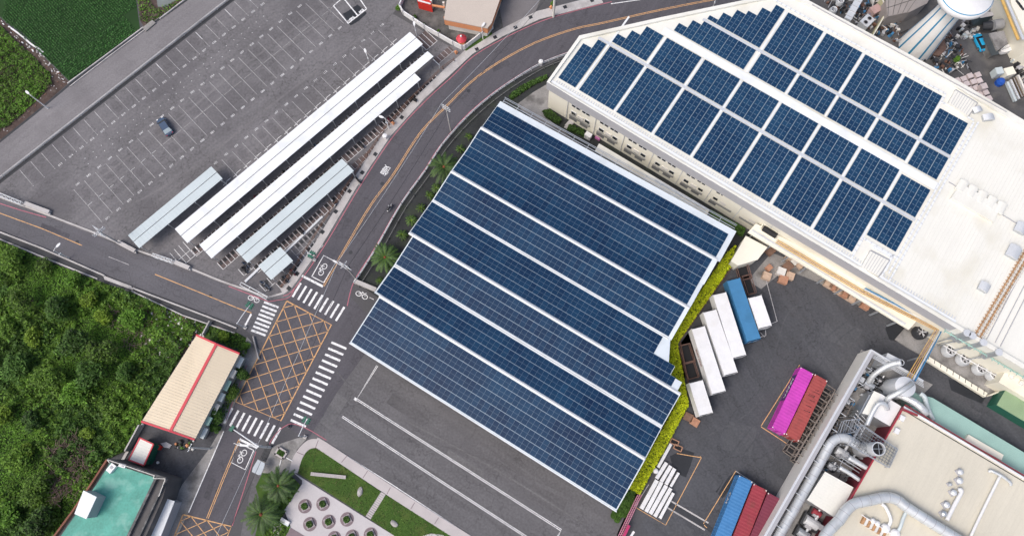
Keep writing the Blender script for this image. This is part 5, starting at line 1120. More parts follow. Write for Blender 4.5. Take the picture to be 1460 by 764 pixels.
b = MB(); b.prism(o_, z_-.2, z_); ribs(b, [o_[1], o_[2], o_[3], o_[0]], z_+.02, .5, 0, .05, .05); build(b, 'roof', m_creamroof, t); cc = (sum(p[0] for p in o_)/4, sum(p[1] for p in o_)/4); b = MB(); b.prism([(cc[0]+(p[0]-cc[0])*.93, cc[1]+(p[1]-cc[1])*.93) for p in o_], 0, z_-.2, 0, None, False); build(b, 'wall', m_galv, t)
# platform with chimney
t = thing('chimney_platform', 'steel platform with railings around a wide round chimney mouth', 'platform', (*W2(1245, 640), 0)); zp = 6.3
co = PX([(1229, 605), (1280, 640), (1268, 666), (1212, 634)], zp+1)
b = MB(); dk = PX([(1229, 605), (1280, 640), (1268, 666), (1212, 634)], zp)
for k in range(15):
    f = k/14; lr = lambda i, j, f: (dk[i][0]*(1-f)+dk[j][0]*f, dk[i][1]*(1-f)+dk[j][1]*f, zp)
    b.bar(lr(0, 1, f), lr(3, 2, f), .07)
for k in range(8): f = k/7; b.bar(lr(0, 3, f), lr(1, 2, f), .09)
build(b, 'deck', M('grating', (.20, .215, .23), .6, .2, 2., metal=.3), t)
b = MB()
for zz in (zp+.55, zp+1.1):
    for k in range(4): b.bar((*co[k], zz), (*co[(k+1) % 4], zz), .08)
for k in range(4):
    for s in range(4): f = s/4; x = co[k][0]+(co[(k+1) % 4][0]-co[k][0])*f; y = co[k][1]+(co[(k+1) % 4][1]-co[k][1])*f; b.bar((x, y, 0 if s == 0 else zp), (x, y, zp+1.1), .09)
build(b, 'railing', m_galv, t)
b = MB(); x, y = W2(1253, 639.5, 8.2); b.lathe(x, y, [(1.3, 1.0), (1.2, 5.0), (1.12, 8.2), (.98, 8.2), (.96, 7.5)], 24, cap=False); build(b, 'chimney', m_lgrey, t, smooth=False); b = MB(); b.lathe(x, y, [(.97, 7.6), (.01, 7.6)], 20, cap=False); build(b, 'flue', m_black, t)
b = MB(); b.bar((x-1, y, 8.22), (x+1, y, 8.22), .07); b.bar((x, y-1, 8.22), (x, y+1, 8.22), .07); build(b, 'cross_bar', m_galv, t)
t = thing('stair_frame', 'blue-grey steel stair frame left of the white plant box', 'stair', (*W2(1212, 610), 0)); b = MB(); c5 = PX([(1200, 600), (1222, 597), (1216, 616), (1193, 620)], 3)
for zz in (1.5, 3, 4):
    for k in range(4): b.bar((*c5[k], zz), (*c5[(k+1) % 4], zz), .1)
for k in range(4): b.bar((*c5[k], 0), (*c5[k], 4.0), .12)
for k in range(7): f = k/6; b.bar((c5[0][0]*(1-f)+c5[1][0]*f, c5[0][1]*(1-f)+c5[1][1]*f, 3.02), (c5[3][0]*(1-f)+c5[2][0]*f, c5[3][1]*(1-f)+c5[2][1]*f, 3.02), .08)
b.bar((*c5[0], 3), (*c5[2], 4), .08); build(b, 'frame', m_galv, t)
t = thing('grey_hopper', 'grey box hopper with a round tilted mouth at the north end of the screen wall', 'hopper', (*W2(1268, 517), 0)); b = MB(); b.prism(PX([(1266, 503), (1284, 512), (1276, 526), (1258, 518)], 4.4), 0, 4.4); build(b, 'housing', m_lgrey, t)
x, y = W2(1285, 516.5, 6.4); b = MB(); b.lathe(x, y, [(.58, 4.0), (.55, 6.4), (.46, 6.4)], 16, cap=False); build(b, 'mouth', m_lgrey, t); b = MB(); b.lathe(x, y, [(.47, 6.2), (.01, 6.2)], 12, cap=False); build(b, 'opening', m_black, t)
b = MB()
for k in range(7): b.bar(W(1240+k*3.2, 528-k*3.0, 2.5), W(1247+k*3.2, 532-k*2.5, 2.5), .08)
build(b, 'ladder_frame', m_galv, t)
random.seed(5)
def machine(u, v, lab, s=1.6, h=1.4, ang=0., mat=None, cyl=False):
    x, y = W2(u, v, h); t = thing('machine', lab, 'machine', (x, y, 0), ang, None); mat = mat or m_galv
    b = MB(); b.box(0, 0, .0, s, s*.7, h*.6); build(b, 'base', m_dark, t, False)
    b = MB(); b.tube([(-s*.4, 0, h*.7), (s*.35, 0, h*.7)], s*.26, 12); build(b, 'drum', mat, t, False)
    b = MB(); b.tube([(s*.1, 0, h*.7), (s*.1, s*.5, h*.8), (s*.1, s*.6, h*.2)], s*.09, 8); build(b, 'pipe', m_lgrey, t, False)
    b = MB(); b.box(-s*.1, -s*.3, h*.6, s*.35, s*.2, h*.35); build(b, 'control_box', m_grey, t, False)
for (u, v, lb, s, m_) in ((1241, 548, 'fan motor with a dark wheel inside the screen wall', 2.4, m_galv), (1258, 540, 'black pump beside the silo, left one', 1.5, m_dark), (1262, 548, 'black pump beside the silo, lower one', 1.3, m_dark), (1231, 527, 'white tipped machine hidden behind the end of the wall', 1.6, m_whitep), (1219, 552, 'blue pump close to the screen wall', 1.3, m_bluet), (1202, 645, 'large grey blower under the bend of the thick duct', 2.8, m_lgrey), (1215, 655, 'grey compressor beside the platform legs', 2.0, m_galv), (1188, 665, 'grey filter unit between the thick duct and the shed', 1.8, m_lgrey), (1232, 650, 'dark motor below the platform railing', 1.6, m_dark), (1159, 745, 'large grey blower between duct and shed at the bottom', 3.2, m_lgrey), (1147, 761, 'grey machine at the bottom edge beside the thick duct', 2.6, m_galv), (1166, 731, 'crimson painted motor below the white ribbed shed', 2.0, m_redd), (1272, 620, 'grey pump at the red factory corner', 1.8, m_galv)):
    machine(u, v, lb, s, 1.8, R(-32), m_)
b = MB(); b.bar(W(1286, 583, 6.2), W(1308, 592, 6.2), .35, .35); tag(build(b, 'red_pipe', m_redd), 'short crimson pipe at the corner where the silo duct meets the beige factory', 'pipe')
for (u, v, lb) in ((1286.5, 596, 'small white box unit on the red trimmed roof edge, upper one'), (1279, 614, 'small white box unit on the red trimmed roof edge, lower one')):
    x, y = W2(u, v, 6.1); b = MB(); b.box(x, y, Z2+.02, .8, .9, .55, R(-30)); tag(build(b, 'box_unit', m_whitep), lb, 'box unit')
# ================================================================== TOP RIGHT YARD
b = MB(); b.sheet(PX([(1100, -100), (1700, -100), (1700, 330), (1560, 260), (1440, 185), (1300, 100), (1120, 0)]), .010); struct(b, 'back_yard', M('back_yard_asphalt', (.085, .083, .085), .9, .3, .25, .1, 3., .3, stain=(.16, .15, .14), stainscale=.3, stainamt=.7))
t = thing('water_tower', 'tall white water tower with blue stripes down its shaft', 'water tower', (*W2(1305, 68), 0)); x, y = W2(1306, 67); zt_ = 14.
prof = [(3.5, 0), (3.2, 3), (2.75, 7), (2.4, 11), (2.3, 14.2), (2.9, 15.2)]
b = MB(); b.lathe(x, y, prof, 40, cap=False); build(b, 'shaft', M('tower_white', (.84, .82, .78), .6, .04, .5, .03, 3., stain=(.70, .64, .58), stainscale=.5, stainamt=.5), t, smooth=True)
b = MB(); b.lathe(x, y, [(2.9, 15.2), (4.4, 16.0), (5.0, 16.8), (5.1, 17.6), (4.7, 18.0), (0.05, 18.8)], 48, cap=False); build(b, 'tank', m_whitep, t, smooth=True)
b = MB(); b.lathe(x, y, [(4.86, 17.87), (4.74, 17.99)], 48, cap=False); build(b, 'ring_stripe', m_stripe, t)
b = MB()
for k in range(9):
    a = k*math.pi/4.5-.28; hw = .06
    for (r0, z0), (r1, z1) in zip(prof[:-2], prof[1:-1]):
        b.face([((x+(r0+.02)*math.cos(a-hw)), y+(r0+.02)*math.sin(a-hw), z0), ((x+(r0+.02)*math.cos(a+hw)), y+(r0+.02)*math.sin(a+hw), z0), ((x+(r1+.02)*math.cos(a+hw)), y+(r1+.02)*math.sin(a+hw), z1), ((x+(r1+.02)*math.cos(a-hw)), y+(r1+.02)*math.sin(a-hw), z1)])
build(b, 'stripe', m_stripe, t)
b = MB(); a = math.atan2(-1, -.75); b.box(x+2.92*math.cos(a), y+2.92*math.sin(a), .6, .2, .9, 1.5, a); build(b, 'door', m_dark, t)
S4 = lambda x, y: (1340+x/6.94, 60+y/6.94)
plb = [(175, 378), (240, 362), (303, 332), (380, 322), (268, 410), (338, 390), (396, 380), (362, 450), (205, 425), (300, 465), (459, 498), (392, 510), (490, 556), (430, 560)]
for k, (x_, y_) in enumerate(plb): u, v = S4(x_, y_); crate(u, v, 1.12, 1.0, R(20), m_wrap, 'pale pinkish wrapped cube, one of the block stacked behind the factory parapet', grp='wrapped cubes behind the parapet', name='wrapped_cube', cat='wrapped cube')
crate(*S4(440, 435), 1.25, 2.2, R(15), m_wrap, 'taller pinkish double-stacked cube at the right of the wrapped cubes', name='wrapped_cube', cat='wrapped cube')
def simple_box(name, lab, cat, u, v, L_, w_, h, ang, m0, m1=None, lid=True, z0=0.):
    x, y = W2(u, v, h); t = thing(name, lab, cat, (x, y, z0), ang); b = MB(); b.box(0, 0, 0, L_, w_, h); build(b, 'body', m0, t, False)
    b = MB(); b.box(0, 0, h, L_*1.04, w_*1.04, .08); build(b, 'lid', m1 or m0, t, False)
    b = MB()
    for sx_ in (-1, 1): b.bar((sx_*L_*.3, -w_*.52, 0), (sx_*L_*.3, -w_*.52, h), .07)
    build(b, 'strap', m_grey, t, False); return t
simple_box('blue_grey_bin', 'pale blue wrapped bin next to the deep blue drum', 'bin', *S4(590, 285), 1.4, 1.4, 1.8, R(10), m_roofb)
simple_box('cream_box', 'cream box at the head of the long rail bundles', 'box', *S4(692, 290), 1.9, 1.6, 1.8, R(15), m_cream)
x, y, _ = W(*S4(615, 382), 1.2); b = MB(); b.lathe(x, y, [(.8, 0), (.85, .8), (.6, 1.3), (.2, 1.45)], 16); tag(build(b, 'blue_drum', m_tankb, smooth=False), 'deep blue round drum right of the wrapped cubes', 'drum')
for k, (m_, w) in enumerate(((m_roofb, .55), (m_lgrey, .4), (m_bark, .5), (m_offw, .5))):
    p, q = S4(660+k*36, 400-k*22), S4(745+k*36, 590-k*22); b = MB(); b.bar(W(*p, .5), W(*q, .5), w, .5)
    for j in range(8): c_ = Vector(W(*p, .76)).lerp(Vector(W(*q, .76)), (j+.5)/8); b.box(c_.x, c_.y, .74, .1, w, .06, R(15), 1)
    tag(build(b, 'rail_bundle', [m_, m_grey]), ['pale blue long rail bundle, leftmost by the fence', 'grey long rail bundle, second from the left', 'brown long rail bundle, third from the left', 'off-white long rail bundle, rightmost'][k], 'rail bundle', 'rail bundles at the right edge')
S5 = lambda x, y: (1380+x/9.55, y/9.55)
t = thing('horizontal_tank', 'grey horizontal cylinder tank above the sloped grey roof', 'tank', (*W2(1420, 38), 0)); b = MB(); b.tube([W(*S5(335, 350), 3), W(*S5(460, 330), 3)], 1.05, 20); build(b, 'vessel', M('matt_grey', (.30, .30, .30), .6, .05, 1.), t); b = MB(); b.tube([W(*S5(200, 360), 2), W(*S5(335, 350), 2.6)], .8, 12, 0, 1.0); build(b, 'cone', m_dark, t)
t = thing('grey_lean_roof', 'dark sloped sheet roof with pale flat top beside the small blue car', 'roof', (*W2(1412, 60), 0)); b = MB(); b.face([W(*S5(185, 470), 2), W(*S5(320, 764), 2), W(*S5(430, 740), 3.6), W(*S5(300, 450), 3.6)][::1]); ribs(b, [W2(*S5(185, 470), 2), W2(*S5(320, 764), 2), W2(*S5(430, 740), 3.6), W2(*S5(300, 450), 3.6)], 2.03, .5, 0, .05, .05, 3.63); build(b, 'sloped_sheet', M('slate_sheet', (.075, .09, .10), .6, .1, 1.), t)
b = MB(); b.prism(PX([S5(295, 455), S5(490, 420), S5(545, 590), S5(400, 690)], 3.6), 0, 3.6); build(b, 'flat_top', m_concd, t)
t = thing('grey_block_house', 'dark blue-grey block with a pale flat top left of the horizontal tank', 'block', (*W2(1402, 25), 0)); b = MB(); b.prism(PX([S5(150, 190), S5(330, 160), S5(355, 215), S5(170, 250)], 3), 0, 3, 0, 1); build(b, 'housing', [m_conc, M('slate_block', (.06, .085, .10), .7, .1, 1.)], t); b = MB(); b.bar(W(*S5(190, 170), 3.1), W(*S5(235, 170), 3.1), .3, .15); build(b, 'slot', m_maroon, t)
t = thing('conveyor_drum', 'white oval drum lying flat at the foot of the yellow edged roof', 'drum', (*W2(1436, 68), 0)); b = MB(); p, q = Vector(W(*S5(450, 700), 1.4)), Vector(W(*S5(650, 610), 1.4)); b.rings([[tuple(p.lerp(q, .5)+(q-p)*.5*math.cos(s*math.pi/12)+Vector((-(q-p).y, (q-p).x, 0))*.2*math.sin(s*math.pi/12)+Vector((0, 0, zz))) for s in range(24)] for zz in (-.9, 0)]); build(b, 'shell', m_whitep, t)
b = MB(); b.bar(p+Vector((.2, .3, .05)), q+Vector((-.2, -.1, .05)), .12, .06); build(b, 'seam', m_grey, t)
t = thing('far_factory', 'cream factory roof edged by a yellow pipe in the top right corner', 'factory', (*W2(1470, 20), 0)); b = MB(); b.prism(PX([(1436, -20), (1443, 8), (1460, 45), (1470, 66), (1620, 160), (1620, -60)], 6.), 0, 6, 0); build(b, 'roof', m_cream, t)
b = MB(); b.tube([W(1424, -12, 5.6), W(1436, 18, 5.6), W(1452, 57, 5.6)], .28, 8); build(b, 'yellow_pipe', m_pipey, t); b = MB(); b.bar(W(1430, -12, 5.9), W(1459, 57, 5.9), .5, .2); build(b, 'gutter', m_lgrey, t)
for k in range(3): b = MB(); x, y = W2(1452+k*3, 3+k*4, 6.3); b.box(x, y, 6., .3, 1.1, .25, R(30)); build(b, 'roof_slot', m_dark, t)
# top middle-right strip
t = thing('grey_workshop', 'grey-brown panelled workshop roof left of the water tower', 'workshop', (*W2(1290, 8), 0)); b = MB(); o_ = PX([(1265, 24), (1263, 0), (1300, -30), (1340, -30), (1322, 5), (1298, 17)], 4); b.prism(o_, 0, 4, 0); build(b, 'roof', M('warm_grey_panels', (.30, .27, .255), .8, .1, .6), t); b = MB()
for k in range(5): b.bar(W(1266+k*7, 23-k*1.5, 4.03), W(1268+k*12, -15, 4.03), .06)
b.bar(W(1264, 12, 4.03), W(1320, -6, 4.03), .08); build(b, 'seam', m_dark, t)
t = thing('yellowed_wall', 'thin yellowish wall bending between the air units and the water tower', 'wall', (*W2(1258, 30), 0)); b = MB(); b.wall(PX([(1258, -4), (1264, 18), (1245, 50)], 2.6), .35, 0, 2.6); build(b, 'wall', M('yellowed', (.50, .48, .30), .7, .1, 1.), t); b = MB(); b.wall(PX([(1258, -4), (1264.3, 18), (1245.5, 50)], 2.8), .15, 2.6, 2.75); build(b, 'coping', m_offw, t)
t = thing('flat_duct', 'broad flat light grey duct crossing to the factory parapet at the top', 'duct', (*W2(1220, 12), 0)); b = MB(); pA = [Vector(W(1232, -14, 5)), Vector(W(1208, 29, 5))]; b.bar(pA[0], pA[1], 1.35, .8); build(b, 'duct', m_lgrey, t); b = MB(); d_ = pA[1]-pA[0]
for k in range(6): c_ = pA[0]+d_*(k+.5)/6; b.box(c_.x, c_.y, 4.56, .07, 1.45, .9, math.atan2(d_.y, d_.x))
build(b, 'flange', m_grey, t)
fan(1189.5, 13, .3, 'white axial fan at the top edge, lower left one of the two', .75, 1.2, m_lgrey, 'axial fans at the top edge'); fan(1199.5, .5, .3, 'white axial fan at the top edge, cut by the frame', .75, 1.2, m_lgrey, 'axial fans at the top edge')
t = thing('twin_fan_unit', 'white box with two round black fan openings behind the parapet', 'cooling unit', (*W2(1232, 36), 0), MAIN.ang+R(-12)); b = MB(); b.box(0, 0, 0, 2.0, 2.6, 1.6); build(b, 'casing', m_lgrey, t, False)
for s in (-1, 1): b = MB(); b.lathe(0, s*.62, [(.5, 1.61), (.48, 1.7), (.38, 1.7)], 16, cap=False); build(b, 'fan_ring', m_grey, t, False); b = MB(); b.lathe(0, s*.62, [(.44, 1.63), (.01, 1.63)], 14, cap=False); build(b, 'fan_opening', m_black, t, False)
simple_box('pink_skip', 'faded pinkish metal box behind the yellowed wall', 'box', 1249, 13, 1.6, 2.0, 1.6, R(-60), M('faded_pink', (.42, .28, .26), .8, .15, 1.))
t = thing('trolley_frame', 'white square tube trolley next to the pinkish box', 'trolley', (*W2(1246, 19), 0), R(10)); b = MB()
for zz in (.2, 1.0):
    for p_, q_ in (((-.7, -.5), (.7, -.5)), ((.7, -.5), (.7, .5)), ((.7, .5), (-.7, .5)), ((-.7, .5), (-.7, -.5))): b.bar((*p_, zz), (*q_, zz), .08)
for p_ in ((-.7, -.5), (.7, -.5), (.7, .5), (-.7, .5)): b.bar((*p_, 0), (*p_, 1.0), .08)
build(b, 'frame', m_lgrey, t, False)
# scrap: nobody could count it
random.seed(11); b = MB(); pol = PX([(1165, -10), (1180, 6), (1215, 30), (1245, 48), (1262, 50), (1300, 82), (1345, 104), (1366, 108), (1380, 95), (1372, 72), (1352, 45), (1342, 40), (1326, 82), (1283, 72), (1280, 40), (1263, 22), (1255, 0), (1235, -10)])
for x, y in scatter(pol, 3.4):
    s = random.uniform(.15, .8); k = random.choice([0, 0, 0, 1, 1, 2, 3, 3, 4, 5]); 
    if random.random() < .6: b.box(x, y, 0, s, s*random.uniform(.3, 1), random.uniform(.1, .9), random.uniform(0, 3), k)
    else: a = random.uniform(0, 6.28); L_ = random.uniform(.6, 2.2); z0 = random.uniform(.1, .8); b.bar((x, y, z0), (x+L_*math.cos(a), y+L_*math.sin(a), z0+random.uniform(-.1, .4)), random.uniform(.05, .16), None, k)
pol = PX([(1378, 12), (1400, 20), (1392, 48), (1376, 60), (1360, 50)])
for x, y in scatter(pol, 1.6): s = random.uniform(.2, .8); b.box(x, y, 0, s, s*random.uniform(.4, 1), random.uniform(.2, .9), random.uniform(0, 3), random.choice([0, 1, 2, 4, 6]))
pol = PX([(1432, 40), (1446, 60), (1456, 75), (1470, 110), (1470, 140), (1452, 110), (1440, 85), (1425, 20), (1420, 5)])
for x, y in scatter(pol, 1.8): s = random.uniform(.3, 1.1); b.box(x, y, 0, s, s*random.uniform(.4, 1), random.uniform(.3, 1.2), R(30), random.choice([0, 1, 2, 4, 6]))
tag(build(b, 'scrap_heap', [m_dark, m_grey, m_offw, m_rust, m_black, m_bluet, m_roofb]), 'jumble of scrap metal, pipes and machine parts around the foot of the water tower', 'scrap', kind='stuff')
b = MB()
t = thing('brown_tarpaulin', 'crumpled brown tarpaulin at the foot of the water tower', 'tarpaulin', (*W2(1338, 70), 0)); o_ = PX([(1322, 78), (1342, 52), (1346, 74), (1338, 82)])
b.rings([[(*p, .03) for p in o_], [(p[0]*.97+.03*o_[0][0], p[1]*.97+.03*o_[0][1], .5) for p in o_], [((p[0]+o_[2][0])/2, (p[1]+o_[2][1])/2, .9) for p in o_]]); build(b, 'cloth', M('brown_cloth', (.15, .095, .075), .9, .2, 2.), t)
# ================================================================== TOP CENTRE YARD
b = MB(); b.sheet(PX([(572, 10), (576, 22), (646, 65), (661, 71), (686, 54), (715, 42), (765, 14), (790, -40), (560, -60)]), .02); struct(b, 'house_yard', M('rough_concrete', (.10, .098, .095), .95, .4, .5, .2, 3., .4, stain=(.20, .19, .18), stainscale=.4, stainamt=.6))
b = MB(); b.prism(PX([(719, 48), (764, 16), (780, -30), (745, -40), (712, 10)]), 0, .03, 0, 0, False); struct(b, 'house_driveway', M('driveway', (.17, .16, .165), .9, .15, .3, .1, 3.))
b = MB(); b.sheet(PX([(664, 74), (702, 50), (700, 45), (686, 55), (663, 70)]), .15); struct(b, 'verge_grass', m_grass)
t = thing('boundary_wall', 'white panelled boundary wall with dark posts around the top yard', 'wall', (*W2(600, 38), 0)); pts = PX([(585, -20), (574.4, 3), (570.8, 13), (575.9, 21.6), (606, 41.8), (646.5, 64.8), (659, 71), (664, 70), (685.4, 53.3), (703, 41)]); b = MB(); b.wall(pts, .22, 0, 1.5); build(b, 'panel', m_whitep, t)
for k in range(len(pts)-1):
    L_ = math.dist(pts[k], pts[k+1]); n = max(1, int(L_/2.4))
    for j in range(n): c = MB(); c.box(pts[k][0]+(pts[k+1][0]-pts[k][0])*j/n, pts[k][1]+(pts[k+1][1]-pts[k][1])*j/n, 0, .3, .3, 1.62, .6); build(c, 'post', m_grey, t)
t = thing('orange_house', 'house with a large cream flat roof and orange walls in the top yard', 'house', (*W2(670, 10), 0)); zh = 4.2; o_ = PX([(637, 0), (633, 28), (695, 40.5), (701, 33), (716, -10), (726, -50), (640, -50)], zh)
b = MB(); b.prism(o_, zh-.25, zh); build(b, 'roof', M('cream_flat_roof', (.50, .44, .385), .8, .04, .3), t); cc = (sum(p[0] for p in o_)/7, sum(p[1] for p in o_)/7); b = MB(); b.prism([(cc[0]+(p[0]-cc[0])*.985, cc[1]+(p[1]-cc[1])*.985) for p in o_], 2.2, zh-.25, 0, 1, False); build(b, 'fascia', [m_orange, m_orange], t)
b = MB(); b.prism([(cc[0]+(p[0]-cc[0])*.9, cc[1]+(p[1]-cc[1])*.9) for p in o_], 0, 2.2, 0, None, False); build(b, 'wall', m_offw, t)
for (u, v) in ((635, 34), (655, 37), (676, 41), (693, 45)): c = MB(); x, y = W2(u, v, 0); c.box(x, y, 0, .25, .25, 2.3); build(c, 'column', m_orange, t)
for (u, v) in ((648, 36.5), (665, 40)): c = MB(); x, y = W2(u, v, .5); c.box(x, y, 0, 1.5, .4, .5, R(-13)); tag(build(c, 'garden_bench', m_conc), 'pale stone bench in front of the orange house, %s one' % ('left' if u < 650 else 'right'), 'bench')
t = thing('red_kiosk', 'bright red boxy kiosk at the top edge of the yard', 'kiosk', (*W2(605, 4), 0)); b = MB(); b.prism(PX([(595, 2), (615, 7.5), (614, 0), (612, -8), (594, -8)], 2.6), 0, 2.6); build(b, 'wall', m_red, t); b = MB(); b.bar(W(596, 1, 2.7), W(614, 6, 2.7), .25, .2); build(b, 'roof_edge', m_whitep, t)
t = thing('orange_gateway', 'orange gateway beam between the red kiosk and the orange house', 'gateway', (*W2(625, 10), 0)); b = MB(); b.bar(W(616, 8, 2.8), W(634, 11, 2.8), .35, .3); build(b, 'beam', m_orange, t)
for u, v in ((616.5, 12), (634, 15)): c = MB(); x, y = W2(u, v); c.box(x, y, 0, .4, .4, 2.7); build(c, 'pillar', m_offw, t)
t = thing('garden_gazebo', 'small round gazebo with a dark red cone roof and white finial', 'gazebo', (*W2(659, 57), 0)); x, y = W2(657.5, 53, 2.8)
b = MB(); b.lathe(x, y, [(1.08, 2.2), (.7, 2.6), (.2, 3.0)], 12); build(b, 'roof', m_redtrim, t); b = MB(); b.lathe(x, y, [(.22, 3.0), (.18, 3.3), (.05, 3.4)], 8); build(b, 'finial', m_whitep, t); b = MB(); b.lathe(x, y, [(.75, 0), (.75, .9)], 8); build(b, 'base', m_orange, t)
for k in range(6): c = MB(); a = k*math.pi/3; c.bar((x+.8*math.cos(a), y+.8*math.sin(a), 0), (x+.8*math.cos(a), y+.8*math.sin(a), 2.25), .1); build(c, 'post', m_orange, t)
for (u, v, lb) in ((650.5, 77, 'orange hydrant at the corner where the boundary wall meets the pavement'), (561, 177.5, 'orange hydrant on the pavement beside the rusty fence'), (785.5, 13, 'orange hydrant next to the thick pole at the top edge')):
    x, y = W2(u, v); t = thing('fire_hydrant', lb, 'hydrant', (x, y, .1)); b = MB(); b.lathe(0, 0, [(.22, 0), (.2, .7), (.27, .75), (.15, 1.0)], 10); build(b, 'body', m_orange, t, False); b = MB(); b.tube([(-.4, 0, .55), (.4, 0, .55)], .13, 8); build(b, 'outlet', m_orange, t, False)
for (u, v, lb) in ((550.3, 198, 'white round bollard cap on the pavement beside the rusty fence'), (771, 93, 'white round mirror post at the railing near the factory corner')):
    x, y = W2(u, v); t = thing('white_bollard', lb, 'bollard', (x, y, 0)); b = MB(); b.lathe(0, 0, [(.12, 0), (.12, 1.0), (.5, 1.15), (.45, 1.5), (.1, 1.6)], 12); build(b, 'post', m_whitep, t, False); b = MB(); b.lathe(0, 0, [(.3, .02), (.3, .12)], 12); build(b, 'foot', m_grey, t, False)
simple_box('meter_cabinet', 'white air unit on a bracket in the alley near the factory corner', 'cabinet', 839, 192, 1.3, .9, 1.4, MAIN.ang, m_whitep)
b = MB(); b.box(*W2(852, 197, .5), 0, 1.1, .4, .6, MAIN.ang); tag(build(b, 'pink_bag', M('pink_cloth', (.45, .16, .34), .8, .3, 6.)), 'pink bundle on the ledge in the alley', 'bundle')
b = MB(); b.prism(PX([(812, 172), (818.5, 176), (811, 184), (805, 180)]), 0, .5); b.prism(PX([(809, 177), (816, 181), (811, 186), (804, 182)]), .0, .25); tag(build(b, 'door_step', m_conc), 'small concrete steps at the factory side door', 'steps')

random.seed(77)
def pipework(lab, pts_list, r, mat, z):
    p0_ = W2(*pts_list[0][0]); t = thing('pipework', lab, 'pipework', (*p0_, 0)); 
    for pts in pts_list:
        b = MB(); b.tube([W(u, v, z_) for (u, v), z_ in zip(pts, [z]*len(pts))], r, 8); b.tube([W(*pts[-1], z), W(*pts[-1], .1)], r, 6) if False else None
        build(b, 'pipe', mat, t)
    for k, pts in enumerate(pts_list[:3]): c = MB(); x_, y_ = W2(*pts[0], z); c.bar((x_, y_, 0), (x_, y_, z), .1); build(c, 'post', m_galv, t)
pipework('thin steel pipes running side by side under the chimney platform', [[(1196+k*3, 655-k*3.5), (1235+k*3, 680-k*4)] for k in range(4)], .09, m_galv, 3.4)
pipework('thin steel pipes beside the white plant box, next to the stair frame', [[(1222-k*2.5, 585+k*4), (1236-k*2.5, 600+k*4), (1232-k*2, 612+k*4)] for k in range(4)], .08, m_lgrey, 2.6)
pipework('dark pipes below the round silo', [[(1250+k*4, 552+k*3), (1262+k*4, 560+k*3)] for k in range(5)], .12, m_dark, 1.6)
pipework('thin white pipes between the fans and the factory wall', [[(1345+k*2, 492-k*4), (1428+k*2, 540-k*4)] for k in range(3)], .09, m_whitep, 2.4)
pipework('blue-grey pipes along the inner face of the screen wall', [[(1221-k*.5+k*3, 520+k), (1180+k*3, 594+k), (1130+k*3, 684+k)] for k in range(2)], .1, m_roofb, 2.2)
for (u, v, lb, s_) in ((1227, 540, 'grey cabinet inside the screen wall near its upper end', 1.3), (1208, 572, 'grey cabinet on the stained floor beside the wall', 1.0), (1182, 640, 'grey cabinet between the wall and the thick duct bend', 1.1), (1225, 700, 'grey cabinet at the foot of the red factory wall', 1.2), (1172, 752, 'grey cabinet at the lower end of the white ribbed shed', 1.2)):
    simple_box('control_cabinet', lb, 'cabinet', u, v, s_, s_*.7, 1.7, R(-32), m_lgrey)
b = MB(); pol = PX([(1232, 515), (1262, 535), (1250, 560), (1225, 600), (1205, 640), (1190, 660), (1215, 690), (1200, 700), (1168, 668), (1175, 640), (1200, 600), (1222, 560)])
for x, y in scatter(pol, 1.5):
    s_ = random.uniform(.15, .6)
    if random.random() < .5: b.box(x, y, 0, s_, s_*random.uniform(.4, 1), random.uniform(.2, 1.1), R(-32), random.choice([0, 1, 2, 3]))
    else: a = R(-32)+random.choice([0, R(90)]); L_ = random.uniform(.8, 2.5); z_ = random.uniform(.3, 1.8); b.bar((x, y, z_), (x+L_*math.cos(a), y+L_*math.sin(a), z_), random.uniform(.05, .14), None, random.choice([0, 1, 1, 2]))
tag(build(b, 'plant_clutter', [m_dark, m_galv, m_lgrey, m_bluet]), 'clutter of small fittings and pipes on the floor between screen wall and beige factory', 'clutter', kind='stuff')
# ================================================================== LEFT BUILDINGS
t = thing('ribbed_roof_house', 'long house with beige ribbed gable roof trimmed in red beside the box junction', 'house', (*W2(272, 555), 0)); ze, zr_ = 4.6, 5.6
A_, B_, C_, D_ = [W(*p, ze) for p in ((280.2, 477.7), (341.5, 504), (277.5, 626.4), (202, 600.6))]; R0, R1 = W(308.5, 490.5, zr_), W(243, 614.3, zr_)
b = MB(); b.face([A_, D_, R1, R0]); b.face([R0, R1, C_, B_]); ribs(b, [A_[:2], D_[:2], R1[:2], R0[:2]], ze+.02, .5, 0, .07, .07, zr_+.02); ribs(b, [B_[:2], C_[:2], R1[:2], R0[:2]], ze+.02, .5, 0, .07, .07, zr_+.02); rfo = build(b, 'roof', m_beige, t)
b = MB(); b.bar(R0[:2]+(zr_+.06,), R1[:2]+(zr_+.06,), .5, .1); build(b, 'ridge_cap', m_redtrim, rfo)
for (p, q, r_) in ((A_, R0, B_), (D_, R1, C_)): b = MB(); b.bar(p, q, .32, .3); b.bar(q, r_, .32, .3); build(b, 'red_trim', m_redtrim, rfo)
b = MB(); cc = [sum(v[i] for v in (A_, B_, C_, D_))/4 for i in (0, 1)]; fp = [(cc[0]+(v[0]-cc[0])*.95, cc[1]+(v[1]-cc[1])*.97) for v in (A_, B_, C_, D_)]; b.prism(fp, 0, ze-.05, 0, None, False); build(b, 'wall', M('dirty_wall', (.36, .36, .34), .85, .2, .6), t)
e0, e1 = Vector(fp[1]), Vector(fp[2]); dE = (e1-e0); nE = Vector((-dE.y, dE.x)).normalized()
if nE.x < 0: nE = -nE
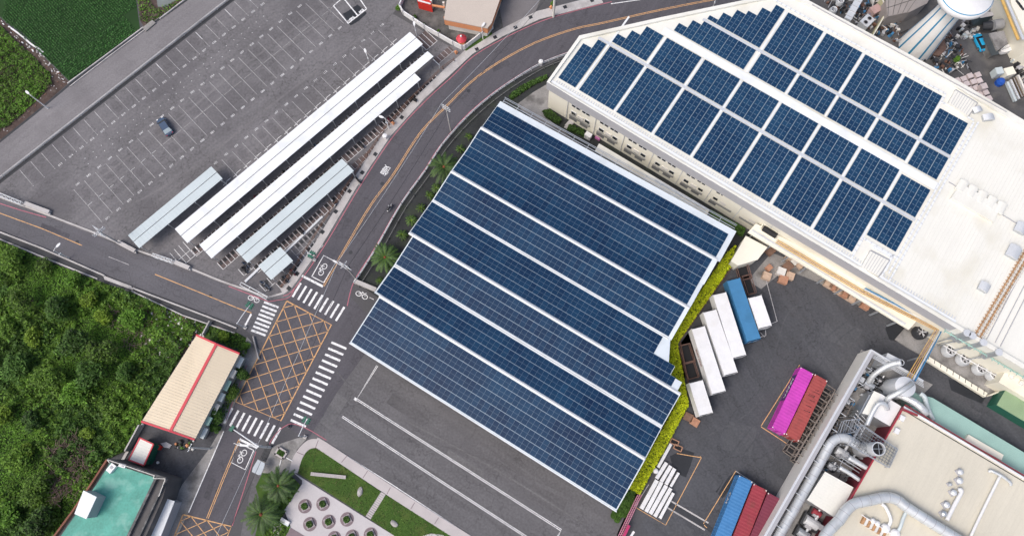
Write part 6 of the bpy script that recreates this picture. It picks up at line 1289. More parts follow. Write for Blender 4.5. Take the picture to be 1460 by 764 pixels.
for k in range(7):
    c = MB(); p = e0+dE*(k+.5)/7+nE*.35; c.box(p.x, p.y, 2.6+.2*(k % 3), 1.5 if k % 2 else 1.9, .75, .5 if k % 2 else .12, math.atan2(dE.y, dE.x)); build(c, 'awning' if k % 2 == 0 else 'air_conditioner', [m_roofb, m_offw, m_turq][k % 3], t)
    c = MB(); p = e0+dE*(k+.5)/7+nE*.04; c.box(p.x, p.y, 1.0, 1.3, .1, 1.3, math.atan2(dE.y, dE.x)); build(c, 'window', m_glass, t)
t = thing('small_red_trim_shed', 'small shed with a white roof edged in red above the teal roof', 'shed', (*W2(203, 645), 0)); o_ = PX([(199.5, 624), (218.8, 632.8), (205, 663), (183.5, 655)], 3); b = MB(); b.prism(o_, 2.85, 3.0); ribs(b, [o_[0], o_[3], o_[2], o_[1]], 3.02, .45, 0, .04, .04); build(b, 'roof', m_creamroof, t)
b = MB()
for k in range(4): b.bar((*o_[k], 2.95), (*o_[(k+1) % 4], 2.95), .22, .25)
build(b, 'red_trim', m_redtrim, t); cc = (sum(p[0] for p in o_)/4, sum(p[1] for p in o_)/4); b = MB(); b.prism([(cc[0]+(p[0]-cc[0])*.92, cc[1]+(p[1]-cc[1])*.92) for p in o_], 0, 2.85, 0, None, False); build(b, 'wall', m_dgreen, t)
simple_box('green_bin', 'dark green bin against the small red trimmed shed, upper one', 'bin', 221.5, 637, 1.1, .9, 1.1, R(-25), m_dgreen); simple_box('green_bin', 'dark green bin against the small red trimmed shed, lower one', 'bin', 212, 654, 1.2, .9, 1.1, R(-25), m_dgreen); simple_box('red_box', 'small red box beside the green bin', 'box', 225.5, 637.5, .6, .7, .9, R(-25), m_red)
t = thing('teal_roof_building', 'flat-roofed building with a worn teal coated roof and dark parapet', 'building', (*W2(170, 715), 0)); zg = 6.2
K = lambda x, y, z=zg: W2(130+x/4.39, 590+y/4.39, z)
ou = [K(100, 282), K(470, 402), K(435, 530), K(330, 764), K(270, 900), K(-260, 800), K(-110, 600), K(5, 430)]
b = MB(); b.prism(ou, 0, zg-.7, 0, None, False); build(b, 'wall', M('dark_wall', (.11, .105, .105), .9, .2, .6), t)
b = MB(); b.sheet([K(108, 305), K(402, 402), K(228, 764), K(160, 900), K(-230, 800), K(-90, 600), K(20, 440)], zg-.6); build(b, 'roof', m_green, t)
b = MB(); b.wall([K(102, 284), K(400, 385), K(468, 405)], .45, zg-.6, zg); b.wall([K(404, 400), K(225, 770), K(160, 900)], .4, zg-.6, zg); b.wall([K(466, 405), K(300, 760), K(240, 900)], .25, zg-1, zg-.1); build(b, 'parapet', M('dark_parapet', (.10, .10, .10), .9, .3, 1., stain=(.3, .29, .28), stainscale=1.2, stainamt=.5), t)
b = MB(); b.sheet([K(408, 405), K(462, 410), K(290, 764), K(235, 764)], zg-.95); build(b, 'gutter_walk', M('dark_gutter', (.05, .05, .05), .9, .5, 1.2, stain=(.2, .2, .19), stainscale=.9, stainamt=.6), t)
b = MB(); b.wall([K(98, 284), K(2, 432), K(-120, 610), K(-260, 800)], .3, zg-.7, zg+.05); build(b, 'brick_edge', M('brick_red_edge', (.22, .09, .06), .85, .2, 1.), t)
b = MB(); zz = zg+.25
for p, q in ((K(104, 284), K(400, 384)), (K(400, 384), K(392, 402)), (K(392, 402), K(468, 404)), (K(468, 404), K(428, 515)), (K(104, 284), K(120, 305))): b.bar((*p, zz), (*q, zz), .09)
build(b, 'pipe_rail', m_offw, t)
for (x, y, L_, w_, a_, lb) in ((125, 338, 1.5, 1.0, R(55), 'white water tank unit on the teal roof at its upper left'), (195, 322, 1.2, .6, R(-15), 'small white unit under the upper parapet of the teal roof')):
    p = K(x, y, zg); tt = thing('roof_unit', lb, 'roof unit', (*p, zg-.6), a_); b = MB(); b.box(0, 0, 0, L_, w_, .7); build(b, 'casing', m_whitep, tt, False); b = MB(); b.box(L_*.1, 0, .7, L_*.3, w_*.5, .06); build(b, 'cover', m_grey, tt, False)
t = thing('rooftop_shed', 'white flat-roofed stair shed on the teal roof', 'stair shed', (*W2(125, 715, 6), zg-.6)); o_ = PX([(119, 698.6), (137.8, 708), (123, 739.4), (106, 732)], 8.6); b = MB(); b.prism(o_, 8.45, 8.6); build(b, 'roof', m_roofw, t); cc = (sum(p[0] for p in o_)/4, sum(p[1] for p in o_)/4); b = MB(); b.prism([(cc[0]+(p[0]-cc[0])*.95, cc[1]+(p[1]-cc[1])*.95) for p in o_], zg-.6, 8.45, 0, None, False); build(b, 'wall', m_grey, t)
t = thing('white_lean_to', 'long white ribbed lean-to roof between the teal roof and the road', 'lean-to', (*W2(226, 735), 0)); o_ = PX([(226.8, 707.3), (249, 714), (222, 782), (190, 782)], 3.6); b = MB(); b.prism(o_, 3.45, 3.6); ribs(b, [o_[0], o_[3], o_[2], o_[1]], 3.62, .4, 0, .04, .05); build(b, 'roof', m_roofw, t); b = MB(); b.prism([(o_[0][0]+.2, o_[0][1]-.3), (o_[1][0]-.3, o_[1][1]-.3), (o_[2][0]-.3, o_[2][1]), o_[3]], 0, 3.4, 0, None, False); build(b, 'wall', m_grey, t)
b = MB(); b.wall(PX([(184, 643), (204, 606)]), .25, 0, 1.6); b.wall(PX([(172, 662), (205, 604)]), .5, 0, .3); tag(build(b, 'yard_wall', m_conc), 'low concrete wall between thicket and yard left of the small shed', 'wall')
b = MB(); b.wall(PX([(302, 459), (292, 478)]), .22, 0, 1.2); tag(build(b, 'yard_wall', m_conc), 'short concrete wall above the ribbed roof house running to the drain', 'wall')
b = MB(); b.wall(PX([(362, 480), (370, 512)]), .2, 0, .6); tag(build(b, 'yard_wall', m_conc), 'low kerb wall below the left zebra crossing beside the shrubs', 'wall')
x, y = W2(244, 706.5); t = thing('orange_drum', 'small orange round drum at the top corner of the white lean-to', 'drum', (x, y, 0)); b = MB(); b.lathe(0, 0, [(.42, 0), (.45, .5), (.4, .9), (.1, .98)], 12); build(b, 'shell', m_red, t, False); b = MB(); b.lathe(0, 0, [(.46, .45), (.46, .52)], 12); build(b, 'band', m_dark, t, False)
random.seed(3); b = MB()
for k in range(26):
    u, v = 254+random.uniform(-3, 26), 631+random.uniform(-4, 9)+0; x, y = W2(u, v); r = random.uniform(.18, .38); b.lathe(x, y, [(r*.7, 0), (r, r), (r*.6, r*1.7)], 8, random.choice([0, 1, 2, 2, 3]))
tag(build(b, 'flower_pots', [m_orange, m_offw, m_dark, m_leafC]), 'cluster of clay and dark flower pots under the lower gable of the ribbed roof house', 'flower pots', kind='stuff')
b = MB(); b.prism(T(0, 504, 2.94, [(675, 375), (700, 370), (722, 382), (712, 396), (690, 392)]), 0, .25); tag(build(b, 'flat_slab', m_grey), 'flat grey stone slab lying in the yard below the ribbed roof house', 'slab')
for (u, v, lb) in ((226, 659, 'small white bucket in the dark yard'), (253, 693, 'grey bucket beside the roadside apron')): x, y = W2(u, v); b = MB(); b.lathe(x, y, [(.2, .01), (.26, .35), (.2, .36)], 10); tag(build(b, 'bucket', m_whitep if u < 240 else m_grey), lb, 'bucket')
# ================================================================== POLES, SIGNALS, WIRES
def pole(name, label, cat, pb, pt, h, r=.16, arms=(), mat=None, base=True):
    x, y = W2(*pb); t = thing(name, label, cat, (x, y, 0)); b = MB(); b.tube([(0, 0, 0), (0, 0, h)], r, 10, 0, r*.65); build(b, 'shaft', mat or m_conc, t, False)
    tops = []
    for (zz, L_, ang) in arms:
        b = MB(); c, s = math.cos(ang)*L_/2, math.sin(ang)*L_/2; b.bar((-c, -s, zz), (c, s, zz), .11, .11); ar = build(b, 'cross_arm', m_lgrey, t, False)
        b = MB()
        for k in (-1, -.5, .5, 1): b.lathe(c*k*.95, s*k*.95, [(.05, zz+.05), (.08, zz+.15), (.05, zz+.3)], 6); tops.append((x+c*k*.95, y+s*k*.95, zz+.3))
        build(b, 'insulator', m_whitep, ar, False)
    return t, tops
rd = LOT.ang
pw = []
def wdir(p, q): a, b_ = W2(*p), W2(*q); return math.atan2(b_[1]-a[1], b_[0]-a[0])
t1, w1 = pole('utility_pole', 'concrete power pole with white cross arms leaning over the middle of the curved road', 'power pole', (643, 187), None, 10.8, .17, [(10.4, 1.9, wdir((640, 160), (490, 380))+R(90)), (9.7, 1.9, wdir((640, 160), (490, 380))+R(90)), (9.0, 1.7, wdir((640, 160), (490, 380))+R(90))])
t2, w2 = pole('utility_pole', 'concrete power pole with cross arms at the canal end near the bicycle symbol', 'power pole', (508, 397.6), None, 10.8, .18, [(10.4, 2.1, R(-30)), (9.6, 2.1, R(-30)), (8.8, 2.6, R(-30)), (10.0, 1.6, R(55))])
b = MB(); b.tube([(0.1, 0, 7.5), (.5, .2, 7.5)], .35, 10); build(b, 'transformer', m_dark, t2, False)
b = MB(); b.tube([(0, 0, 6), (-1.4, .9, 6.4), (-2.4, 1.5, 6.3)], .07, 6); lam = build(b, 'lamp_arm', m_lgrey, t2, False); b = MB(); b.box(-2.6, 1.65, 6.2, .8, .35, .15, R(150)); build(b, 'lamp_head', m_whitep, lam, False)
t3, w3 = pole('utility_pole', 'thick pale power pole at the top edge beside the orange hydrant', 'power pole', (789, 24), None, 10.8, .30, [(10.4, 2.0, R(30)), (9.6, 2.0, R(30))], m_offw)
t4, w4 = pole('utility_pole', 'power pole with several white cross arms at the lot side of the side road', 'power pole', (173, 348), None, 8.6, .16, [(8.3, 2.6, R(-45)), (7.7, 2.6, R(-45)), (7.1, 2.6, R(-45)), (8.0, 2.4, R(45)), (7.4, 2.4, R(45))])
t5, w5 = pole('utility_pole', 'pale leaning-looking pole at the lower gable corner of the ribbed roof house', 'power pole', (299, 639.4), None, 8.4, .2, [(8.1, 1.4, R(70))], m_offw)
def lamp(label, pb, h, ang, arm=1.6, r=.1, cam=False):
    x, y = W2(*pb); t = thing('street_lamp', label, 'street lamp', (x, y, 0), ang); b = MB(); b.tube([(0, 0, 0), (0, 0, h)], r, 8, 0, r*.7); build(b, 'pole', m_whitep, t, False)
    b = MB(); b.tube([(0, 0, h-.1), (arm*.5, 0, h+.15), (arm, 0, h+.15)], .06, 6); a = build(b, 'arm', m_whitep, t, False); b = MB(); b.rings([[(arm+.3+.55*math.cos(s*math.pi/6), .24*math.sin(s*math.pi/6), h+.05+k) for s in range(12)] for k in (0, .14)]); build(b, 'lamp_head', m_whitep, a, False)
    b = MB(); b.box(0, 0, h*.55, .5, .2, .35); build(b, 'bracket', m_lgrey, t, False); return t
lamp('white street lamp beside the bright green bank at the upper left', (68.6, 155), 5.6, R(140), .5, .13)
lamp('street lamp with a white oval head at the drain side of the side road', (99, 368), 5.0, R(52), 1.0)
lamp('small grey lamp pole on the verge beside the top yard wall', (688.6, 57), 4.5, R(60), .3, .09)
lamp('white lamp pole at the top end of the nearest white canopy', (594.5, 52), 3.5, R(100), .3, .08)
lamp('lamp pole leaning over the rusty fence beside the long canopies', (555, 184), 4.6, R(160), .5, .12)
lamp('thin lamp pole between the first canopy and the parking rows', (527, 90), 2.8, R(110), .8, .07)
lamp('thin curved lamp at the roadside next to the white factory roof', (1014, 16), 5.0, R(80), .3, .06)
def signal(label, pb, h, ang, arm, heads=(1.0,), mat=None, plate=False, L0=0.):
    x, y = W2(*pb); t = thing('traffic_signal', label, 'traffic signal', (x, y, .1), ang); b = MB(); b.tube([(0, 0, 0), (0, 0, h)], .12, 10, 0, .09); build(b, 'pole', mat or m_lgrey, t, False)
    b = MB(); b.tube([(0, 0, h-.15), (arm*.5, 0, h+.1), (arm, 0, h+.1)], .08, 8); a = build(b, 'mast_arm', mat or m_lgrey, t, False)
    for f in heads:
        for off in (-1, 1):
            b = MB(); b.box(arm*f+off*.0, off*.32, h-.15, 1.15, .3, .38); hd = build(b, 'signal_head', m_dgreen, t, False)
            b = MB()
            for k in (-1, 0, 1): b.tube([(arm*f+k*.36, off*.47, h+.04), (arm*f+k*.36, off*.72, h+.06)], .15, 8)
            build(b, 'visor', m_dgreen, hd, False)
    b = MB(); b.box(0, 0, 0, .6, .6, .25); build(b, 'footing', m_conc, t, False)
    return t
signal('traffic signal with green heads hanging over the side road, left of the crossing', (350.4, 467.3), 4.4, R(58), 3.9)
signal('traffic signal on the planted corner right of the lower zebra crossing', (435.5, 622.5), 4.2, R(66), 2.9)
signal('traffic signal with a short arm at the bicycle box of the curved road', (449, 371), 5.0, R(-25), .9)
x, y = W2(386, 637.5); t = thing('signal_gantry', 'large grey traffic gantry reaching over the lower road with a green signal head', 'signal gantry', (x, y, .1)); E1 = Vector(W(331, 610.5, 6.4))-Vector((x, y, .1)); E2 = Vector(W(338, 634, 5.6))-Vector((x, y, .1))
b = MB(); b.tube([(0, 0, 0), (0, 0, 6.6)], .22, 12, 0, .16); build(b, 'pole', m_lgrey, t, False)
b = MB(); b.tube([(0, 0, 6.3), tuple(E1*.5+Vector((0, 0, 3.2))*0+Vector((0, 0, 0.1))), tuple(E1)], .13, 8) if False else b.tube([(0, 0, 6.3), tuple(E1)], .14, 8, 0, .09); a = build(b, 'mast_arm', m_lgrey, t, False)
b = MB(); aa = math.atan2(E1.y, E1.x); b.box(E1.x, E1.y, E1.z-.35, .6, 1.0, .6, aa); b.box(E1.x+.3, E1.y-.1, E1.z-.4, .35, .8, .4, aa, 1); build(b, 'signal_head', [m_dgreen, m_dark], a, False)
b = MB()
for k in range(9): c_ = E1*(.45+.5*k/9); b.bar((c_.x-.3*math.sin(aa), c_.y+.3*math.cos(aa), c_.z+.1+(6.3-E1.z)*(1-.45)), (c_.x+.3*math.sin(aa), c_.y-.3*math.cos(aa), c_.z+.1+(6.3-E1.z)*.5), .05)
build(b, 'bird_spikes', m_dark, a, False)
b = MB(); b.tube([(0, 0, 5.4), tuple(E2)], .1, 8); b.bar((E2.x-.6, E2.y+.3, E2.z), (E2.x+.9, E2.y-.2, E2.z), .08); a2 = build(b, 'lower_arm', m_lgrey, t, False)
b = MB(); q_ = E2*.62; b.box(q_.x, q_.y, 5.3, 1.5, .12, .9, math.atan2(E2.y, E2.x)); b.box(q_.x, q_.y, 6.2, 1.5, .35, .06, math.atan2(E2.y, E2.x), 1); build(b, 'sign_board', [m_roofb, m_whitep], a2, False)
b = MB(); b.box(-.2, .1, 4.2, .5, .4, .8); b.box(-.9, .3, 5.0, .7, .5, .5); build(b, 'control_box', m_grey, t, False)
b = MB()
for i in range(5):
    for j in range(2):
        x_, y_ = T(310, 560, 5.456, [(400-11*i+24*j-8, 412+24*i+10*j)])[0]; b.box(x_, y_, .125, .62, .62, .04, R(-25))
tag(build(b, 'tree_grates', m_dark), 'two columns of black square grates in the pavement under the signal gantry', 'grates')
b = MB(); o_ = T(310, 560, 5.456, [(314, 515), (368, 545), (362, 580), (338, 632), (320, 637), (268, 612), (275, 580)], 2.4); b.prism(o_, 2.25, 2.4); t = thing('pale_shelter', 'small pale grey flat shelter roof with rounded end beside the lower pavement', 'shelter', (*W2(369, 665), 0)); build(b, 'roof', M('shelter_grey', (.42, .46, .49), .6, .06, 1.), t)
for k in (0, 1, 3, 5): c = MB(); c.bar((o_[k][0]*.9+o_[3][0]*.1, o_[k][1]*.9+o_[3][1]*.1, 0), (o_[k][0]*.9+o_[3][0]*.1, o_[k][1]*.9+o_[3][1]*.1, 2.3), .09); build(c, 'post', m_galv, t)
x, y = W2(413, 607.5); t = thing('black_bollard', 'round black bollard on the pink corner line by the crossing', 'bollard', (x, y, .02)); b = MB(); b.lathe(0, 0, [(.36, 0), (.3, .5), (.2, .8), (.05, .85)], 12); build(b, 'post', m_dark, t, False); b = MB(); b.lathe(0, 0, [(.34, .3), (.33, .4)], 12); build(b, 'band', m_grey, t, False)
x, y = W2(402, 645.5); t = thing('square_planter', 'pale square planter box with low greenery on the lower corner pavement', 'planter', (x, y, .12), R(-28)); b = MB()
for k in range(4): a = k*math.pi/2; b.box(.85*math.cos(a), .62*math.sin(a), 0, .3 if k % 2 == 0 else 1.95, 1.5 if k % 2 == 0 else .3, .5)
build(b, 'rim', m_walk, t, False); b = MB()
for k in range(90): b.leaf((random.uniform(-.65, .65), random.uniform(-.4, .4), .45+random.uniform(0, .2)), .22)
b.box(0, 0, .1, 1.4, 1.0, .3); build(b, 'greenery', m_leafC, t, False)
b = MB(); b.bar(W(408, 652, .2), W(417, 657, .2), .14, .1); b.bar(W(401, 655, .2), W(396, 672, .2), .14, .1); tag(build(b, 'white_rail', m_whitep), 'white rail forming a corner below the square planter', 'rail')
# overhead wires
def wire(p, q, r=.035, sag=.9, mat=None, lab='', par=None):
    pts = [tuple(Vector(p).lerp(Vector(q), k/16)-Vector((0, 0, sag*4*(k/16)*(1-k/16)))) for k in range(17)]; b = MB(); b.tube(pts, r, 4); return b
farp = W(250, 890, 10.4)
for (i, off, m_, rr2) in ((0, 0, m_lgrey, .028), (3, 0, m_dark, .035)):
    b = MB()
    for P_, Q_ in ((w3[i % len(w3)], w1[i]), (w1[i], w2[i]), (w2[i], (farp[0]+i*.5, farp[1], farp[2]))):
        n0 = wire(P_, Q_, rr2, .8); k0 = len(b.v); b.v += n0.v; b.f += [tuple(k0+j for j in f) for f in n0.f]; b.m += n0.m
    tag(build(b, 'power_cable', m_), ['pale thicker overhead cable strung between the three concrete power poles', 'thin pale overhead cable between the three concrete power poles', '', 'black overhead cable on the right side of the power poles'][i], 'cable', 'overhead cables')
# ================================================================== PLAZA FURNITURE
def zz3(x, y): return T(380, 504, 2.94, [(x, y)])[0]
planters = [(162, 638), (238, 628), (338, 693), (262, 703), (183, 713), (285, 772), (360, 766), (437, 757)]
pt = None
for i, (x_, y_) in enumerate(planters):
    p = zz3(x_, y_)
    if pt is None:
        pt = thing('tree_planter', 'round mauve paved ring with a square pale kerb and clipped shrub on the plaza', 'planter', (*p, .12), R(28), 'planters on the plaza')
        b = MB(); b.lathe(0, 0, [(1.2, 0), (1.2, .03)], 32); build(b, 'paved_ring', m_mauve, pt, False)
        b = MB()
        for k in range(4): a = k*math.pi/2; c, s = math.cos(a), math.sin(a); b.box(.62*c, .62*s, .03, .22 if k % 2 == 0 else 1.46, 1.02 if k % 2 == 0 else .22, .22)
        build(b, 'kerb', M('planter_kerb', (.33, .29, .30), .85, .1, 1.), pt, False)
        b = MB(); b.box(0, 0, .03, 1.0, 1.0, .1)
        for k in range(240): a = random.uniform(0, 6.28); r = .56*random.random()**.5; b.leaf((r*math.cos(a), r*math.sin(a), .15+random.uniform(0, .5)), .18, 1)
        build(b, 'shrub', [m_soil, m_leafC], pt, False)
    else: c = copy_tree(pt); c.location = (*p, .12)
x, y = zz3(262, 510); t = thing('long_bench', 'long narrow cream bench lying across the lawn', 'bench', (x, y, .13), math.atan2(zz3(337, 518)[1]-zz3(188, 503)[1], zz3(337, 518)[0]-zz3(188, 503)[0])); b = MB()
for k in range(5): b.box(0, (k-2)*.12, .42, 6.3, .10, .06)
build(b, 'seat', m_walk, t, False)
for sx_ in (-2.7, -.9, .9, 2.7): b = MB(); b.box(sx_, 0, 0, .2, .5, .42); build(b, 'leg', m_conc, t, False)
def stone(u, v, s, ang, lab, asp=1.8):
    x, y = zz3(u, v); bm_ = MB(); rs = []; rnd = random.Random(u)
    for k, (rr3, zz_) in enumerate([(.8, 0), (1, .25), (.85, .55), (.45, .75), (.05, .82)]): rs.append([(x+s*rr3*(math.cos(a_)*asp*math.cos(ang)-math.sin(a_)*math.sin(ang))*rnd.uniform(.85, 1.1), y+s*rr3*(math.cos(a_)*asp*math.sin(ang)+math.sin(a_)*math.cos(ang))*rnd.uniform(.85, 1.1), .13+s*zz_) for a_ in [j*math.pi/5 for j in range(10)]])
    bm_.rings(rs); tag(build(bm_, 'garden_stone', m_stone), lab, 'stone')
stone(393, 578, .5, R(80), 'upright grey garden stone on the lawn left of the stepping path'); stone(536, 711, .45, R(-35), 'oblong grey garden stone on the lawn right of the stepping path')
x, y = T(340, 640, 6.158, [(415, 635)])[0]; t = thing('white_cart', 'white and blue striped long box at the edge of the plaza by the palms', 'box', (x, y, .12), R(-28)); b = MB(); b.box(0, .15, .3, 1.7, .5, .25); build(b, 'lid', m_whitep, t, False); b = MB(); b.box(0, -.25, .1, 1.7, .35, .25); build(b, 'tray', m_roofb, t, False); b = MB(); b.box(0, 0, 0, 1.5, .6, .3); build(b, 'base', m_grey, t, False)
b = MB(); b.prism(T(340, 640, 6.158, [(462, 688), (590, 764), (640, 850), (400, 850), (415, 764)]), .0, .16); tag(build(b, 'paved_step', m_mauve), 'dark bluish paved step at the bottom edge beside the plaza', 'step')
x, y = T(340, 640, 6.158, [(340, 700)])[0]; b = MB()
for k in range(3): r = .85-k*.25; b.strip([(x+r*math.cos(s*math.pi/8)*.8, y+r*math.sin(s*math.pi/8)*1.3) for s in range(17)], .12, .03+.002*k)
tag(build(b, 'stone_rings', m_conc), 'pale concentric stone rings under the lower palm', 'paving')
# ================================================================== VEGETATION
random.seed(21)
def crown_mesh(name, rad, h, nleaf, size, seed, lobes=7, mats=None, base=.25):
    rnd = random.Random(seed); b = MB(); random.seed(seed); cs = []
    for k in range(lobes):
        a = rnd.uniform(0, 6.28); d = rad*.55*rnd.random()**.6; cs.append((d*math.cos(a), d*math.sin(a), h*rnd.uniform(.5, .95), rad*rnd.uniform(.32, .58)))
    for k in range(nleaf):
        cx_, cy_, cz_, r = cs[k % lobes]; a = rnd.uniform(0, 6.28); ph = rnd.uniform(-.5, 1.57); rr4 = r*rnd.uniform(.6, 1.12)
        b.leaf((cx_+rr4*math.cos(a)*math.cos(ph), cy_+rr4*math.sin(a)*math.cos(ph), max(.15, cz_+rr4*math.sin(ph)*.8)), size*rnd.uniform(.6, 1.4))
    return b, cs
def tree(name, label, cat, loc, rad, h, n, size, seed, leafm, grp=None):
    t = thing(name, label, cat, loc, 0, grp); b, cs = crown_mesh(name, rad, h, n, size, seed)
    c = MB(); c.tube([(0, 0, 0), (.1, .05, h*.35), (0, .1, h*.7)], .12*h/3, 8, 0, .05*h/3)
    for (x_, y_, z_, r) in cs[:5]: c.tube([(0.05, .03, h*.3), (x_*.5, y_*.5, z_*.7), (x_, y_, z_)], .06*h/3, 6, 0, .02)
    build(c, 'trunk', m_bark, t, False); build(b, 'crown', leafm, t, False); return t
protos = []
kinds = [('broadleaf_tree', m_leafB, 3.2, 4.4), ('broadleaf_tree', m_leafC, 3.0, 4.0), ('yellow_green_bush', m_leafY, 1.9, 2.2), ('green_bush', m_leafA, 2.2, 2.4), ('dark_bush', m_leafC, 2.0, 2.2), ('green_bush', m_leafB, 2.3, 2.6)]
spots = [(14, 372, 0, 'dark green tree at the far left just below the drain'), (62, 378, 5, 'rounded green bush second along the drain from the left edge'), (102, 402, 3, 'bright bush near the end of the drain channel'), (35, 425, 0, 'broad green tree left of the middle of the thicket'), (86, 440, 1, 'dark tree below the bright bush'),
 (128, 428, 2, 'yellow-green bush below the concrete slab'), (148, 452, 2, 'yellowish bush right next to the purple dry patch'), (10, 470, 5, 'mid green bush on the left edge, half way down'), (50, 480, 2, 'yellow-green bush standing alone left of the big dark trees'), (108, 490, 1, 'dark round tree in the centre of the thicket'),
 (150, 500, 0, 'wide green tree north-west of the ribbed roof house'), (190, 455, 3, 'bright grassy bush above the bare rubble'), (178, 530, 1, 'dark tree along the long side of the ribbed roof house'), (20, 525, 1, 'dark tree at the left edge, lower half'), (66, 540, 0, 'green tree left of centre, lower half'),
 (110, 560, 3, 'light green bush in the open middle of the lower thicket'), (160, 580, 5, 'green bush near the lower left corner of the ribbed roof house'), (10, 590, 2, 'yellow-green bush at the left edge level with the red trimmed gable'), (48, 600, 4, 'dark bush right of the leftmost yellow-green one'), (126, 618, 2, 'yellow-green bush left of the teal roof corner'),
 (88, 650, 4, 'dark bush next to the dry brown branches'), (30, 655, 5, 'green bush with pale stems near the left edge'), (50, 700, 0, 'green tree left of the white rooftop shed'), (12, 735, 3, 'bright bush in the bottom left corner'), (60, 745, 1, 'dark tree at the bottom edge left of the teal roof'), (40, 640, 2, 'small yellow-green bush above the pale-stemmed one'), (5, 415, 4, 'dark bush on the left edge under the drain'), (130, 535, 1, 'dark tree between the light bush and the house')]
for i, (u, v, k, lab) in enumerate(spots):
    nm, lm_, rad, h = kinds[k]; s = random.uniform(.8, 1.15)
    key = [p for p in protos if p[0] == (k, i % 2)]
    h_ = h
    loc = (*W2(u, v, h*.6), 0)
    if not key:
        o = tree(nm, lab, 'tree' if 'tree' in nm else 'bush', loc, rad, h, 1500 if rad > 2.5 else 850, .30, 100+k*7+i, lm_, 'trees and bushes of the thicket'); protos.append(((k, i % 2), o))
    else: o = copy_tree(key[0][1]); o['label'] = lab
    o.location = loc; o.scale = (s, s, s*random.uniform(.9, 1.1)); o.rotation_euler = (0, 0, random.uniform(0, 6.28))
for (u, v, k, s, lab, nm) in ((346, 532, 1, .62, 'dark tree in the planting strip beside the box junction, upper of three', ''), (333, 560, 0, .5, 'green bushy tree between house and box junction, middle of three', ''), (309, 592, 1, .68, 'dark tree at the left end of the lower zebra crossing', ''), (318, 478, 2, .7, 'yellow-green bush right of the short concrete wall', ''), (348, 492, 3, .6, 'green bush just below the left zebra crossing', ''), (306, 610, 4, .6, 'dark bush between the zebra crossing and the house gable', '')):
    o = copy_tree([p for p in protos if p[0][0] == k][0][1]); o['label'] = lab; o['group'] = 'trees between house and road'; o.location = (*W2(u, v, 2*s), 0); o.scale = (s, s, s); o.rotation_euler = (0, 0, random.uniform(0, 6.28))
# undergrowth
random.seed(33)
def hmap(x, y): return .5+.5*math.sin(x*.9+1.3*math.sin(y*.5))*math.cos(y*.8+math.sin(x*.6))+.35*math.sin(x*2.1)*math.sin(y*2.3)
b = MB()
for x, y in scatter(VEG, 34):
    n_ = math.sin(x*.21+2+.7*math.sin(y*.13))*math.sin(y*.19+1+.6*math.sin(x*.17)); grass = n_ > .12
    hh = max(0, hmap(x, y))*(.35 if grass else 1.5); n_ += random.gauss(0, .3); b.leaf((x, y, .08+hh*random.uniform(.5, 1.2)), random.uniform(.14, .30) if grass else random.uniform(.22, .5), 0 if n_ > .15 else (1 if n_ > -.45 else 2), .7)
tag(build(b, 'undergrowth', [m_leafA, m_leafB, m_leafC]), 'dense wild green undergrowth of the thicket in the lower left', 'undergrowth', kind='stuff')
b = MB(); BANK = PX([(-160, -10), (0, 36), (24, 60), (45, 78), (62, 96), (72, 104), (76, 120), (60, 136), (40, 156), (14, 180), (0, 187), (-160, 290)])
for x, y in scatter(BANK, 42):
    u_ = .6*math.sin(x*.7+y*.3)+random.gauss(0, .4); b.leaf((x, y, .05+max(0, hmap(x*1.3, y*1.3))*random.uniform(.3, .9)), random.uniform(.15, .36), 0 if u_ > -.45 else 1, .7)
tag(build(b, 'bank_weeds', [m_leafA, m_leafB]), 'bright green weeds covering the bank left of the crop field', 'weeds', kind='stuff')
b = MB()
for poly, dens in ((PX([(190, -60), (206, -60), (214, 0), (222, 14), (250, 2), (262, -8), (262, 0), (212, 38), (200, 30)]), 16), (T(340, 640, 6.158, [(300, 215), (470, 240), (540, 315), (385, 595), (460, 680), (420, 764), (420, 850), (200, 850), (220, 520)]), 22), (PX([(262, 454), (338, 476), (356, 488), (350, 510), (335, 560), (318, 600), (302, 600), (345, 505), (290, 476)]), 20)):
    for x, y in scatter(poly, dens): b.leaf((x, y, random.uniform(.03, .4)), random.uniform(.15, .35), random.choice([0, 1, 1, 2]), .7)
tag(build(b, 'ground_cover', [m_leafA, m_leafB, m_leafC]), 'patchy green ground cover under the palms and beside the house', 'ground cover', kind='stuff')
b = MB()
for x, y in scatter(PX([(206, 426), (262, 449), (300, 470), (290, 480), (262, 500), (228, 515), (198, 480)]), 3.2):
    s = random.uniform(.08, .45); b.box(x, y, .0, s, s*.7, s*.5, random.uniform(0, 3), random.choice([0, 0, 1, 2, 2]))
for x, y in scatter(PX([(150, 445), (205, 440), (235, 470), (205, 530), (170, 480)]), 2.2):
    a = random.uniform(0, 6.28); L_ = random.uniform(.6, 1.8); b.bar((x, y, .4), (x+L_*math.cos(a), y+L_*math.sin(a), random.uniform(.3, 1.1)), .05, None, 3)
for x, y in scatter(PX([(75, 640), (110, 620), (132, 640), (120, 700), (75, 720)]), 6):
    a = random.uniform(0, 6.28); L_ = random.uniform(.8, 2.2); b.bar((x, y, .8), (x+L_*math.cos(a), y+L_*math.sin(a), random.uniform(.8, 2.0)), .05, None, 3)
tag(build(b, 'rubble', [m_conc, m_rust, m_offw, m_twig]), 'rubble, litter and dry branches scattered at the edges of the thicket', 'rubble', kind='stuff')
b = MB()
for x, y in scatter(PX([(0, 198), (80, 128), (98, 120), (70, 100), (76, 120), (0, 188)]), 1.3): s = random.uniform(.08, .3); b.box(x, y, 0, s, s*.7, s*.4, random.uniform(0, 3), random.choice([0, 1]))
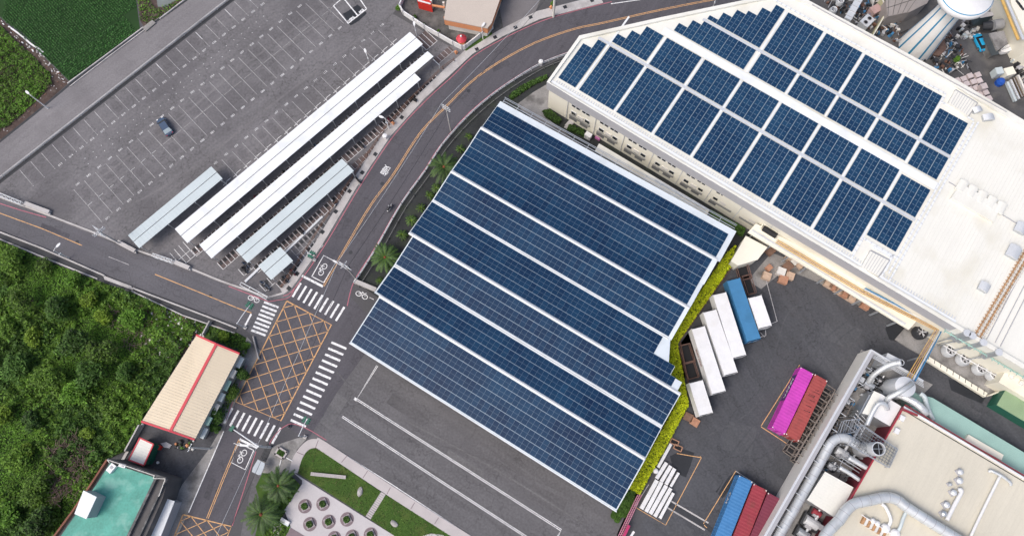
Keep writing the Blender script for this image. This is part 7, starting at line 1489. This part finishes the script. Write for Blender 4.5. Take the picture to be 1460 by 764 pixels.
for x, y in scatter(PX([(0, 26), (24, 50), (60, 78), (98, 116), (90, 118), (55, 84), (20, 52), (0, 30)]), 3.5): s = random.uniform(.1, .5); b.box(x, y, 0, s, s*.5, s*.4, R(-40)+random.uniform(-.3, .3), random.choice([0, 0, 1, 2]))
tag(build(b, 'soil_stones', [m_conc, m_rust, m_whitep]), 'small stones and litter on the bare brown soil around the crop field', 'stones', kind='stuff')
b = MB(); b.strip(smoothline(PX([(12, 38), (22, 45), (34, 54), (44, 63), (54, 69), (62, 75)]), 4), .35, .05); b.strip(smoothline(PX([(16, 39), (30, 48), (42, 58), (50, 64)]), 4), .6, .035, 1); tag(build(b, 'plastic_sheet', [m_whitep, m_dark]), 'torn white and black plastic strip along the edge of the crop field', 'plastic sheet')
b = MB()
for poly in (LAWN, LAWN2):
    for x, y in scatter(poly, 26):
        n_ = math.sin(x*.8)*math.cos(y*.7+1)+random.gauss(0, .5); b.leaf((x, y, .14+random.uniform(0, .07)), random.uniform(.08, .2), 0 if n_ > .3 else (1 if n_ > -.6 else 2), .6)
tag(build(b, 'grass_tufts', [M('grass_blade_light', (.075, .14, .02), .8, .2, .5, .0, island=.3), M('grass_blade_mid', (.045, .10, .014), .8, .2, .5, .0, island=.3), M('grass_blade_dry', (.085, .10, .03), .8, .2, .5, .0, island=.3)]), 'mown grass of the plaza lawn', 'grass', kind='stuff')
# crop rows
random.seed(9); b = MB(); a0 = math.atan2(W2(100, 98)[1]-W2(50, 45)[1], W2(100, 98)[0]-W2(50, 45)[0]); ca, sa = math.cos(a0), math.sin(a0)
xs = [p[0] for p in FIELD]; ys = [p[1] for p in FIELD]; cx_, cy_ = sum(xs)/len(xs), sum(ys)/len(ys)
E1_, E2_ = W2(99, 116), W2(199, 44); ea = math.atan2(E2_[1]-E1_[1], E2_[0]-E1_[0]); ex, ey = math.cos(ea), math.sin(ea)
k = -60.
while k < 60:
    s = -45.
    while s < 45:
        x, y = cx_+ca*s-sa*k, cy_+sa*s+ca*k; dist = -(x-E1_[0])*ey+(y-E1_[1])*ex
        if inpoly(x, y, FIELD) and dist > 5.2 and x > -110:
            if not (abs(math.sin(s*.13+k*.07)) < .02): b.leaf((x+random.gauss(0, .05), y+random.gauss(0, .04), random.uniform(.15, .4)), random.uniform(.2, .30), 0, .5, 1.4)
        s += .16
    k += .48
k = .35
while k < 5.1:                                  # headland rows parallel to the wall
    s = -12.
    while s < 17:
        x, y = E1_[0]+ex*s-ey*k, E1_[1]+ey*s+ex*k
        if inpoly(x, y, FIELD): b.leaf((x+random.gauss(0, .05), y+random.gauss(0, .05), random.uniform(.15, .4)), random.uniform(.2, .32), 0, .6, 1.8)
        s += .22
    k += .48
tag(build(b, 'rice_crop', m_rice), 'dark green crop planted in fine rows in the field at the upper left', 'crop', kind='stuff')
# hedges
def hedge(label, poly, h, mat, dens=26, name='hedge', size=.26, fr=.1):
    t = thing(name, label, 'hedge', (*poly[0], 0)); c = MB(); c.prism(poly, 0, h*.8, 0, None, False); build(c, 'stems', m_veg, t); b = MB()
    for x, y in scatter(poly, dens): b.leaf((x, y, h*.8+random.uniform(0, .25)), random.uniform(.6, 1.3)*size, 0, .6)
    for k in range(len(poly)):
        p, q = poly[k], poly[(k+1) % len(poly)]; L_ = math.dist(p, q)
        for j in range(int(L_*dens*.5)): f = random.random(); b.leaf((p[0]+(q[0]-p[0])*f+random.gauss(0, .06), p[1]+(q[1]-p[1])*f+random.gauss(0, .06), random.uniform(.1, h)), size, 0, 1.2)
    build(b, 'foliage', mat, t); return t
hedge('long bright yellow-green hedge bending along the right edge of the solar hall', PX([(1049, 350), (1041, 380), (965, 490), (972, 526), (981, 574), (966, 573), (960, 545), (952, 530), (950, 492), (957, 478), (1036, 362)], 1.1), 1.3, m_hedgeY, 60)
hedge('second yellow hedge strip at the lower right edge of the solar hall', PX([(966, 575), (981, 577), (958, 620), (912, 704), (898, 695), (941, 620)], 1.1), 1.3, m_hedgeY, 60)
hedge('curved green hedge on the canal bank between road and alley', PX([(726, 138), (742, 125), (760, 116), (779, 109), (780, 113), (762, 121), (746, 131), (729, 143)]), .6, m_leafC, 50)
hedge('dark green hedge at the foot of the factory wall, left of the steps', PX([(774, 158), (784, 157), (800, 171), (797, 176), (778, 166)], .6), .9, m_leafC, 60)
hedge('dark green hedge at the foot of the factory wall, right of the steps', PX([(812, 178), (832, 186), (832, 193), (809, 184)], .6), .9, m_leafC, 60)
hedge('dark green strip of hedge in the alley behind the walkway roof', PX([(1012, 300), (1062, 326), (1058, 336), (1014, 314)], .6), .9, m_leafC, 60)
random.seed(41); first = None
for i, (x_, y_) in enumerate([(295, 610), (345, 600), (320, 640), (345, 570), (375, 600), (355, 530), (395, 570), (375, 550), (365, 505), (400, 515), (385, 480), (418, 540), (410, 470), (432, 500), (395, 440), (430, 460), (440, 430), (328, 625), (305, 590)]):
    p = W2(820+x_/5.306, 620+y_/5.306, .8)
    if first is None:
        first = thing('round_shrub', 'dark green clipped round shrub in the bed at the bottom corner of the solar hall', 'shrub', (*p, 0), 0, 'clipped shrubs at the hall corner'); b = MB(); rnd = random.Random(2)
        for k in range(420): a = rnd.uniform(0, 6.28); ph = rnd.uniform(0, 1.57); b.leaf((.5*math.cos(a)*math.cos(ph), .5*math.sin(a)*math.cos(ph), .3+.55*math.sin(ph)), .17, 0, .6)
        build(b, 'foliage', m_leafC, first, False); b = MB(); b.tube([(0, 0, 0), (0, 0, .4)], .06, 6); build(b, 'stem', m_bark, first, False)
    else: o = copy_tree(first); o.location = (*p, 0); o.rotation_euler = (0, 0, i*1.3); s = random.uniform(.85, 1.15); o.scale = (s, s, s)
# palms
def palm(name, label, loc, rad, h, nf, seed, crownz=None, heart=True):
    rnd = random.Random(seed); t = thing(name, label, 'palm', loc, 0); c = MB(); c.tube([(0, 0, 0), (.05, 0, h*.5), (0, 0, h)], .28, 10, 0, .24); build(c, 'trunk', m_bark, t, False)
    b = MB()
    for k in range(nf):
        a = k*2.399+rnd.uniform(-.1, .1); L_ = rad*rnd.uniform(.8, 1.1); el = rnd.uniform(-.2, 1.0)*(1 if k > nf*.4 else .35); pts = []
        for j in range(11):
            f = j/10; r_ = L_*f*math.cos(el*(1-f*.5)); z_ = h+L_*(math.sin(el)*f-.55*f*f*(1.1 if el > .3 else .8)); pts.append(Vector((r_*math.cos(a), r_*math.sin(a), z_)))
        b.tube(pts, .035, 4, 1, .012)
        sd = Vector((-math.sin(a), math.cos(a), 0)); n_ = 34
        for j in range(2, n_):
            f = j/n_; p_ = pts[int(f*10)].lerp(pts[min(10, int(f*10)+1)], f*10-int(f*10)); d_ = (pts[min(10, int(f*10)+1)]-pts[int(f*10)]).normalized(); l_ = rad*.17*math.sin(math.pi*(.12+.84*f))**.6
            for sg in (-1, 1):
                tip = p_+sd*sg*l_*.8+d_*l_*.55+Vector((0, 0, -.12*l_)); w_ = d_*.06
                b.face([p_-w_, p_+w_, tip+w_*.2, tip-w_*.2][::sg], 0)
    build(b, 'fronds', [m_palm, m_leafY], t, False)
    if heart: c = MB(); c.lathe(0, 0, [(.3, h-.35), (.38, h), (.2, h+.3), (.03, h+.4)], 10); build(c, 'heart', m_crown, t, False)
    return t
palm('date_palm', 'large feathery palm over the railing at the upper left edge of the solar hall', (*W2(633, 238, 2.8), 0), 3.3, 2.8, 30, 1)
palm('date_palm', 'large feathery palm over the dark bank near the white concrete barrier', (*W2(549, 367, 2.6), 0), 3.1, 2.6, 28, 2)
palm('date_palm', 'upper of the two big palms beside the plaza', (*W2(397, 692, 3), 0), 3.3, 3.0, 32, 3)
palm('date_palm', 'lower of the two big palms beside the plaza', (*W2(372, 733, 3), 0), 3.5, 3.0, 32, 4)
for i, (u, v, r, lb) in enumerate(((622, 268, 1.5, 'first small palm below the upper large palm along the hall edge'), (612, 278, 1.2, 'second small palm below the upper large palm'), (600, 296, 1.2, 'lone small palm in the middle of the dark bank'), (586, 314, 1.6, 'small spreading palm above the lower large palm'), (573, 334, 1.4, 'small palm touching the lower large palm'), (668, 194, 1.0, 'tiny plant beside the hall edge near the top of the bank'), (656, 212, 1.3, 'small palm right above the upper large palm'), (541, 400, 1.0, 'small plant at the foot of the bank beside the barrier'))):
    palm('small_palm', lb, (*W2(u, v, .9), 0), r*.85, .9, 15, 20+i, heart=False)
b = MB(); x, y = 0, 0
for i, (u, v, s, lb) in enumerate(((605, 35, .22, 'small dark shrub inside the boundary wall, upper one'), (592, 25, .30, 'low dark shrub in the left corner of the top yard'), (624, 45, .25, 'small green shrub inside the boundary wall, lower one'), (1362, 87, .5, 'round green bush in the scrap behind the factory parapet'), (567, 13, .45, 'green shrub outside the corner of the boundary wall'), (787, 6, .35, 'green shrub at the foot of the thick pole at the top edge'))):
    o = copy_tree([p for p in protos if p[0][0] == (4 if i < 2 else 3)][0][1]); o['label'] = lb; o['group'] = 'shrubs in the yards'; o.location = (*W2(u, v, .4), 0); o.scale = (s, s, s)
b = MB()
# ================================================================== CAMERA AND LIGHT
cd = bpy.data.cameras.new('Camera'); cam = bpy.data.objects.new('Camera', cd); COL.objects.link(cam)
from mathutils import Matrix
Rm = Matrix((( CX[0], CX[1], CX[2]), (CY[0], CY[1], CY[2]), (CZ[0], CZ[1], CZ[2])))      # world = rows dotted with the camera-space vector
cam.matrix_world = Matrix.Translation((0, 0, H)) @ Rm.to_4x4()
cd.sensor_width = 36; cd.lens = 36*F0/1460; cd.clip_end = 3000; cd.clip_start = .5
sc.camera = cam; sc.render.resolution_x = 1024; sc.render.resolution_y = 535
w = bpy.data.worlds.new('World'); sc.world = w; w.use_nodes = True; nt = w.node_tree
sky = nt.nodes.new('ShaderNodeTexSky'); sky.sky_type = 'NISHITA'; sky.sun_disc = False
SE, SA = R(55), R(238)                 # elevation, direction the light comes from (clockwise from +Y)
sky.sun_elevation = SE; sky.sun_rotation = SA; sky.air_density = 1.0; sky.dust_density = 5.0; sky.ozone_density = 1.0
bg = nt.nodes['Background']; bg.inputs['Strength'].default_value = .15; nt.links.new(sky.outputs[0], bg.inputs['Color'])
ld = bpy.data.lights.new('Sun', 'SUN'); ld.energy = 1.2; ld.angle = R(30); ld.color = (1, .985, .96); lo = bpy.data.objects.new('Sun', ld); COL.objects.link(lo)
dv = Vector((math.sin(SA)*math.cos(SE), math.cos(SA)*math.cos(SE), math.sin(SE))); lo.rotation_euler = dv.to_track_quat('Z', 'Y').to_euler(); lo.location = (0, 0, 60)
sc.view_settings.view_transform = 'Standard'; sc.view_settings.look = 'None'; sc.view_settings.gamma = 1; sc.view_settings.exposure = .22
sc.render.engine = 'CYCLES'
